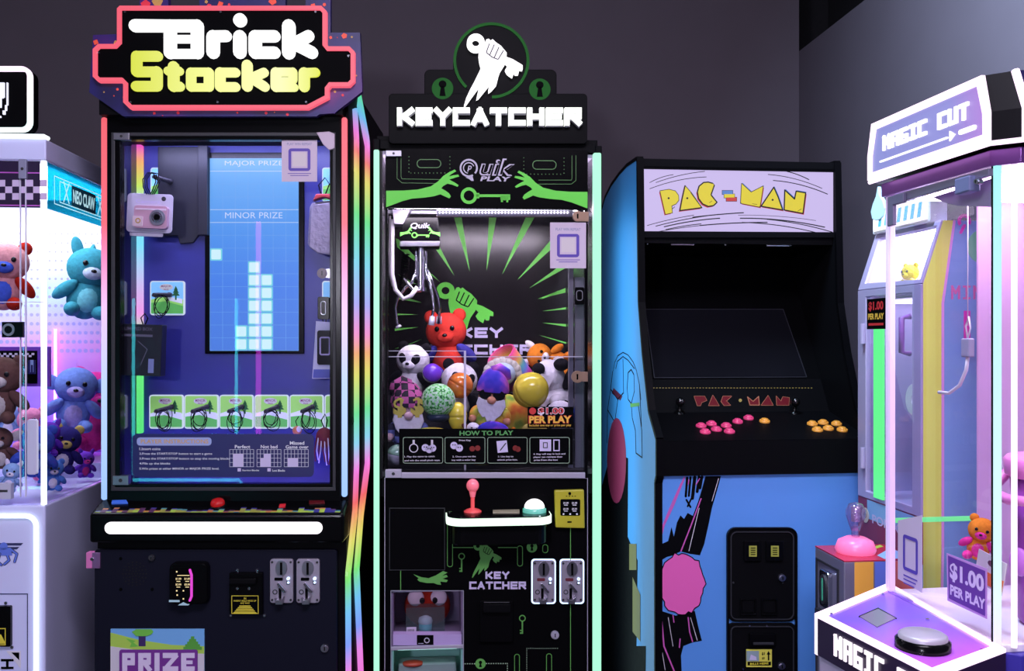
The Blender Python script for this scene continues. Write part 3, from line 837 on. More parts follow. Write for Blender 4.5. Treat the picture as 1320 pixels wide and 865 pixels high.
# card reader
b = B(); b.rrect(l8d, 405, 305, 566, 480, 26, 0, 0.03, BLACKG); cr_ = b.build('card_reader', ld, .004)
b = B(); b.rrect(l8d, 418, 325, 510, 466, 8, .03, .0305, BLACKM)
LT = emis('reader_text_light', (255, 230, 170), 1.0)
for y in (356,): b.rect(l8d, 440, y, 492, y + 3, .0306, .0307, LT)
for x in (445, 482):
    for y in (372, 396): b.text(l8d, '$1.00' if y < 380 else '$2.00', x, y, 9, .0307, LT, width=24, bold=.02); b.rect(l8d, x - 8, y + 9, x + 8, y + 12, .0306, .0307, LT)
for x, y in ((438, 422), (466, 422), (438, 342), (440, 440), (466, 456)): b.rect(l8d, x - 3, y - 3, x + 3, y + 3, .0306, .0307, LT)
b.build('reader_screen', cr_)
B().stroke(l8d, [(494, 334), (501, 355), (501, 445), (494, 462)], 9, .0305, .034, emis('magenta_led', (230, 70, 215), 1.0)).build('reader_led', cr_)
b = B(); b.rect(l8d, 406, 461, 450, 469, .03, .032, emis('reader_lip_light', (170, 200, 230), .7)); b.poly(l8d, [(445, 482), (466, 470), (488, 482)], .02, .034, emis('reader_lip_light')); b.build('reader_lip', cr_)
# bill acceptor
b = B(); b.rect(l8d, 652, 352, 792, 528, 0, .018, BLACKG); b.rrect(l8d, 658, 372, 770, 396, 4, .018, .03, BLACK); ba = b.build('bill_acceptor', ld, .003)
b = B(); b.rect(l8d, 663, 447, 777, 524, .018, .0185, BLACKM); b.frame(l8d, 663, 447, 777, 524, 2.5, .0185, .019, YEL)
for k_ in range(5):
    b.poly(l8d, [(697 - 6 * k_, 489 + 7 * k_), (743 + 6 * k_, 489 + 7 * k_), (745 + 6 * k_, 493.5 + 7 * k_), (694 - 6 * k_, 493.5 + 7 * k_)], .0186, .019, YEL)
b.text(l8d, 'INSERT BILLS FACE UP', 720, 469, 7, .019, YEL, width=95, bold=.02); b.text(l8d, 'ANY WAY', 720, 479, 7, .019, YEL, width=40, bold=.02); b.text(l8d, 'IN', 720, 459, 8, .019, YEL, width=10, bold=.02)
b.build('bill_label', ba)
b = B()
for a, c in ((683, 345), (766, 345), (688, 417), (738, 417), (654, 537), (797, 537)): b.disc(l8d, a, c, 6, 0.0 if c != 417 else .018, .006 if c != 417 else .021, CHROME, 10)
b.build('bolts', ba)
coin_mech(ld, l8d, 822, 296, 920, 482)
coin_mech(ld, l8d, 934, 296, 1032, 482)
cam_lock(ld, l8d, 1053, 676, 17)
# prize flap sticker
b = B(); b.rect(l8d, 143, 595, 541, 990, 0, .004, mat('art_sky', (112, 170, 226), .5)); ps = b.build('prize_flap', ld)
b = B()
b.poly(l8d, [(143, 610), (260, 640), (400, 662), (541, 668), (541, 1000), (143, 1000)], .004, .0045, mat('art_meadow', (168, 205, 84), .5))
b.poly(l8d, [(143, 668), (300, 690), (541, 700), (541, 1000), (143, 1000)], .0045, .005, mat('art_path', (206, 200, 214), .5))
b.poly(l8d, [(208, 634), (250, 645), (240, 652), (262, 668), (225, 672), (232, 655)], .0045, .005, mat('art_leaf', (110, 190, 70), .5))
b.rect(l8d, 263, 622, 292, 667, .0045, .006, mat('art_trunk', (58, 36, 96), .5)); b.poly(l8d, [(234, 606), (250, 598), (250, 595), (318, 595), (326, 606), (318, 616), (300, 624), (252, 624)], .006, .0065, mat('art_leaf'))
for k_ in range(5): b.rect(l8d, 492 - 7 - 8 * k_, 626 + 11 * k_, 492 + 7 + 8 * k_, 638 + 11 * k_, .0045, .006, mat('art_pine', (84, 160, 60), .5))
b.build('meadow_artwork', ps)
b = B(); b.rrect(l8d, 182, 681, 514, 960, 10, .006, .008, mat('art_purple', (112, 44, 140), .5))
b.build('title_plate', ps)
b = B()
LL = mat('art_pale_lilac', (216, 200, 232), .5)
Q = lambda pts, w=21: b.stroke(l8d, pts, w, .008, .0095, LL, 'square')
Q([(206, 705), (206, 762)]); Q([(206, 705), (238, 705)]); Q([(240, 705), (240, 734)], 18); Q([(206, 736), (238, 736)])
Q([(274, 705), (274, 762)]); Q([(274, 705), (306, 705)]); Q([(308, 705), (308, 730)], 18); Q([(274, 734), (305, 734)]); Q([(290, 738), (310, 764)], 18)
Q([(343, 705), (343, 762)])
Q([(378, 705), (420, 705)]); Q([(422, 710), (380, 758)], 18); Q([(378, 762), (422, 762)])
Q([(456, 705), (456, 762)]); Q([(456, 705), (492, 705)]); Q([(456, 734), (486, 734)], 15); Q([(456, 762), (492, 762)])
b.build('title_lettering', ps)
# ---------------------------------------------------------------- block lettering and soft toys
ALPH = {
 'K': [[(0, 0), (0, 1)], [(0, .5), (.35, .5), (1, 0)], [(.35, .5), (1, 1)]],
 'E': [[(1, 0), (0, 0), (0, 1), (1, 1)], [(0, .5), (.9, .5)]],
 'Y': [[(0, 0), (.5, .5), (1, 0)], [(.5, .5), (.5, 1)]],
 'C': [[(1, 0), (0, 0), (0, 1), (1, 1)]],
 'A': [[(0, 1), (.5, 0), (1, 1)], [(.3, .7), (.75, .7)]],
 'a': [[(0, 1), (0, 0), (1, 0), (1, 1)], [(0, .55), (1, .55)]],
 'T': [[(0, 0), (1, 0)], [(.5, 0), (.5, 1)]],
 'H': [[(0, 0), (0, 1)], [(1, 0), (1, 1)], [(0, .5), (1, .5)]],
 'R': [[(0, 1), (0, 0), (1, 0), (1, .5), (0, .5)], [(.45, .5), (1, 1)]],
 'M': [[(0, 1), (0, 0), (.5, .55), (1, 0), (1, 1)]],
 'm': [[(0, 1), (0, 0), (1, 0), (1, 1)], [(.5, 0), (.5, .6)]],
 'G': [[(1, 0), (0, 0), (0, 1), (1, 1), (1, .55), (.55, .55)]],
 'I': [[(.5, 0), (.5, 1)], [(0.1, 0), (.9, 0)], [(0.1, 1), (.9, 1)]],
 'U': [[(0, 0), (0, 1), (1, 1), (1, 0)]],
 'N': [[(0, 1), (0, 0), (1, 1), (1, 0)]],
 'L': [[(0, 0), (0, 1), (1, 1)]],
 'W': [[(0, 0), (0, 1), (1, 1), (1, 0)], [(.5, .4), (.5, 1)]],
 'O': [[(0, 0), (1, 0), (1, 1), (0, 1), (0, 0)]],
}
def block_text(b, pl, t, a0, b0, a1, b1, w, h0, h1, m, gap=.3, cap='square'):
    n = len(t); cell = (a1 - a0) / (n + gap * (n - 1)); st = cell * (1 + gap)
    ins = w / 2 if pl.zm or True else 0
    sb = 1 if b1 > b0 else -1
    for i, ch in enumerate(t):
        if ch == ' ': continue
        x0 = a0 + st * i
        for s_ in ALPH[ch]:
            b.stroke(pl, [(x0 + ins + (cell - 2 * ins) * p[0], b0 + sb * ins + (b1 - b0 - 2 * sb * ins) * p[1]) for p in s_], w, h0, h1, m, cap)
    return b
EYE = mat('toy_eye_black', (8, 8, 10), 0.12)
WHT = plush_mat('plush_white', (232, 226, 236), .12)
BLKP = plush_mat('plush_black', (26, 24, 30), .3)
def bear(name, label, loc, s, col, belly=None, earc=None, limb=None, rot=(0, 0, 0), panda=False, group=None, muzzle=None, ears='round', cat='plush toy', eyes=True, sit=True):
    """soft toy animal, head radius s; loc is the middle of the body base"""
    r = empty(name, loc, rot); tag(r, label, cat, group)
    belly = belly or col; limb = limb or col; earc = earc or col; muzzle = muzzle or belly
    B().ell((0, 0, .95 * s), (.82 * s, .72 * s, .98 * s), col).ell((0, -.22 * s, .9 * s), (.6 * s, .56 * s, .74 * s), belly).build('body', r)
    hz = 2.35 * s
    h = B(); h.ell((0, -.05 * s, hz), (1.03 * s, .9 * s, .95 * s), col); ho = h.build('head', r)
    for sd in (-1, 1):
        e = B()
        if ears == 'round':
            e.ell((sd * .72 * s, .05 * s, hz + .78 * s), (.34 * s, .2 * s, .34 * s), earc)
        elif ears == 'pointed':
            e.ell((sd * .68 * s, .05 * s, hz + .85 * s), (.26 * s, .16 * s, .52 * s), earc, (0, sd * .35, 0))
        else:
            e.ell((sd * 1.25 * s, .05 * s, hz + .1 * s), (.62 * s, .15 * s, .38 * s), earc, (0, -sd * .3, 0))
        e.build('ear', ho)
        B().ell((sd * .95 * s, -.25 * s, 1.2 * s), (.3 * s, .3 * s, .68 * s), limb, (.5, sd * -.75, 0)).build('arm', r)
        if sit:
            B().ell((sd * .6 * s, -.7 * s, .34 * s), (.34 * s, .62 * s, .33 * s), limb, (0, 0, sd * .25)).build('leg', r)
        if eyes:
            q = B()
            if panda:
                q.ell((sd * .42 * s, -.84 * s, hz + .1 * s), (.25 * s, .12 * s, .33 * s), BLKP, (0, sd * .5, sd * .35))
            q.ell((sd * .38 * s, -.92 * s, hz + .13 * s), (.12 * s, .08 * s, .13 * s), EYE, None, 12, 8)
            q.build('eye', ho)
    B().ell((0, -.82 * s, hz - .28 * s), (.42 * s, .3 * s, .3 * s), muzzle).build('muzzle', ho)
    B().ell((0, -1.1 * s, hz - .2 * s), (.13 * s, .09 * s, .09 * s), EYE, None, 10, 6).build('nose', ho)
    return r
def ball(name, label, loc, s, top, bottom=None, rot=(0, 0, 0), group=None, cat='capsule', sq=1.0):
    r = empty(name, loc, rot); tag(r, label, cat, group)
    B().ell((0, 0, 0), (s, s, s * sq), top, None, 28, 8, z0=0.0).build('upper_shell', r)
    B().ell((0, 0, 0), (s * .985, s * .985, s * sq), bottom or top, None, 28, 8, z1=0.0).ell((0, 0, 0), (s * 1.02, s * 1.02, s * .06), bottom or top).build('lower_shell', r)
    return r
def gnome(name, label, loc, s, hat, body, skin, beard, glasses, rot=(0, 0, 0), tip=1):
    """plush gnome of height about 4.6 s: round body, long beard, big nose, glasses, drooping cap"""
    r = empty(name, loc, rot); tag(r, label, 'plush toy')
    B().ell((0, 0, s), (1.05 * s, .8 * s, 1.05 * s), body).build('body', r)
    for sd in (-1, 1):
        B().ell((sd * .95 * s, -.35 * s, 1.15 * s), (.3 * s, .3 * s, .5 * s), body, (.4, -sd * .5, 0)).ell((sd * 1.05 * s, -.5 * s, .75 * s), .24 * s, skin).build('arm', r)
    B().ell((0, -.05 * s, 2.15 * s), (.85 * s, .75 * s, .7 * s), skin).build('head', r)
    q = B()
    n = 9
    pts = [(-.8, 2.1), (-.9, 1.7), (-.7, 1.2), (-.45, .9), (-.3, .95), (-.12, .62), (.05, .75), (.25, .6), (.4, .9), (.65, 1.1), (.9, 1.65), (.8, 2.1), (.35, 1.95), (-.35, 1.95)]
    pl = Plane(None, (0, -.72 * s, 0), (1, 0, 0), (0, 0, 1), (0, -1, 0))
    q.prism(pl, [(a * s, b_ * s) for a, b_ in pts], -.2 * s, .2 * s, beard)
    q.build('beard', r, .04 * s)
    B().ell((0, -.95 * s, 1.98 * s), (.27 * s, .25 * s, .24 * s), skin).build('nose', r)
    g = B()
    if glasses == 'dollar':
        gm = mat('gold_dollar_felt', (205, 190, 80), .5)
        for sd in (-1, 1):
            pl2 = Plane(None, (sd * .5 * s, -.86 * s, 2.45 * s), (1, 0, 0), (0, 0, 1), (0, -1, 0))
            g.text(pl2, '$', 0, 0, 1.15 * s, 0, gm, h1=.08 * s, width=.75 * s, bold=.05)
        g.tube([(-.8 * s, -.8 * s, 2.5 * s), (.8 * s, -.8 * s, 2.5 * s)], .05 * s, gm)
    else:
        for sd in (-1, 1):
            pl2 = Plane(None, (sd * .43 * s, -.8 * s, 2.3 * s), (1, 0, 0), (0, 0, 1), (0, -1, 0))
            g.disc(pl2, 0, 0, .37 * s, 0, .06 * s, EYE, ry=.3 * s)
        g.tube([(-.85 * s, -.6 * s, 2.42 * s), (-.4 * s, -.85 * s, 2.42 * s), (.4 * s, -.85 * s, 2.42 * s), (.85 * s, -.6 * s, 2.42 * s)], .05 * s, EYE)
    g.build('glasses', r)
    q = B()
    q.lathe([(.98 * s, 2.45 * s), (1.02 * s, 2.6 * s), (.96 * s, 3.0 * s), (.8 * s, 3.4 * s), (.55 * s, 3.75 * s), (.2 * s, 3.95 * s), (0, 4.0 * s)], hat)
    q.tube([(0, 0, 3.6 * s), (.35 * tip * s, 0, 3.85 * s), (.75 * tip * s, -.05 * s, 3.7 * s), (.95 * tip * s, -.05 * s, 3.3 * s)], [.5 * s, .42 * s, .3 * s, .15 * s], hat, 12)
    q.build('hat', r)
    return r
# ================================================================ key prize machine
D1 = 2.85
KM = Machine('key_prize_machine', 'narrow black claw machine with green print, pale green edge lights and white lit key sign', 'arcade machine',
             tuple((CAM + (RT * ((628 - 660) / F) + FW) * D1).xy) + (0,), 0.004)
R = KM.root
def kz(pl, n):
    return {1: pl.z(470, 20, 4.125), 2: pl.z(470, 180, 3.931), 3: pl.z(470, 380, 3.603), 4: pl.z(470, 600, 3.266)}[n]
f0 = KM.front(0); fp = f0.px()
KX0 = fp.ab(481, 437)[0]; KX1 = fp.ab(776, 437)[0]
kzv = lambda v, u=628, d=0: KM.front(d).px().ab(u, v)[1]
# carcass
b = B(); b.box(KX0, KX0 + .02, 0, .72, 0, kzv(181), BLACK); b.build('side_panel', R, .003)
b = B(); b.box(KX1 - .02, KX1, 0, .72, 0, kzv(185), BLACK); b.build('side_panel', R, .003)
b = B(); b.box(KX0 + .02, KX1 - .02, .70, .72, 0, kzv(185), BLACK)
b.box(KX0 + .02, KX1 - .02, 0, .70, kzv(194), kzv(183), BLACK)
b.box(KX0 + .02, KX1 - .02, .23, .70, 0, kzv(835), BLACK)
b.box(KX0 + .02, KX1 - .02, .02, .70, kzv(640), kzv(612), BLACK)
b.build('cabinet', R, .002)
# pale green edge lights
GS = emis('pale_green_edge_light', (162, 240, 202), 1.25)
for a, c in ((482, 489), (764, 774)):
    q = B(); q.rrect(fp, a, 194 if a < 600 else 198, c, 975, 2, -.004, .012, GS)
    q.build('edge_light', R)
B().box(KX1 - .001, KX1 + .0006, .06, .36, .05, kzv(270), emis('side_fill_glow', (196, 236, 240), 2.0)).build('added_side_fill', R)  # added glow panel, no such source known; brightens the video cabinet's side
# door: header print + window
dp = KM.front(-.0)
k1, k2, k3, k4 = (kz(dp, n) for n in (1, 2, 3, 4))
b = B()
b.strip(fp, [(497, 192), (757, 195), (757, 616), (497, 617)], [(500, 268), (753, 271), (753, 607), (500, 607)], -.012, .010, BLACKG)
door = b.build('window_door', R, .001)
b = B()
GK = mat('dark_green_line', (70, 120, 60), .5)
for t in (0, 5):
    b.stroke(k2, [(165 + t * 4, 85), (165 + t * 4, 200 - t * 2), (190, 222 - t * 4), (385, 225 - t * 4)], 2.5, .010, .0106, GK)
    b.stroke(k2, [(1068 - t * 4, 85), (1068 - t * 4, 210 - t * 2), (1045, 228 - t * 4), (880, 228 - t * 4)], 2.5, .010, .0106, GK)
b.rframe(k2, 264, 102, 388, 147, 22, 4, .010, .0106, GK); b.rframe(k2, 848, 108, 970, 155, 22, 4, .010, .0106, GK)
for x in [225] * 3 + [432] * 3: pass
for i in range(5):
    for x, y in ((225, 90 + 19 * i), (432, 90 + 19 * i), (805, 95 + 19 * i), (1008, 97 + 19 * i)): b.disc(k2, x, y, 2.5, .010, .0106, GK, 8)
for i in range(10):
    b.disc(k2, 235 + 19 * i, 172, 2.5, .010, .0106, GK, 8); b.disc(k2, 820 + 19 * i, 178, 2.5, .010, .0106, GK, 8)
b.build('line_artwork', door)
HAND = [(110, 262), (200, 261), (270, 256), (335, 240), (372, 215), (400, 186), (425, 170), (455, 155), (464, 163), (440, 178), (426, 190), (450, 184), (474, 181), (479, 190), (452, 198), (428, 206), (455, 220), (476, 234), (470, 242), (445, 232), (420, 226), (398, 238), (388, 250), (410, 262), (428, 275), (437, 290), (430, 301), (405, 290), (384, 280), (350, 290), (300, 297), (240, 302), (190, 315), (110, 345)]
b = B()
b.poly(k2, HAND, .010, .012, GREENP)
b.build('hand_artwork', door); b = B()
b.poly(k2, [(1236 - x, y + 6) for x, y in HAND], .010, .012, GREENP)
b.build('hand_artwork', door)
def skeleton_key(b, pl, x0, x1, y, r, h0, h1, m, teeth=1):
    b.ring(pl, x0 + r * .85, y, r * .62, r, h0, h1, m, 24)
    b.rect(pl, x0 + r * 1.7, y - r * .16, x1, y + r * .16, h0, h1, m)
    b.rect(pl, x0 + r * 1.8, y - r * .32, x0 + r * 2.1, y + r * .32, h0, h1, m)
    L = x1 - x0
    for k_, hh in ((0, .75), (.055, .55), (.11, .8)):
        b.rect(pl, x1 - L * (.19 - k_), y, x1 - L * (.15 - k_), y + teeth * r * hh, h0, h1, m)
    b.rect(pl, x1 - L * .2, y, x1, y + teeth * r * .5, h0, h1, m)
b = B(); skeleton_key(b, k2, 492, 736, 287, 42, .010, .012, GREENP); b.build('key_artwork', door)
b = B()
SI = mat('silver_print', (186, 178, 200), .45)
b.ring(k2, 527, 147, 37, 46, .010, .0115, SI, 28, 60, 400); b.ring(k2, 527, 147, 24, 29, .010, .0115, SI, 24, 100, 340)
b.text(k2, 'p', 531, 150, 30, .010, SI, h1=.0115, bold=.02, shear=.2)
b.poly(k2, [(510, 195), (545, 185), (552, 212), (540, 212), (530, 203)], .010, .0115, SI)
b.text(k2, 'uik', 670, 143, 88, .010, SI, h1=.0112, width=178, bold=.03, shear=.25)
b.text(k2, 'uik', 670, 143, 74, .0113, BLACKM, h1=.0118, width=164, bold=-.005, shear=.25)
b.text(k2, 'PLAY', 662, 202, 24, .010, SI, h1=.0115, width=155, bold=.03, shear=.15)
b.build('header_lettering', door)
hinge_bracket(door, k2, 108, 62, 188, 92, h=.022)
hinge_bracket(door, k3, 97, 808, 172, 846, SILV, .02)
B().rect(k3, 172, 822, 1020, 848, .010, .018, SILV).build('bottom_rail', door, .001)
B().rect(fp, 500, 268, 753, 607, .000, .004, glass('key_machine_pane', (249, 249, 252), .8)).build('glass_pane', door)
TANM = mat('brass_lock', (170, 140, 120), .35, .7)
b = B(); b.rect(k2, 1075, 370, 1130, 418, .012, .018, TANM); b.disc(k2, 1075, 393, 26, .012, .022, TANM, 20); b.rect(k2, 1070, 380, 1078, 405, .022, .0225, BLACKG); b.build('lock', door, .001)
b = B(); b.rect(k3, 985, 357, 1033, 402, .008, .014, TANM); b.disc(k3, 985, 380, 28, .008, .018, TANM, 20); b.rect(k3, 980, 367, 988, 393, .018, .0185, BLACKG); b.build('lock', door, .001)
b = B(); b.rrect(k2, 1060, 750, 1108, 838, 8, .010, .022, BLACKG); b.rframe(k2, 1066, 765, 1100, 818, 14, 4, .022, .0235, STEEL); b.build('pull_handle', door)
# interior
BD = .55
bp = KM.front(BD); bpx = bp.px()
IZ0 = kzv(607); IZ1 = kzv(196)
b = B(); b.box(KX0 + .02, KX1 - .02, BD, BD + .01, IZ0 - .02, IZ1, mat('poster_black', (20, 15, 18), .22)); post = b.build('back_poster', R)
b = B()
b.box(KX0 + .02, KX0 + .028, .012, BD, IZ0 - .02, IZ1, mat('dark_inner_wall', (26, 24, 30), .25))
b.box(KX1 - .028, KX1 - .02, .012, BD, IZ0 - .02, IZ1, mat('dark_inner_wall'))
b.box(KX0 + .028, KX1 - .028, .012, BD, IZ1 - .01, IZ1, mat('lilac_inner_ceiling', (150, 140, 165), .6))
b.build('inner_lining', R)
ST1 = kzv(566, d=.25); ST2 = kzv(506, d=.4)
b = B(); b.box(KX0 + .028, KX1 - .028, .012, BD, IZ0 - .015, IZ0, mat('play_field_grey', (34, 32, 40), .7))
b.box(KX0 + .028, KX1 - .028, .19, BD, IZ0, ST1, mat('play_field_grey')); b.box(KX0 + .028, KX1 - .028, .35, BD, ST1, ST2, mat('play_field_grey'))
b.build('play_field', R)
b = B()
RG = mat('ray_green', (120, 226, 92), .5)
r2, r3 = kz(bp, 2), kz(bp, 3)
for t in ([(453, 395), (492, 395), (533, 668)], [(630, 395), (668, 395), (618, 665)], [(815, 395), (860, 395), (697, 683)], [(940, 512), (940, 560), (775, 710)], [(975, 650), (1020, 650), (835, 752)], [(1018, 752), (1018, 775), (875, 808)], [(350, 540), (378, 540), (455, 690)], [(158, 500), (172, 505), (262, 600), (255, 615), (165, 545)], [(170, 680), (182, 690), (268, 735), (200, 712)], [(330, 678), (340, 680), (382, 722)], [(210, 800), (215, 806), (288, 824)]):
    b.poly(r2, t, 0, .001, RG)
for t in ([(815, 22), (900, -20), (905, -8)], [(825, 76), (935, 58), (935, 68)], [(825, 130), (935, 136), (935, 148)], [(810, 187), (935, 220), (935, 228)], [(785, 245), (880, 288), (870, 288)], [(160, 10), (155, 20), (265, 37)], [(140, 86), (140, 95), (250, 92)], [(140, 156), (140, 168), (250, 150)], [(140, 250), (180, 238), (265, 206), (180, 245)]):
    b.poly(r3, t, 0, .001, RG)
b.build('ray_artwork', post)
# fist holding a key, drawn once (coordinates of the sign) and printed at three sizes
FIST = [(602, 222), (628, 190), (640, 166), (652, 163), (662, 172), (672, 165), (690, 182), (702, 190), (716, 200), (728, 215), (745, 235), (744, 262), (736, 292), (712, 330), (704, 352), (692, 400), (668, 428), (652, 440), (651, 425), (655, 402), (632, 430), (600, 470), (588, 476), (592, 455), (602, 412), (572, 452), (532, 508), (524, 508), (535, 470), (556, 425), (580, 380), (602, 335), (612, 312), (604, 280), (600, 250)]
KEYS = [(742, 256), (775, 268), (812, 290), (828, 300), (828, 322), (810, 320), (806, 345), (790, 345), (784, 335), (776, 360), (760, 350), (748, 340), (738, 322), (752, 300), (738, 286)]
def fist(b, pl, fx, h0, h1, m, line=None):
    f = lambda p: [fx(*q) for q in p]
    b.poly(pl, f(FIST), h0, h1, m)
    b.poly(pl, f(KEYS), h0, h1, m)
    c = [(585 + 46 * math.cos(2 * PI * i / 32), 182 + 46 * math.sin(2 * PI * i / 32)) for i in range(32)]
    d = [(585 + 20 * math.cos(2 * PI * i / 32), 182 + 20 * math.sin(2 * PI * i / 32)) for i in range(32)]
    b.strip(pl, f(c), f(d), h0, h1, m)
    if line is not None:
        for s_ in ([(640, 232), (655, 190)], [(658, 245), (680, 195)], [(680, 262), (704, 208)], [(640, 235), (668, 258), (698, 270)], [(702, 268), (728, 225)]):
            b.stroke(pl, f(s_), 6 * abs(fx(1, 0)[0] - fx(0, 0)[0]), h1, h1 + .0005, line)
b = B()
# poster fist: sign ring (585,182) -> (410,765) of view 2; tip (828,320) -> px (636,402)
sc_ = (636 - 574.3) / (828 - 585) * 3.931
fist(b, r2, lambda x, y: (410 + (x - 585) * sc_, 765 + (y - 182) * sc_ * .93), 0, .0012, GREENP, BLACKM)
b.build('fist_artwork', post)
b = B()
block_text(b, r3, 'KEY', 440, 152, 642, 200, 13, 0, .0014, LILAC, .18)
block_text(b, r3, 'CATCHER', 298, 231, 783, 278, 13, 0, .0014, LILAC, .12)
b.build('poster_lettering', post)
# led rail, gantry, claw
b = B(); b.rect(kz(KM.front(.05), 2), 365, 357, 1050, 392, 0, .02, SILV); rail = b.build('lamp_rail', R, .002)
b = B()
for i in range(40): b.disc(kz(KM.front(.05), 2), 380 + i * 16.5, 374, 5.5, .02, .022, emis('white_led', (245, 240, 255), 3), 8)
b.rect(kz(KM.front(.05), 2), 368, 360, 1046, 364, .02, .022, emis('white_led')); b.build('lamp_leds', rail)
B().box(KX0 + .06, KX1 - .06, .06, .10, kzv(268, d=.06), kzv(264, d=.06), emis('interior_tube_lamp', (255, 240, 255), 64)).build('interior_lamp', R)
cz = KM.front(.22); c2 = kz(cz, 2)
b = B()
b.poly(c2, [(190, 392), (372, 392), (382, 515), (382, 540), (175, 540), (190, 515)], -.12, 0, BLACKG); b.poly(c2, [(180, 515), (382, 515), (378, 542), (178, 542)], 0, .006, STEEL)
b.poly(c2, [(140, 355), (235, 355), (195, 430), (150, 430)], -.08, .01, SILV)
b.box(KX0 + .03, KX1 - .03, .26, .28, cz.px().ab(628, 275)[1] , cz.px().ab(628, 270)[1], STEEL)
gan = b.build('gantry', R, .002)
b = B()
q = [((x - 110) * .165 + 180, (y - 155) * .27 + 440) for x, y in HAND]
b.poly(c2, q, 0.0, .001, GREENP); b.poly(c2, [(562 - x, y) for x, y in q], 0.0, .001, GREENP)
skeleton_key(b, c2, 240, 328, 484, 15, 0, .001, GREENP)
b.text(c2, 'Quik', 282, 438, 32, .0008, SI, width=98, bold=.02, shear=.2)
b.build('gantry_artwork', gan)
cx_, cy_ = 286, 640
b = B()
pt = lambda x, y, h=0: c2.at(x, y, h)
for p, r_ in ((((286, 540), (286, 590)), .012), (((286, 590), (286, 612)), .022), (((286, 612), (286, 690)), .015), (((286, 690), (286, 705)), .02), (((286, 705), (286, 745)), .013), (((286, 745), (286, 765)), .018)):
    b.cyl(pt(*p[0], -.05), pt(*p[1], -.05), r_, r_, CHROME, 20)
for dx in (-26, 26): b.cyl(pt(286 + dx, 560, -.04), pt(286 + dx, 690, -.04), .004, .004, CHROME, 10)
claw = b.build('claw', R)
for pts, hh in (([(262, 650), (238, 720), (205, 745), (165, 800), (152, 850), (160, 930), (172, 952)], 0), ([(312, 650), (330, 720), (345, 790), (350, 850), (338, 940)], .02), ([(315, 650), (345, 720), (372, 790), (382, 850), (378, 930)], -.09)):
    q = B(); q.tube([pt(x, y, -.05 + hh * t / 6) for t, (x, y) in enumerate(pts)], [.006, .006, .006, .005, .005, .007, .007][:len(pts)], CHROME, 8)
    x, y = pts[-1]; xx, yy = pts[-2]
    q.tube([pt((x + xx) / 2, (y + yy) / 2, -.05 + hh), pt(x, y, -.05 + hh)], [.009, .011], mat('clear_lilac_plastic', (200, 195, 215), .25), 8)
    q.build('prong', claw)
b = B(); b.tube([pt(x, y, -.03) for x, y in ((200, 700), (230, 740), (250, 765), (286, 760))], .006, CHROME); b.build('claw_ring', claw)
coil(pt(205, 560, -.1), pt(185, 790, -.1), .012, 18, .0028, BLACKG).build('coiled_cable', claw)
b = B(); b.tube([pt(x, y, -.02) for x, y in ((140, 400), (138, 560), (138, 680), (155, 760), (195, 805), (235, 790), (268, 745))], .0075, mat('white_hose', (205, 200, 210), .4)); b.tube([pt(x, y, -.03) for x, y in ((128, 380), (124, 560), (126, 680), (140, 740))], .003, WHITEP); b.build('white_hose', claw)
# acrylic chute walls
AC = glass('acrylic', (244, 244, 248), 1.2); ACE = mat('acrylic_edge', (210, 205, 222), .3, emit=(200, 195, 215), power=.0)
ap = KM.front(.03)
apx = ap.px()
b = B(); b.rect(apx, 501, 460, 751, 605, 0, .004, AC); b.rect(apx, 501, 459.3, 751, 460.3, 0, .0045, ACE)
b.rect(apx, 598, 452, 600.6, 605, .0, .012, ACE); b.rect(apx, 501, 452, 599, 452.8, .0, .006, ACE)
b.build('acrylic_barrier', R)
b = B(); b.rect(kz(KM.front(.06), 3), 945, -150, 965, 800, 0, .02, mat('grey_channel', (120, 116, 130), .35, .4)); b.rect(kz(KM.front(.05), 3), 975, -80, 1020, 800, 0, .01, mat('grey_channel')); b.build('door_channel', R)
# how-to-play strip and price sticker on the glass
gk = KM.front(-.0042); g3 = kz(gk, 3)
b = B(); b.rect(g3, 160, 622, 968, 788, 0, .001, BLACKM); hp_ = b.build('instruction_strip', door)
b = B()
b.text(g3, 'HOW TO PLAY', 566, 642, 22, .0012, mat('green_title', (84, 150, 84), .5), width=250, bold=.03)
OL = mat('sage_line', (150, 175, 150), .5); IV = mat('ivory_small_print', (205, 198, 215), .5)
for x0, x1 in ((178, 364), (372, 560), (570, 756), (766, 952)): b.rframe(g3, x0, 661, x1, 783, 10, 2.5, .001, .0013, OL)
for x, y, t, wd in ((255, 752, '1. Play the game to catch', 140), (268, 770, 'and win the small plush toys.', 165), (462, 752, '2. Once you get the', 108), (460, 768, 'toy with a color key', 112), (655, 752, '3. Use key to', 72), (663, 767, 'unlock prize box.', 95), (858, 740, '4. Key will stay in lock and', 150), (852, 754, 'player can retrieve their', 136), (842, 768, 'prize from the box', 112), (466, 677, 'Prize Key', 55)):
    b.text(g3, t, x, y, 10, .0012, IV, width=wd, bold=.02)
b.build('instruction_lettering', hp_)
b = B()
DR = mat('dark_red_print', (120, 26, 22), .5)
b.ring(g3, 228, 712, 17, 21, .001, .0013, IV, 20, -150, 330); b.rect(g3, 223, 674, 233, 694, .001, .0013, IV)
for x, y in ((282, 710), (300, 718), (316, 712), (415, 700), (440, 712)): b.disc(g3, x, y, 17, .001, .0013, LILAC, 16); b.disc(g3, x - 5, y - 3, 3, .0013, .0015, BLACKM, 8); b.disc(g3, x + 5, y - 3, 3, .0013, .0015, BLACKM, 8)
b.rect(g3, 308, 674, 318, 700, .001, .0013, IV)
for x in (500, 525, 700, 712): b.disc(g3, x, 712 + (x % 7), 13, .001, .0013, DR, 10)
b.poly(g3, [(612, 680), (660, 676), (666, 730), (618, 734)], .001, .0013, LILAC); b.stroke(g3, [(630, 722), (655, 690)], 5, .0013, .0015, DARK)
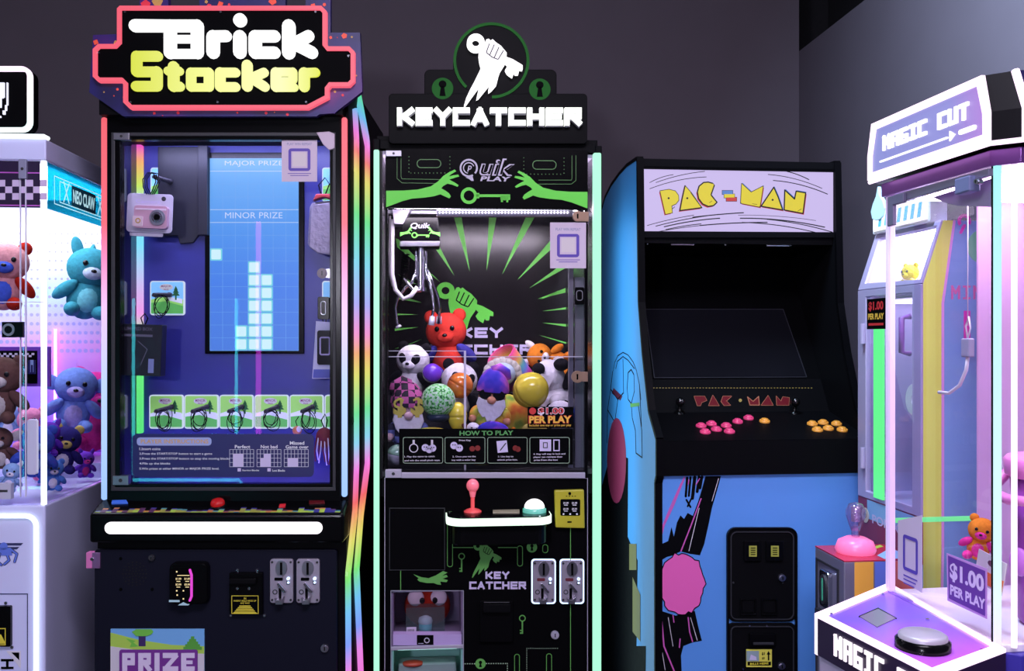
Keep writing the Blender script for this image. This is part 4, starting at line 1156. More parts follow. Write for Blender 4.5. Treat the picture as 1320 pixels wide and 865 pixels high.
b.poly(g3, [(813, 672), (866, 672), (866, 726), (813, 726)], .001, .0013, LILAC); b.frame(g3, 828, 685, 850, 712, 4, .0013, .0015, DARK); b.frame(g3, 876, 672, 906, 726, 5, .001, .0013, LILAC)
b.build('instruction_pictures', hp_)
b = B(); b.rect(g3, 757, 520, 970, 618, 0, .001, BLACKM); st_ = b.build('price_sticker', door)
b = B()
RD = mat('price_red', (190, 42, 46), .5); GD = mat('price_gold', (222, 176, 64), .5)
b.disc(g3, 780, 540, 16, .001, .0013, RD, 20)
for t, x, y, hh, wd, m_ in (('$1.00', 866, 541, 32, 118, RD), ('PER PLAY', 862, 579, 32, 196, GD)):
    b.text(g3, t, x, y, hh + 6, .0012, IV if m_ is RD else RD, width=wd + 7, bold=.06); b.text(g3, t, x, y, hh, .0015, m_, width=wd, bold=.035)
b.text(g3, 'Includes one toy or prize per play', 862, 607, 14, .0013, GD, width=196, bold=.01)
b.build('price_lettering', st_)
notice(door, kz(KM.front(-.012), 2), 940, 420, 1122, 652)
# topper sign
tq = KM.front(.03); t1 = kz(tq, 1)
b = B()
b.rrect(t1, 132, 437, 1170, 700, 22, 0, .05, BLACK); b.rrect(t1, 318, 310, 1010, 480, 30, 0, .048, BLACK); b.disc(t1, 668, 265, 198, 0, .049, BLACK, 48)
b.box(KX0 + .01, KX1 - .01, .02, .2, kzv(186), kzv(176), BLACK)
top = b.build('topper_sign', R, .002)
b = B(); b.ring(t1, 668, 265, 184, 199, .049, .052, mat('ring_green', (28, 92, 32), .6, spec=.1), 60, 133.5, 449); b.build('green_ring', top)
for x, y in ((413, 411), (921, 415)):
    b = B(); b.disc(t1, x, y, 56, .048, .0505, mat('ring_green'), 32); b.disc(t1, x, y - 22, 20, .0505, .051, BLACKM, 18); b.poly(t1, [(x - 8, y - 14), (x + 8, y - 14), (x + 16, y + 40), (x - 16, y + 40)], .0505, .051, BLACKM); b.build('keyhole_badge', top)
b = B(); fist(b, t1, lambda x, y: (x, y), .05, .072, emis('topper_white_light', (255, 252, 255), 1.5), mat('fist_line_grey', (60, 58, 70), .5)); b.build('lit_fist', top)
b = B(); WK = emis('topper_letter_light', (250, 255, 246), 1.5)
block_text(b, t1, 'KEYCATCHER', 176, 520, 1134, 610, 25, .05, .074, WK, .10)
block_text(b, t1, 'KEYCATCHER', 178, 524, 1136, 616, 28, .05, .062, mat('letter_side_white', (120, 116, 130), .4), .10)
b.build('lit_lettering', top)
# lower front
lp = KM.front(-.006)
l4 = kz(f0, 4)
b = B()
b.strip(l4, [(86, 52), (936, 52), (936, 1235), (86, 1235)], [(112, 525), (415, 525), (415, 1225), (112, 1225)], -.012, .008, BLACKM)
low = b.build('lower_panel', R)
b = B(); b.frame(l4, 84, 50, 938, 1237, 3, .006, .0095, SILV); b.build('panel_trim', low)
b = B()
GD2 = mat('art_green_dim', (92, 160, 76), .5)
h0, h1 = .008, .0088
s4 = (646 - 608.4) / (670.7 - 597.3) / 4.125 * 3.266
fist(b, l4, lambda x, y: (452 + (x - 525) * s4, 468 + (y - 505) * s4), h0, h1, GD2, BLACKM)
q = [(205, 455), (240, 468), (270, 472), (300, 460), (330, 442), (348, 448), (326, 462), (345, 458), (350, 466), (328, 474), (350, 480), (345, 488), (318, 486), (322, 500), (306, 498), (290, 492), (262, 492), (232, 486), (222, 478), (228, 472)]
b.poly(l4, q, h0, h1, GD2)
for x, y, r_, e in ((408, 380, 14, 445), (663, 640, 14, 705)):
    b.ring(l4, x, y, r_ * .72, r_, h0, h1, GD2, 20); b.rect(l4, x - 3, y + r_, x + 3, e, h0, h1, GD2); b.rect(l4, x - 10, e - 6, x, e, h0, h1, GD2); b.rect(l4, x - 10, e - 16, x, e - 12, h0, h1, GD2)
for x, y, r_ in ((487, 831, 22), (703, 342, 22)):
    b.disc(l4, x, y, r_, h0, h1, GD2, 24); b.disc(l4, x, y - 6, 7, h1, h1 + .0004, BLACKM, 14); b.poly(l4, [(x - 3, y), (x + 3, y), (x + 6, y + 14), (x - 6, y + 14)], h1, h1 + .0004, BLACKM)
for x0, x1, y0, y1 in ((347, 371, 190, 425), (641, 665, 335, 422), (747, 771, 330, 366), (629, 652, 790, 900), (763, 787, 788, 900)):
    b.rframe(l4, x0, y0, x1, y1, 11, 2.5, h0, h1, GD2)
for p in ([(371, 343), (455, 343)], [(562, 343), (640, 343)], [(865, 255), (865, 870)], [(152, 438), (152, 522)]): b.stroke(l4, p, 3, h0, h1, GD2)
for i in range(18): b.rect(l4, 680 + 7.6 * i, 765, 683 + 7.6 * i, 768, h0, h1, OL)
for i in range(14): b.rect(l4, 680, 765 + 7.6 * i, 683, 768 + 7.6 * i, h0, h1, OL)
for i in range(9): b.rect(l4, 510 + 10 * i, 828, 515 + 10 * i, 832, h0, h1, OL)
for i in range(5): b.rect(l4, 420 + 10 * i, 829, 425 + 10 * i, 833, h0, h1, OL); b.rect(l4, 598, 828 + 10 * i, 602, 833 + 10 * i, h0, h1, OL)
b.build('green_artwork', low)
b = B(); block_text(b, l4, 'KEY', 508, 444, 608, 475, 8, h0, h1, LILAC, .18); block_text(b, l4, 'CATCHER', 440, 486, 678, 518, 8, h0, h1, LILAC, .12); b.build('panel_lettering', low)
b = B(); b.rect(l4, 106, 178, 336, 436, .008, .011, BLACKG); b.frame(l4, 104, 176, 338, 438, 3, .008, .012, DARK); b.build('dark_screen', low)
# bill slot
b = B(); b.rrect(l4, 484, 562, 622, 735, 8, .008, .02, BLACKG); b.rrect(l4, 496, 572, 610, 606, 6, .02, .034, BLACK); b.rect(l4, 500, 566, 608, 570, .02, .024, DARK); b.build('bill_acceptor', low, .003)
coin_mech(low, l4.z(470, 600, 3.266), 706, 396, 798, 574, True)
coin_mech(low, l4, 825, 396, 917, 574, True)
cam_lock(low, l4, 799, 708, 17, m=SILV, h0=.008)
# payment terminal
b = B(); b.poly(l4, [(795, 100), (918, 97), (921, 258), (800, 255)], .008, .026, mat('yellow_green_terminal', (176, 168, 44), .4)); pt_ = b.build('payment_terminal', low, .003)
b = B(); b.rrect(l4, 819, 136, 902, 205, 6, .026, .0265, BLACKM)
for x in (842, 878):
    for y in (152, 177): b.text(l4, '$1.00' if y < 160 else '$5.00', x, y, 9, .0267, WHITEP, width=22, bold=.03); b.rect(l4, x - 8, y + 7, x + 8, y + 10, .0266, .0267, WHITEP)
for x in (832, 860, 888): b.disc(l4, x, 198, 4, .0266, .0268, WHITEP, 10)
b.disc(l4, 858, 112, 6, .026, .028, BLACKG, 12); b.rect(l4, 848, 228, 866, 234, .026, .0266, BLACKM)
for i in range(4): b.rect(l4, 842 + 12 * i, 122, 848 + 12 * i, 125, .026, .0265, BLACKM)
b.build('terminal_screen', pt_)
# control deck
dfr = KM.front(-.115); d4 = kz(dfr, 4)
x0, zt = d4.ab(349, 224); x1, _ = d4.ab(792, 224); z2 = d4.ab(560, 254)[1]; z3 = d4.ab(560, 342)[1]
tp_ = KM.top(0)
def plan(xa, xb, yb, yf, r):
    return [(xa, yb), (xa, yf + r)] + [(xa + r - r * math.cos(t * PI / 12), yf + r - r * math.sin(t * PI / 12)) for t in range(1, 7)] + [(xb - r + r * math.sin(t * PI / 12), yf + r - r * math.cos(t * PI / 12)) for t in range(0, 7)] + [(xb, yb)]
b = B(); b.prism(tp_, plan(x0, x1, -.009, -.112, .05), z2, zt + .001, BLACKG); b.prism(tp_, plan(x0 + .01, x1 - .01, -.009, -.095, .04), z3, z2, BLACKG); dk = b.build('control_deck', R, .003)
o_ = plan(x0 - .003, x1 + .003, -.009, -.118, .052); i_ = plan(x0 + .002, x1 - .002, -.009, -.112, .05)
b = B(); b.prism(tp_, o_ + list(reversed(i_)), z2, zt - .002, emis('deck_mint_light', (226, 255, 232), 1.5)); b.build('deck_light_strip', dk)
dtop = KM.top(zt + .001); dt4 = kz(dtop, 4)
def joystick(parent, c, r, stem, mball, mbase, name='joystick', base_r=.02):
    q = B(); q.lathe([(base_r, 0), (base_r, .003), (base_r * .7, .008), (.006, .012), (.006, stem), (0, stem)], mbase, c, n=20); o = q.build(name, parent)
    cc = Vector(c)
    B().ell(cc + Vector((0, 0, stem + r * .9)), (r, r, r * 1.05), mball, None, 20, 14).cyl(cc + Vector((0, 0, stem - r * .9)), cc + Vector((0, 0, stem + r * .1)), r * .38, r * .6, mball).build('ball_knob', o)
    return o
PINKB = mat('clear_pink_knob', (235, 120, 140), .08, emit=(255, 110, 120), power=.35, coat=.5)
jp = dt4.ab(455, 195)
joystick(dk, dtop.p3(*jp), .0195, .062, PINKB, mat('pink_clear_base', (220, 90, 90), .2, emit=(230, 60, 70), power=.3), base_r=.027)
b = B(); b.rect(dt4, 540, 180, 652, 201, 0, .003, mat('cream_label', (170, 165, 140), .5)); b.build('deck_label', dk)
bp_ = dt4.ab(715, 196)
c = dtop.p3(*bp_)
q = B(); q.lathe([(.036, 0), (.036, .01), (.03, .014)], mat('clear_rim', (120, 180, 170), .1, emit=(60, 200, 160), power=.4), c); bo = q.build('lit_button', dk)
B().ell(c + Vector((0, 0, .014)), (.031, .031, .026), emis('lit_dome', (255, 250, 255), 1.6), None, 24, 10, z0=0).build('lit_dome', bo)
b = B()
for x, y in ((358, 165), (772, 163), (406, 218), (738, 218), (358, 195), (776, 190)): b.disc(dt4, x, y, 4, 0, .003, CHROME, 10)
b.build('deck_bolts', dk)
# prize compartments
CX0, CZ1 = l4.ab(112, 525); CX1, _ = l4.ab(415, 525); CZm = l4.ab(260, 772)[1]; CZ0 = 0.06
CW = mat('compartment_lilac', (128, 112, 140), .5); CG = mat('compartment_mint', (150, 200, 190), .5)
b = B()
b.box(CX0, CX1, .2, .21, CZm, CZ1, CW); b.box(CX0, CX0 + .006, 0, .2, CZm, CZ1, CW); b.box(CX1 - .006, CX1, 0, .2, CZm, CZ1, CW); b.box(CX0, CX1, 0, .2, CZ1 - .008, CZ1, SILV)
b.box(CX0, CX1, -.006, .2, CZm, l4.ab(260, 757)[1], SILV)
b.build('upper_compartment', R, .001)
lipz1 = l4.ab(260, 710)[1]; lipz0 = l4.ab(260, 757)[1]
b = B(); b.rect(l4, 120, 711, 411, 757, -.03, .0, mat('lilac_shelf', (205, 180, 225), .5)); b.rect(l4, 220, 714, 290, 755, .0, .001, BLACKM); b.ring(l4, 262, 736, 8, 12, .001, .0015, IV, 16); b.rect(l4, 226, 748, 248, 750, .001, .0015, IV); b.build('shelf_lip', R)
b = B(); b.box(CX0 + .006, CX1 - .006, .03, .2, lipz0, lipz0 + .012, CW); b.build('compartment_shelf', R)
b = B(); b.box(CX0, CX1, .2, .21, CZ0, CZm, CG); b.box(CX0, CX0 + .006, 0, .2, CZ0, CZm, CG); b.box(CX1 - .006, CX1, 0, .2, CZ0, CZm, CG); b.build('lower_compartment', R)
B().box(CX0 + .02, CX1 - .02, .012, .03, CZ1 - .0095, CZ1 - .0082, emis('compartment_lamp', (240, 190, 235), 3)).build('compartment_lamp', R)
B().box(CX0 + .02, CX1 - .02, .012, .03, CZm - .006, CZm - .004, emis('mint_lamp', (190, 255, 235), 4)).build('compartment_lamp', R)
b = B(); b.rect(l4, 113, 526, 414, 1225, .001, .004, glass('compartment_pane', (246, 246, 250), .8)); b.frame(l4, 110, 523, 417, 1227, 2.5, .004, .0095, SILV); b.build('compartment_door', low)
# prizes in the compartments
def tp(M, u, v, d):
    return M.m @ M.front(d).px().at(u, v)
zs = CZm + .02
RED = plush_mat('plush_red', (186, 40, 22))
r_ = empty('plush_ball', KM.w((CX0 + CX1) / 2, .148, lipz0 + .0125), (0, 0, KM.yaw)); tag(r_, 'round red plush with two big oval white eyes in the lower prize box', 'plush toy')
B().ell((0, 0, .066), (.074, .044, .066), RED).build('body', r_)
for sd, t in ((-1, .25), (1, -.25)):
    B().ell((sd * .036, -.036, .101), (.026, .008, .026), mat('felt_white', (235, 215, 225), .7)).ell((sd * .02 + .004, -.044, .094), (.0085, .004, .010), EYE).build('eye', r_)
r_ = empty('toy_packet', KM.w((CX0 + CX1) / 2 - .006, .066, lipz0 + .0125), (-.06, 0, KM.yaw)); tag(r_, 'clear bag holding a mint blue toy pot, in front of the red plush', 'packaged toy')
B().lathe([(.0, .0), (.018, .0), (.02, .012), (.021, .03), (.0, .03)], mat('mint_toy', (120, 190, 205), .5), (0, 0, .004)).build('toy_pot', r_)
B().lathe([(.021, .03), (.023, .036), (.02, .047), (.008, .053), (0, .054)], mat('toy_cream', (232, 220, 232), .5), (0, 0, .004)).build('pot_lid', r_)
B().box(-.06, .06, -.026, -.0255, .002, .088, glass('crinkled_bag', (228, 236, 236), 2.0, .05, (210, 225, 225))).box(-.06, .06, .026, .0265, .002, .088, glass('crinkled_bag')).build('bag', r_)
b = B(); b.box(-.058, -.028, -.0275, -.0265, .004, .03, mat('price_label_pink', (205, 190, 210), .6))
for i in range(7): b.box(-.054 + .003 * i, -.0525 + .003 * i, -.0277, -.0275, .008, .024, DARK)
b.build('bar_label', r_)
r_ = empty('bagged_toy', KM.w((CX0 + CX1) / 2, .09, CZ0 + .001), (0, 0, KM.yaw)); tag(r_, 'red topped toy in the mint green box under the red plush', 'packaged toy')
zt2 = l4.ab(260, 853)[1] - CZ0 - .006
B().box(-.09, .09, -.03, .03, 0, zt2, mat('grey_toy_carton', (140, 150, 150), .4)).build('carton', r_, .006); B().ell((-.045, -.02, zt2 - .004), (.035, .02, .01), mat('red_toy', (190, 60, 40), .4)).build('toy_top', r_)
# plush pile
K = lambda u, v, d: tp(KM, u, v, d)
def on(u, d, s=0, h=None):
    z = (IZ0 if d < .19 else ST1 if d < .35 else ST2) if h is None else h
    p = K(u, 500, d); return Vector((p.x, p.y, z + .001))
px_ = lambda n, d: n * (D1 + d) / F
# ---------------------------------------------------------------- toys in the key machine
yw = KM.yaw
RB2 = plush_mat('plush_cobalt', (60, 80, 190)); BLU = plush_mat('plush_blue_violet', (70, 66, 160)); REDB = plush_mat('plush_scarlet', (216, 62, 52), .12)
ORG = plush_mat('plush_orange', (224, 132, 44)); YELP = plush_mat('plush_pale_yellow', (224, 200, 110)); GRNP = plush_mat('plush_sage', (150, 176, 160))
def hz(v, u, d):  # height of an image row at depth d
    return (KM.front(d).px().ab(u, v))[1]
def based(u, vtop, d, total):   # base so that the top of a thing of this height meets row vtop
    p = K(u, vtop, d); return Vector((p.x, p.y, p.z - total))
s = px_(25.5, .45)
bear('plush_bear', 'scarlet plush toy with blue violet arms, sitting at the back of the pile', K(580, 427, .45) - Vector((0, 0, 2.35 * s)), s, REDB, REDB, REDB, BLU, (0, -.08, -.1), eyes=True)
s = px_(21, .27)
bear('plush_panda', 'white plush panda at the far left of the pile, above the chequered gnome', K(528, 464, .28) - Vector((0, 0, 2.35 * s)), s, WHT, WHT, BLKP, BLKP, (0, .1, -.3), panda=True)
s = px_(23, .3)
bear('plush_panda', 'plush panda behind the orange capsule, below the scarlet plush toy', K(584, 489, .3) - Vector((0, 0, 2.35 * s)), s, WHT, WHT, BLKP, BLKP, (0, .15, .25), panda=True)
s = px_(25, .27)
p = K(704, 494, .27)
bear('plush_panda', 'plush panda lying upside down at the right end of the pile', p + Vector((0, 0, 1.2 * s)), s, WHT, WHT, BLKP, BLKP, (0, PI - .2, .05), panda=True)
s = px_(22, .1)
gnome('plush_gnome', 'plush gnome with gold dollar glasses and a pink and black chequered hat', K(525, 578, .12), s, checker_mat('pink_black_check', (190, 90, 150), (30, 20, 36), 1 / s * 2.6), checker_mat('blue_check', (110, 120, 190), (26, 28, 56), 1 / s * 2.6), plush_mat('skin_felt', (205, 170, 180), .1), WHT, 'dollar', (0, 0, .1), -1)
spk = blotch_mat('neon_speckle', [(0.36, (24, 110, 50)), (0.45, (120, 230, 110)), (0.56, (190, 235, 190)), (0.7, (215, 220, 225))], 130, .6, 1)
r_ = empty('squeeze_ball', K(565, 516, .0935), (0, 0, 0)); tag(r_, 'neon green and white speckled squeeze ball beside the chequered gnome', 'toy ball')
B().ell((0, 0, 0), px_(21.5, .12), spk, None, 36, 22).ell((0, 0, -px_(21, .12)), (px_(15, .12), px_(15, .12), px_(7, .12)), mat('navy_base', (30, 46, 70), .4)).build('ball', r_)
PUR = mat('purple_shell', (120, 60, 215), .12, coat=.4); ORS = mat('orange_shell', (232, 126, 50), .12, coat=.4); YES = mat('yellow_shell', (236, 216, 70), .12, coat=.4); CLS = glass('clear_shell', (225, 225, 215), 1.5, .25)
ball('capsule', 'purple prize capsule between the left panda and the speckled ball', K(557, 481, .2), px_(12.5, .25), PUR, mat('grey_shell', (170, 165, 180), .3), (1.0, .5, 0))
ball('capsule', 'orange prize capsule in front of the panda under the scarlet plush', K(593, 497, .17), px_(17, .16), ORS, ORS, (0, .5, 0))
ball('capsule', 'small yellow egg capsule below the orange capsule', K(590, 537, .1), px_(12.5, .1), YES, YES, (0, 0, 0), sq=1.5)
ball('capsule', 'big yellow prize capsule to the right of the tie dyed gnome', K(684, 503, .12), px_(23.5, .12), YES, YES, (.9, .8, 0), sq=1.05)
ball('capsule', 'pale green prize capsule on the floor below the chequered gnome', K(512, 586, .065), px_(13, .07), mat('pale_green_shell', (150, 190, 165), .15, coat=.3), mat('grey_shell'), (0, .2, 0))
TD = blotch_mat('tie_dye_purple', [(0.35, (40, 40, 170)), (0.48, (76, 52, 190)), (0.56, (150, 70, 190)), (0.64, (215, 110, 190)), (0.72, (90, 70, 200))], 16, .9, 2)
TO = blotch_mat('tie_dye_orange', [(0.35, (130, 180, 70)), (0.45, (220, 210, 80)), (0.55, (235, 170, 60)), (0.66, (220, 100, 40))], 16, .9, 2)
s = px_(21, .1)
gnome('plush_gnome', 'plush gnome with dark sunglasses and a blue and purple tie dyed hat', K(630, 556, .115), s, TD, TO, plush_mat('peach_felt', (214, 150, 120), .1), WHT, 'round', (0, .1, -.1), 1)
s = px_(20, .15)
r_ = empty('plush_cushion', K(655, 535, .25)); tag(r_, 'round orange and yellow tie dyed plush beside the sunglasses gnome', 'plush toy')
B().ell((0, 0, 0), (px_(33, .2), .05, px_(27, .2)), TO, (0, .4, 0)).build('body', r_)
s = px_(9.5, .07)
bear('plush_bear', 'small orange plush bear left of the price sticker', K(660, 584, .08), s, ORG, YELP, ORG, ORG, (0, .3, .3))
r_ = empty('plush_cushion', K(636, 556, .045)); tag(r_, 'blue and purple tie dyed round plush above the how to play strip', 'plush toy')
B().ell((0, 0, 0), (px_(21, .06), .012, px_(13, .06)), TD, (0, .1, 0)).build('body', r_)
r_ = empty('plush_cushion', K(690, 556, .085)); tag(r_, 'pale yellow plush at the lower left corner of the price sticker', 'plush toy')
B().ell((0, 0, 0), (px_(18, .04), .022, px_(11, .04)), YELP, (0, .2, 0)).build('body', r_)
s = px_(8.5, .06)
bear('plush_puppy', 'small white plush puppy with brown ears by the acrylic edge', K(606, 572, .07), s, WHT, WHT, plush_mat('plush_brown', (120, 70, 44)), WHT, (0, .2, .1), ears='side')
r_ = empty('plush_cushion', K(560, 563, .055)); tag(r_, 'orange and yellow striped plush lying under the speckled ball', 'plush toy')
B().ell((0, 0, 0), (px_(30, .07), .018, px_(12, .07)), TO, (0, .08, 0)).build('body', r_)
r_ = empty('plush_cushion', K(620, 582, .075)); tag(r_, 'yellow tie dyed plush on the floor below the how to play strip', 'plush toy')
B().ell((0, 0, 0), (px_(30, .06), .03, px_(18, .06)), TO).build('body', r_)
r_ = empty('plush_cushion', K(722, 536, .11)); tag(r_, 'white and blue round plush just above the price sticker', 'plush toy')
B().ell((0, 0, 0), (px_(20, .1), .032, px_(20, .1)), WHT).ell((px_(9, .1), -.012, 0), (px_(12, .1), .026, px_(13, .1)), RB2).build('body', r_)
# cloud-like white plush
r_ = empty('plush_lamb', K(648, 482, .25)); tag(r_, 'white curly plush lamb with a pale blue face behind the sunglasses gnome', 'plush toy')
b = B()
for i in range(9):
    t = i / 8 * PI; b.ell((px_(19, .25) * math.cos(t), .01, px_(15, .25) * math.sin(t)), px_(7, .25), plush_mat('plush_cream', (205, 200, 190)), None, 12, 8)
b.build('fleece', r_)
B().ell((0, 0, 0), (px_(17, .25), .028, px_(15, .25)), plush_mat('plush_ice', (196, 214, 232), .1)).ell((-px_(5, .25), -.026, .006), .004, EYE).ell((px_(6, .25), -.026, .004), .004, EYE).build('face', r_)
# rainbow spring
r_ = empty('rainbow_spring', K(658, 474, .36), (.4, math.radians(-38), 0)); tag(r_, 'tilted rainbow coloured plastic coil spring behind the tie dyed gnome', 'toy spring')
rbm = ramp_mat('rainbow_coil', [(0, (240, 90, 170)), (.2, (225, 80, 190)), (.34, (110, 140, 225)), (.5, (90, 190, 190)), (.66, (240, 200, 80)), (.82, (240, 130, 110)), (1, (230, 70, 150))], 2, -px_(24, .36), px_(24, .36))
n = 20; T = 26; rr_ = px_(19.5, .36); ln = px_(48, .36)
B().tube([(rr_ * math.cos(2 * PI * i / n), rr_ * math.sin(2 * PI * i / n), -ln / 2 + ln * i / (n * T)) for i in range(n * T + 1)], ln / T * .52, rbm, 6).build('coil', r_)
# orange and white plush with a tag
s = px_(17, .4)
bear('plush_fox', 'orange plush fox with white belly lying on its back beside the rainbow spring', K(732, 470, .43), s, ORG, WHT, WHT, ORG, (0, -1.3, .1), ears='pointed')
r_ = empty('paper_tag', K(697, 490, .2), (0, .4, 0)); tag(r_, 'white and navy paper tag lying on the toys above the price sticker', 'paper tag')
q = Plane(None, (0, 0, 0), (1, 0, 0), (0, 0, 1), (0, -1, 0))
B().rrect(q, -.035, -.018, .035, .022, .004, 0, .001, mat('tag_white', (225, 218, 230), .5)).build('card', r_)
B().rrect(q, -.03, -.03, .012, -.006, .003, .001, .002, mat('tag_navy', (34, 36, 70), .5)).build('card_stub', r_)
# ---------------------------------------------------------------- prizes hanging in the block machine
H = lambda u, v, d: tp(BM, u, v, d)
yb = BM.yaw
r_ = empty('toy_camera_pack', H(192, 300, .075), (0, .04, yb)); tag(r_, 'pink toy camera in a clear blister pack hanging from the top left hook', 'toy camera')
q = Plane(None, (0, 0, 0), (1, 0, 0), (0, 0, 1), (0, -1, 0)); sx = (D0 + .075) / F
mm = lambda n: n * sx
PK = mat('camera_pink', (206, 160, 178), .35); 
b = B(); b.rrect(q, -mm(29), mm(0), mm(30), mm(50), mm(5), 0, .004, mat('camera_card', (196, 190, 205), .4)); b.rrect(q, -mm(25), -mm(5), mm(18), mm(2), mm(2), -.004, 0, mat('camera_card')); b.build('backing_card', r_, .001)
b = B(); b.rrect(q, -mm(17), mm(5), mm(26), mm(34), mm(4), .004, .020, PK); b.rect(q, -mm(15), mm(28), mm(24), mm(30), .020, .021, mat('camera_pale', (225, 205, 215), .4)); co = b.build('camera_body', r_, .002)
b = B(); b.disc(q, mm(14), mm(19), mm(10), .020, .026, STEEL, 28); b.disc(q, mm(14), mm(19), mm(7), .026, .029, CHROME, 24); b.disc(q, mm(14), mm(19), mm(4), .029, .0295, EYE, 20); b.build('lens', co)
b = B(); b.rrect(q, -mm(18), mm(7), -mm(5), mm(20), mm(1.5), .020, .022, mat('camera_badge', (226, 200, 205), .4)); b.ring(q, -mm(11), mm(14), mm(2), mm(3.5), .022, .0225, mat('gold_ring', (190, 150, 70), .4), 14); b.build('badge', co)
b = B(); b.text(q, 'Camera', -mm(2), mm(40), mm(5), .0045, LILAC, width=mm(32), bold=.02); b.disc(q, mm(18), mm(44), mm(3), .004, .0045, DARK, 12); b.build('card_print', r_)
b = B()
for k_ in range(3):
    b.tube([Vector((mm(x + 3 * k_), -.004 - .003 * k_, mm(z))) for x, z in ((-4, 49), (-9, 58), (-10, 68), (-4, 77), (4, 76), (7, 66), (3, 54), (0, 49))], .0018, BLACKG, 6)
b.build('hanging_loop', r_)
r_ = empty('foil_bag', H(414, 327, .13), (0, .03, yb)); tag(r_, 'silver foil prize bag with red top hanging at the upper right', 'prize bag')
sx = (D0 + .13) / F
FO = mat('silver_foil', (150, 140, 158), .4, .35, bump=1.0, scale=60)
rn = random.Random(5)
b = B()
for k_ in range(3):
    b.prism(q, [(mm(x + 2 * k_), mm(z - 2 * k_)) for x, z in ((-18, 60), (-15, 66), (-4, 68), (12, 70), (16, 60), (17, 10), (8, 2), (-8, 4), (-19, 12))], -.02 + .012 * k_, -.012 + .012 * k_, FO)
b.build('foil_pouch', r_, .003)
B().prism(q, [(mm(x), mm(z)) for x, z in ((-12, 67), (-8, 76), (10, 77), (14, 69), (2, 72))], -.016, .014, mat('red_foil', (176, 60, 66), .3, .5)).build('red_header', r_, .003)
B().tube([Vector((mm(x), 0, mm(z))) for x, z in ((-2, 76), (-6, 88), (2, 98), (8, 90), (3, 76))], .0022, BLACKG, 6).build('hanging_loop', r_)
r_ = empty('boxed_gadget', H(417, 488, .13), (0, 0, yb)); tag(r_, 'white and blue boxed handheld gadget hanging at the right edge below the door handle', 'boxed gadget')
b = B(); b.prism(q, [(mm(x), mm(z)) for x, z in ((-14, 0), (-9, 74), (16, 72), (16, 0))], -.012, .008, mat('gadget_carton', (196, 196, 222), .4)); b.prism(q, [(mm(x), mm(z)) for x, z in ((-13, 1), (-12, 12), (15, 12), (15, 1))], .008, .009, mat('gadget_blue', (70, 80, 170), .4)); b.build('carton', r_, .002)
b = B(); b.rrect(q, -mm(7), mm(18), mm(15), mm(62), mm(3), .008, .014, BLACKG); b.rframe(q, -mm(4), mm(30), mm(10), mm(54), mm(3), mm(2), .014, .015, LILAC); b.build('gadget', r_, .001)
for i in range(4): pass
B().tube([Vector((mm(x), 0, mm(z))) for x, z in ((0, 73), (-4, 82), (1, 88), (5, 81), (3, 73))], .002, BLACKG, 6).build('hanging_loop', r_)
r_ = empty('product_box', H(182, 484, .06), (0, .035, yb)); tag(r_, 'large black product box hanging at the left below the major prize plates', 'prize box')
sx = (D0 + .06) / F
b = B(); b.box(-mm(26), mm(28), -.02, .02, 0, mm(66), mat('black_carton', (30, 30, 40), .3)); b.build('carton', r_, .002)
b = B(); q2 = Plane(None, (0, -.02, 0), (1, 0, 0), (0, 0, 1), (0, -1, 0))
GT = mat('grey_carton_print', (96, 92, 110), .4)
b.text(q2, 'LIMITED BOX', mm(-2), mm(60), mm(4), .0005, GT, width=mm(36), bold=.02); b.rect(q2, -mm(22), mm(50), mm(16), mm(53), 0, .0005, GT); b.stroke(q2, [(-mm(2), mm(44)), (mm(10), mm(34)), (mm(2), mm(14))], mm(1), 0, .0005, GT); b.rect(q2, mm(12), mm(4), mm(19), mm(22), 0, .0008, mat('carton_seal', (130, 140, 190), .4))
b.build('carton_print', r_)
B().tube([Vector((mm(x), 0, mm(z))) for x, z in ((0, 66), (-3, 74), (2, 80), (6, 74), (3, 66))], .002, BLACKG, 6).build('hanging_loop', r_)
r_ = empty('fringed_bag', H(418, 600, .09), (0, 0, yb)); tag(r_, 'dark red and white fringed bag hanging at the lower right corner', 'prize bag')
sx = (D0 + .09) / F
b = B(); b.ell((0, 0, mm(36)), (mm(11), .016, mm(13)), mat('dark_red_cloth', (110, 26, 40), .7)); b.build('pouch', r_)
b = B()
for i in range(9):
    x = -11 + 2.6 * i; b.tube([Vector((mm(x * .8), -.012, mm(36))), Vector((mm(x), -.016, mm(20))), Vector((mm(x + rn.uniform(-3, 3)), -.012, mm(rn.uniform(0, 8))))], .002, WHITEP if i % 2 else mat('dark_red_cloth'), 5)
b.build('fringe', r_)
B().tube([Vector((mm(x), 0, mm(z))) for x, z in ((0, 48), (-4, 58), (1, 66), (4, 58), (2, 48))], .002, BLACKG, 6).build('hanging_loop', r_)
r_ = empty('figure_charm', H(383, 561, .08), (0, 0, yb)); tag(r_, 'small orange and white charm hanging from the rightmost minor prize hook', 'charm')
sx = (D0 + .08) / F
b = B(); b.ell((0, 0, mm(6)), (mm(6), .012, mm(6)), mat('charm_orange', (210, 130, 90), .4)); b.ell((mm(3), -.008, mm(8)), (mm(3), .006, mm(4)), WHITEP); b.build('charm', r_)
B().tube([Vector((0, 0, mm(12))), Vector((mm(-2), 0, mm(18))), Vector((mm(2), 0, mm(24)))], .0016, BLACKG, 6).build('hanging_loop', r_)
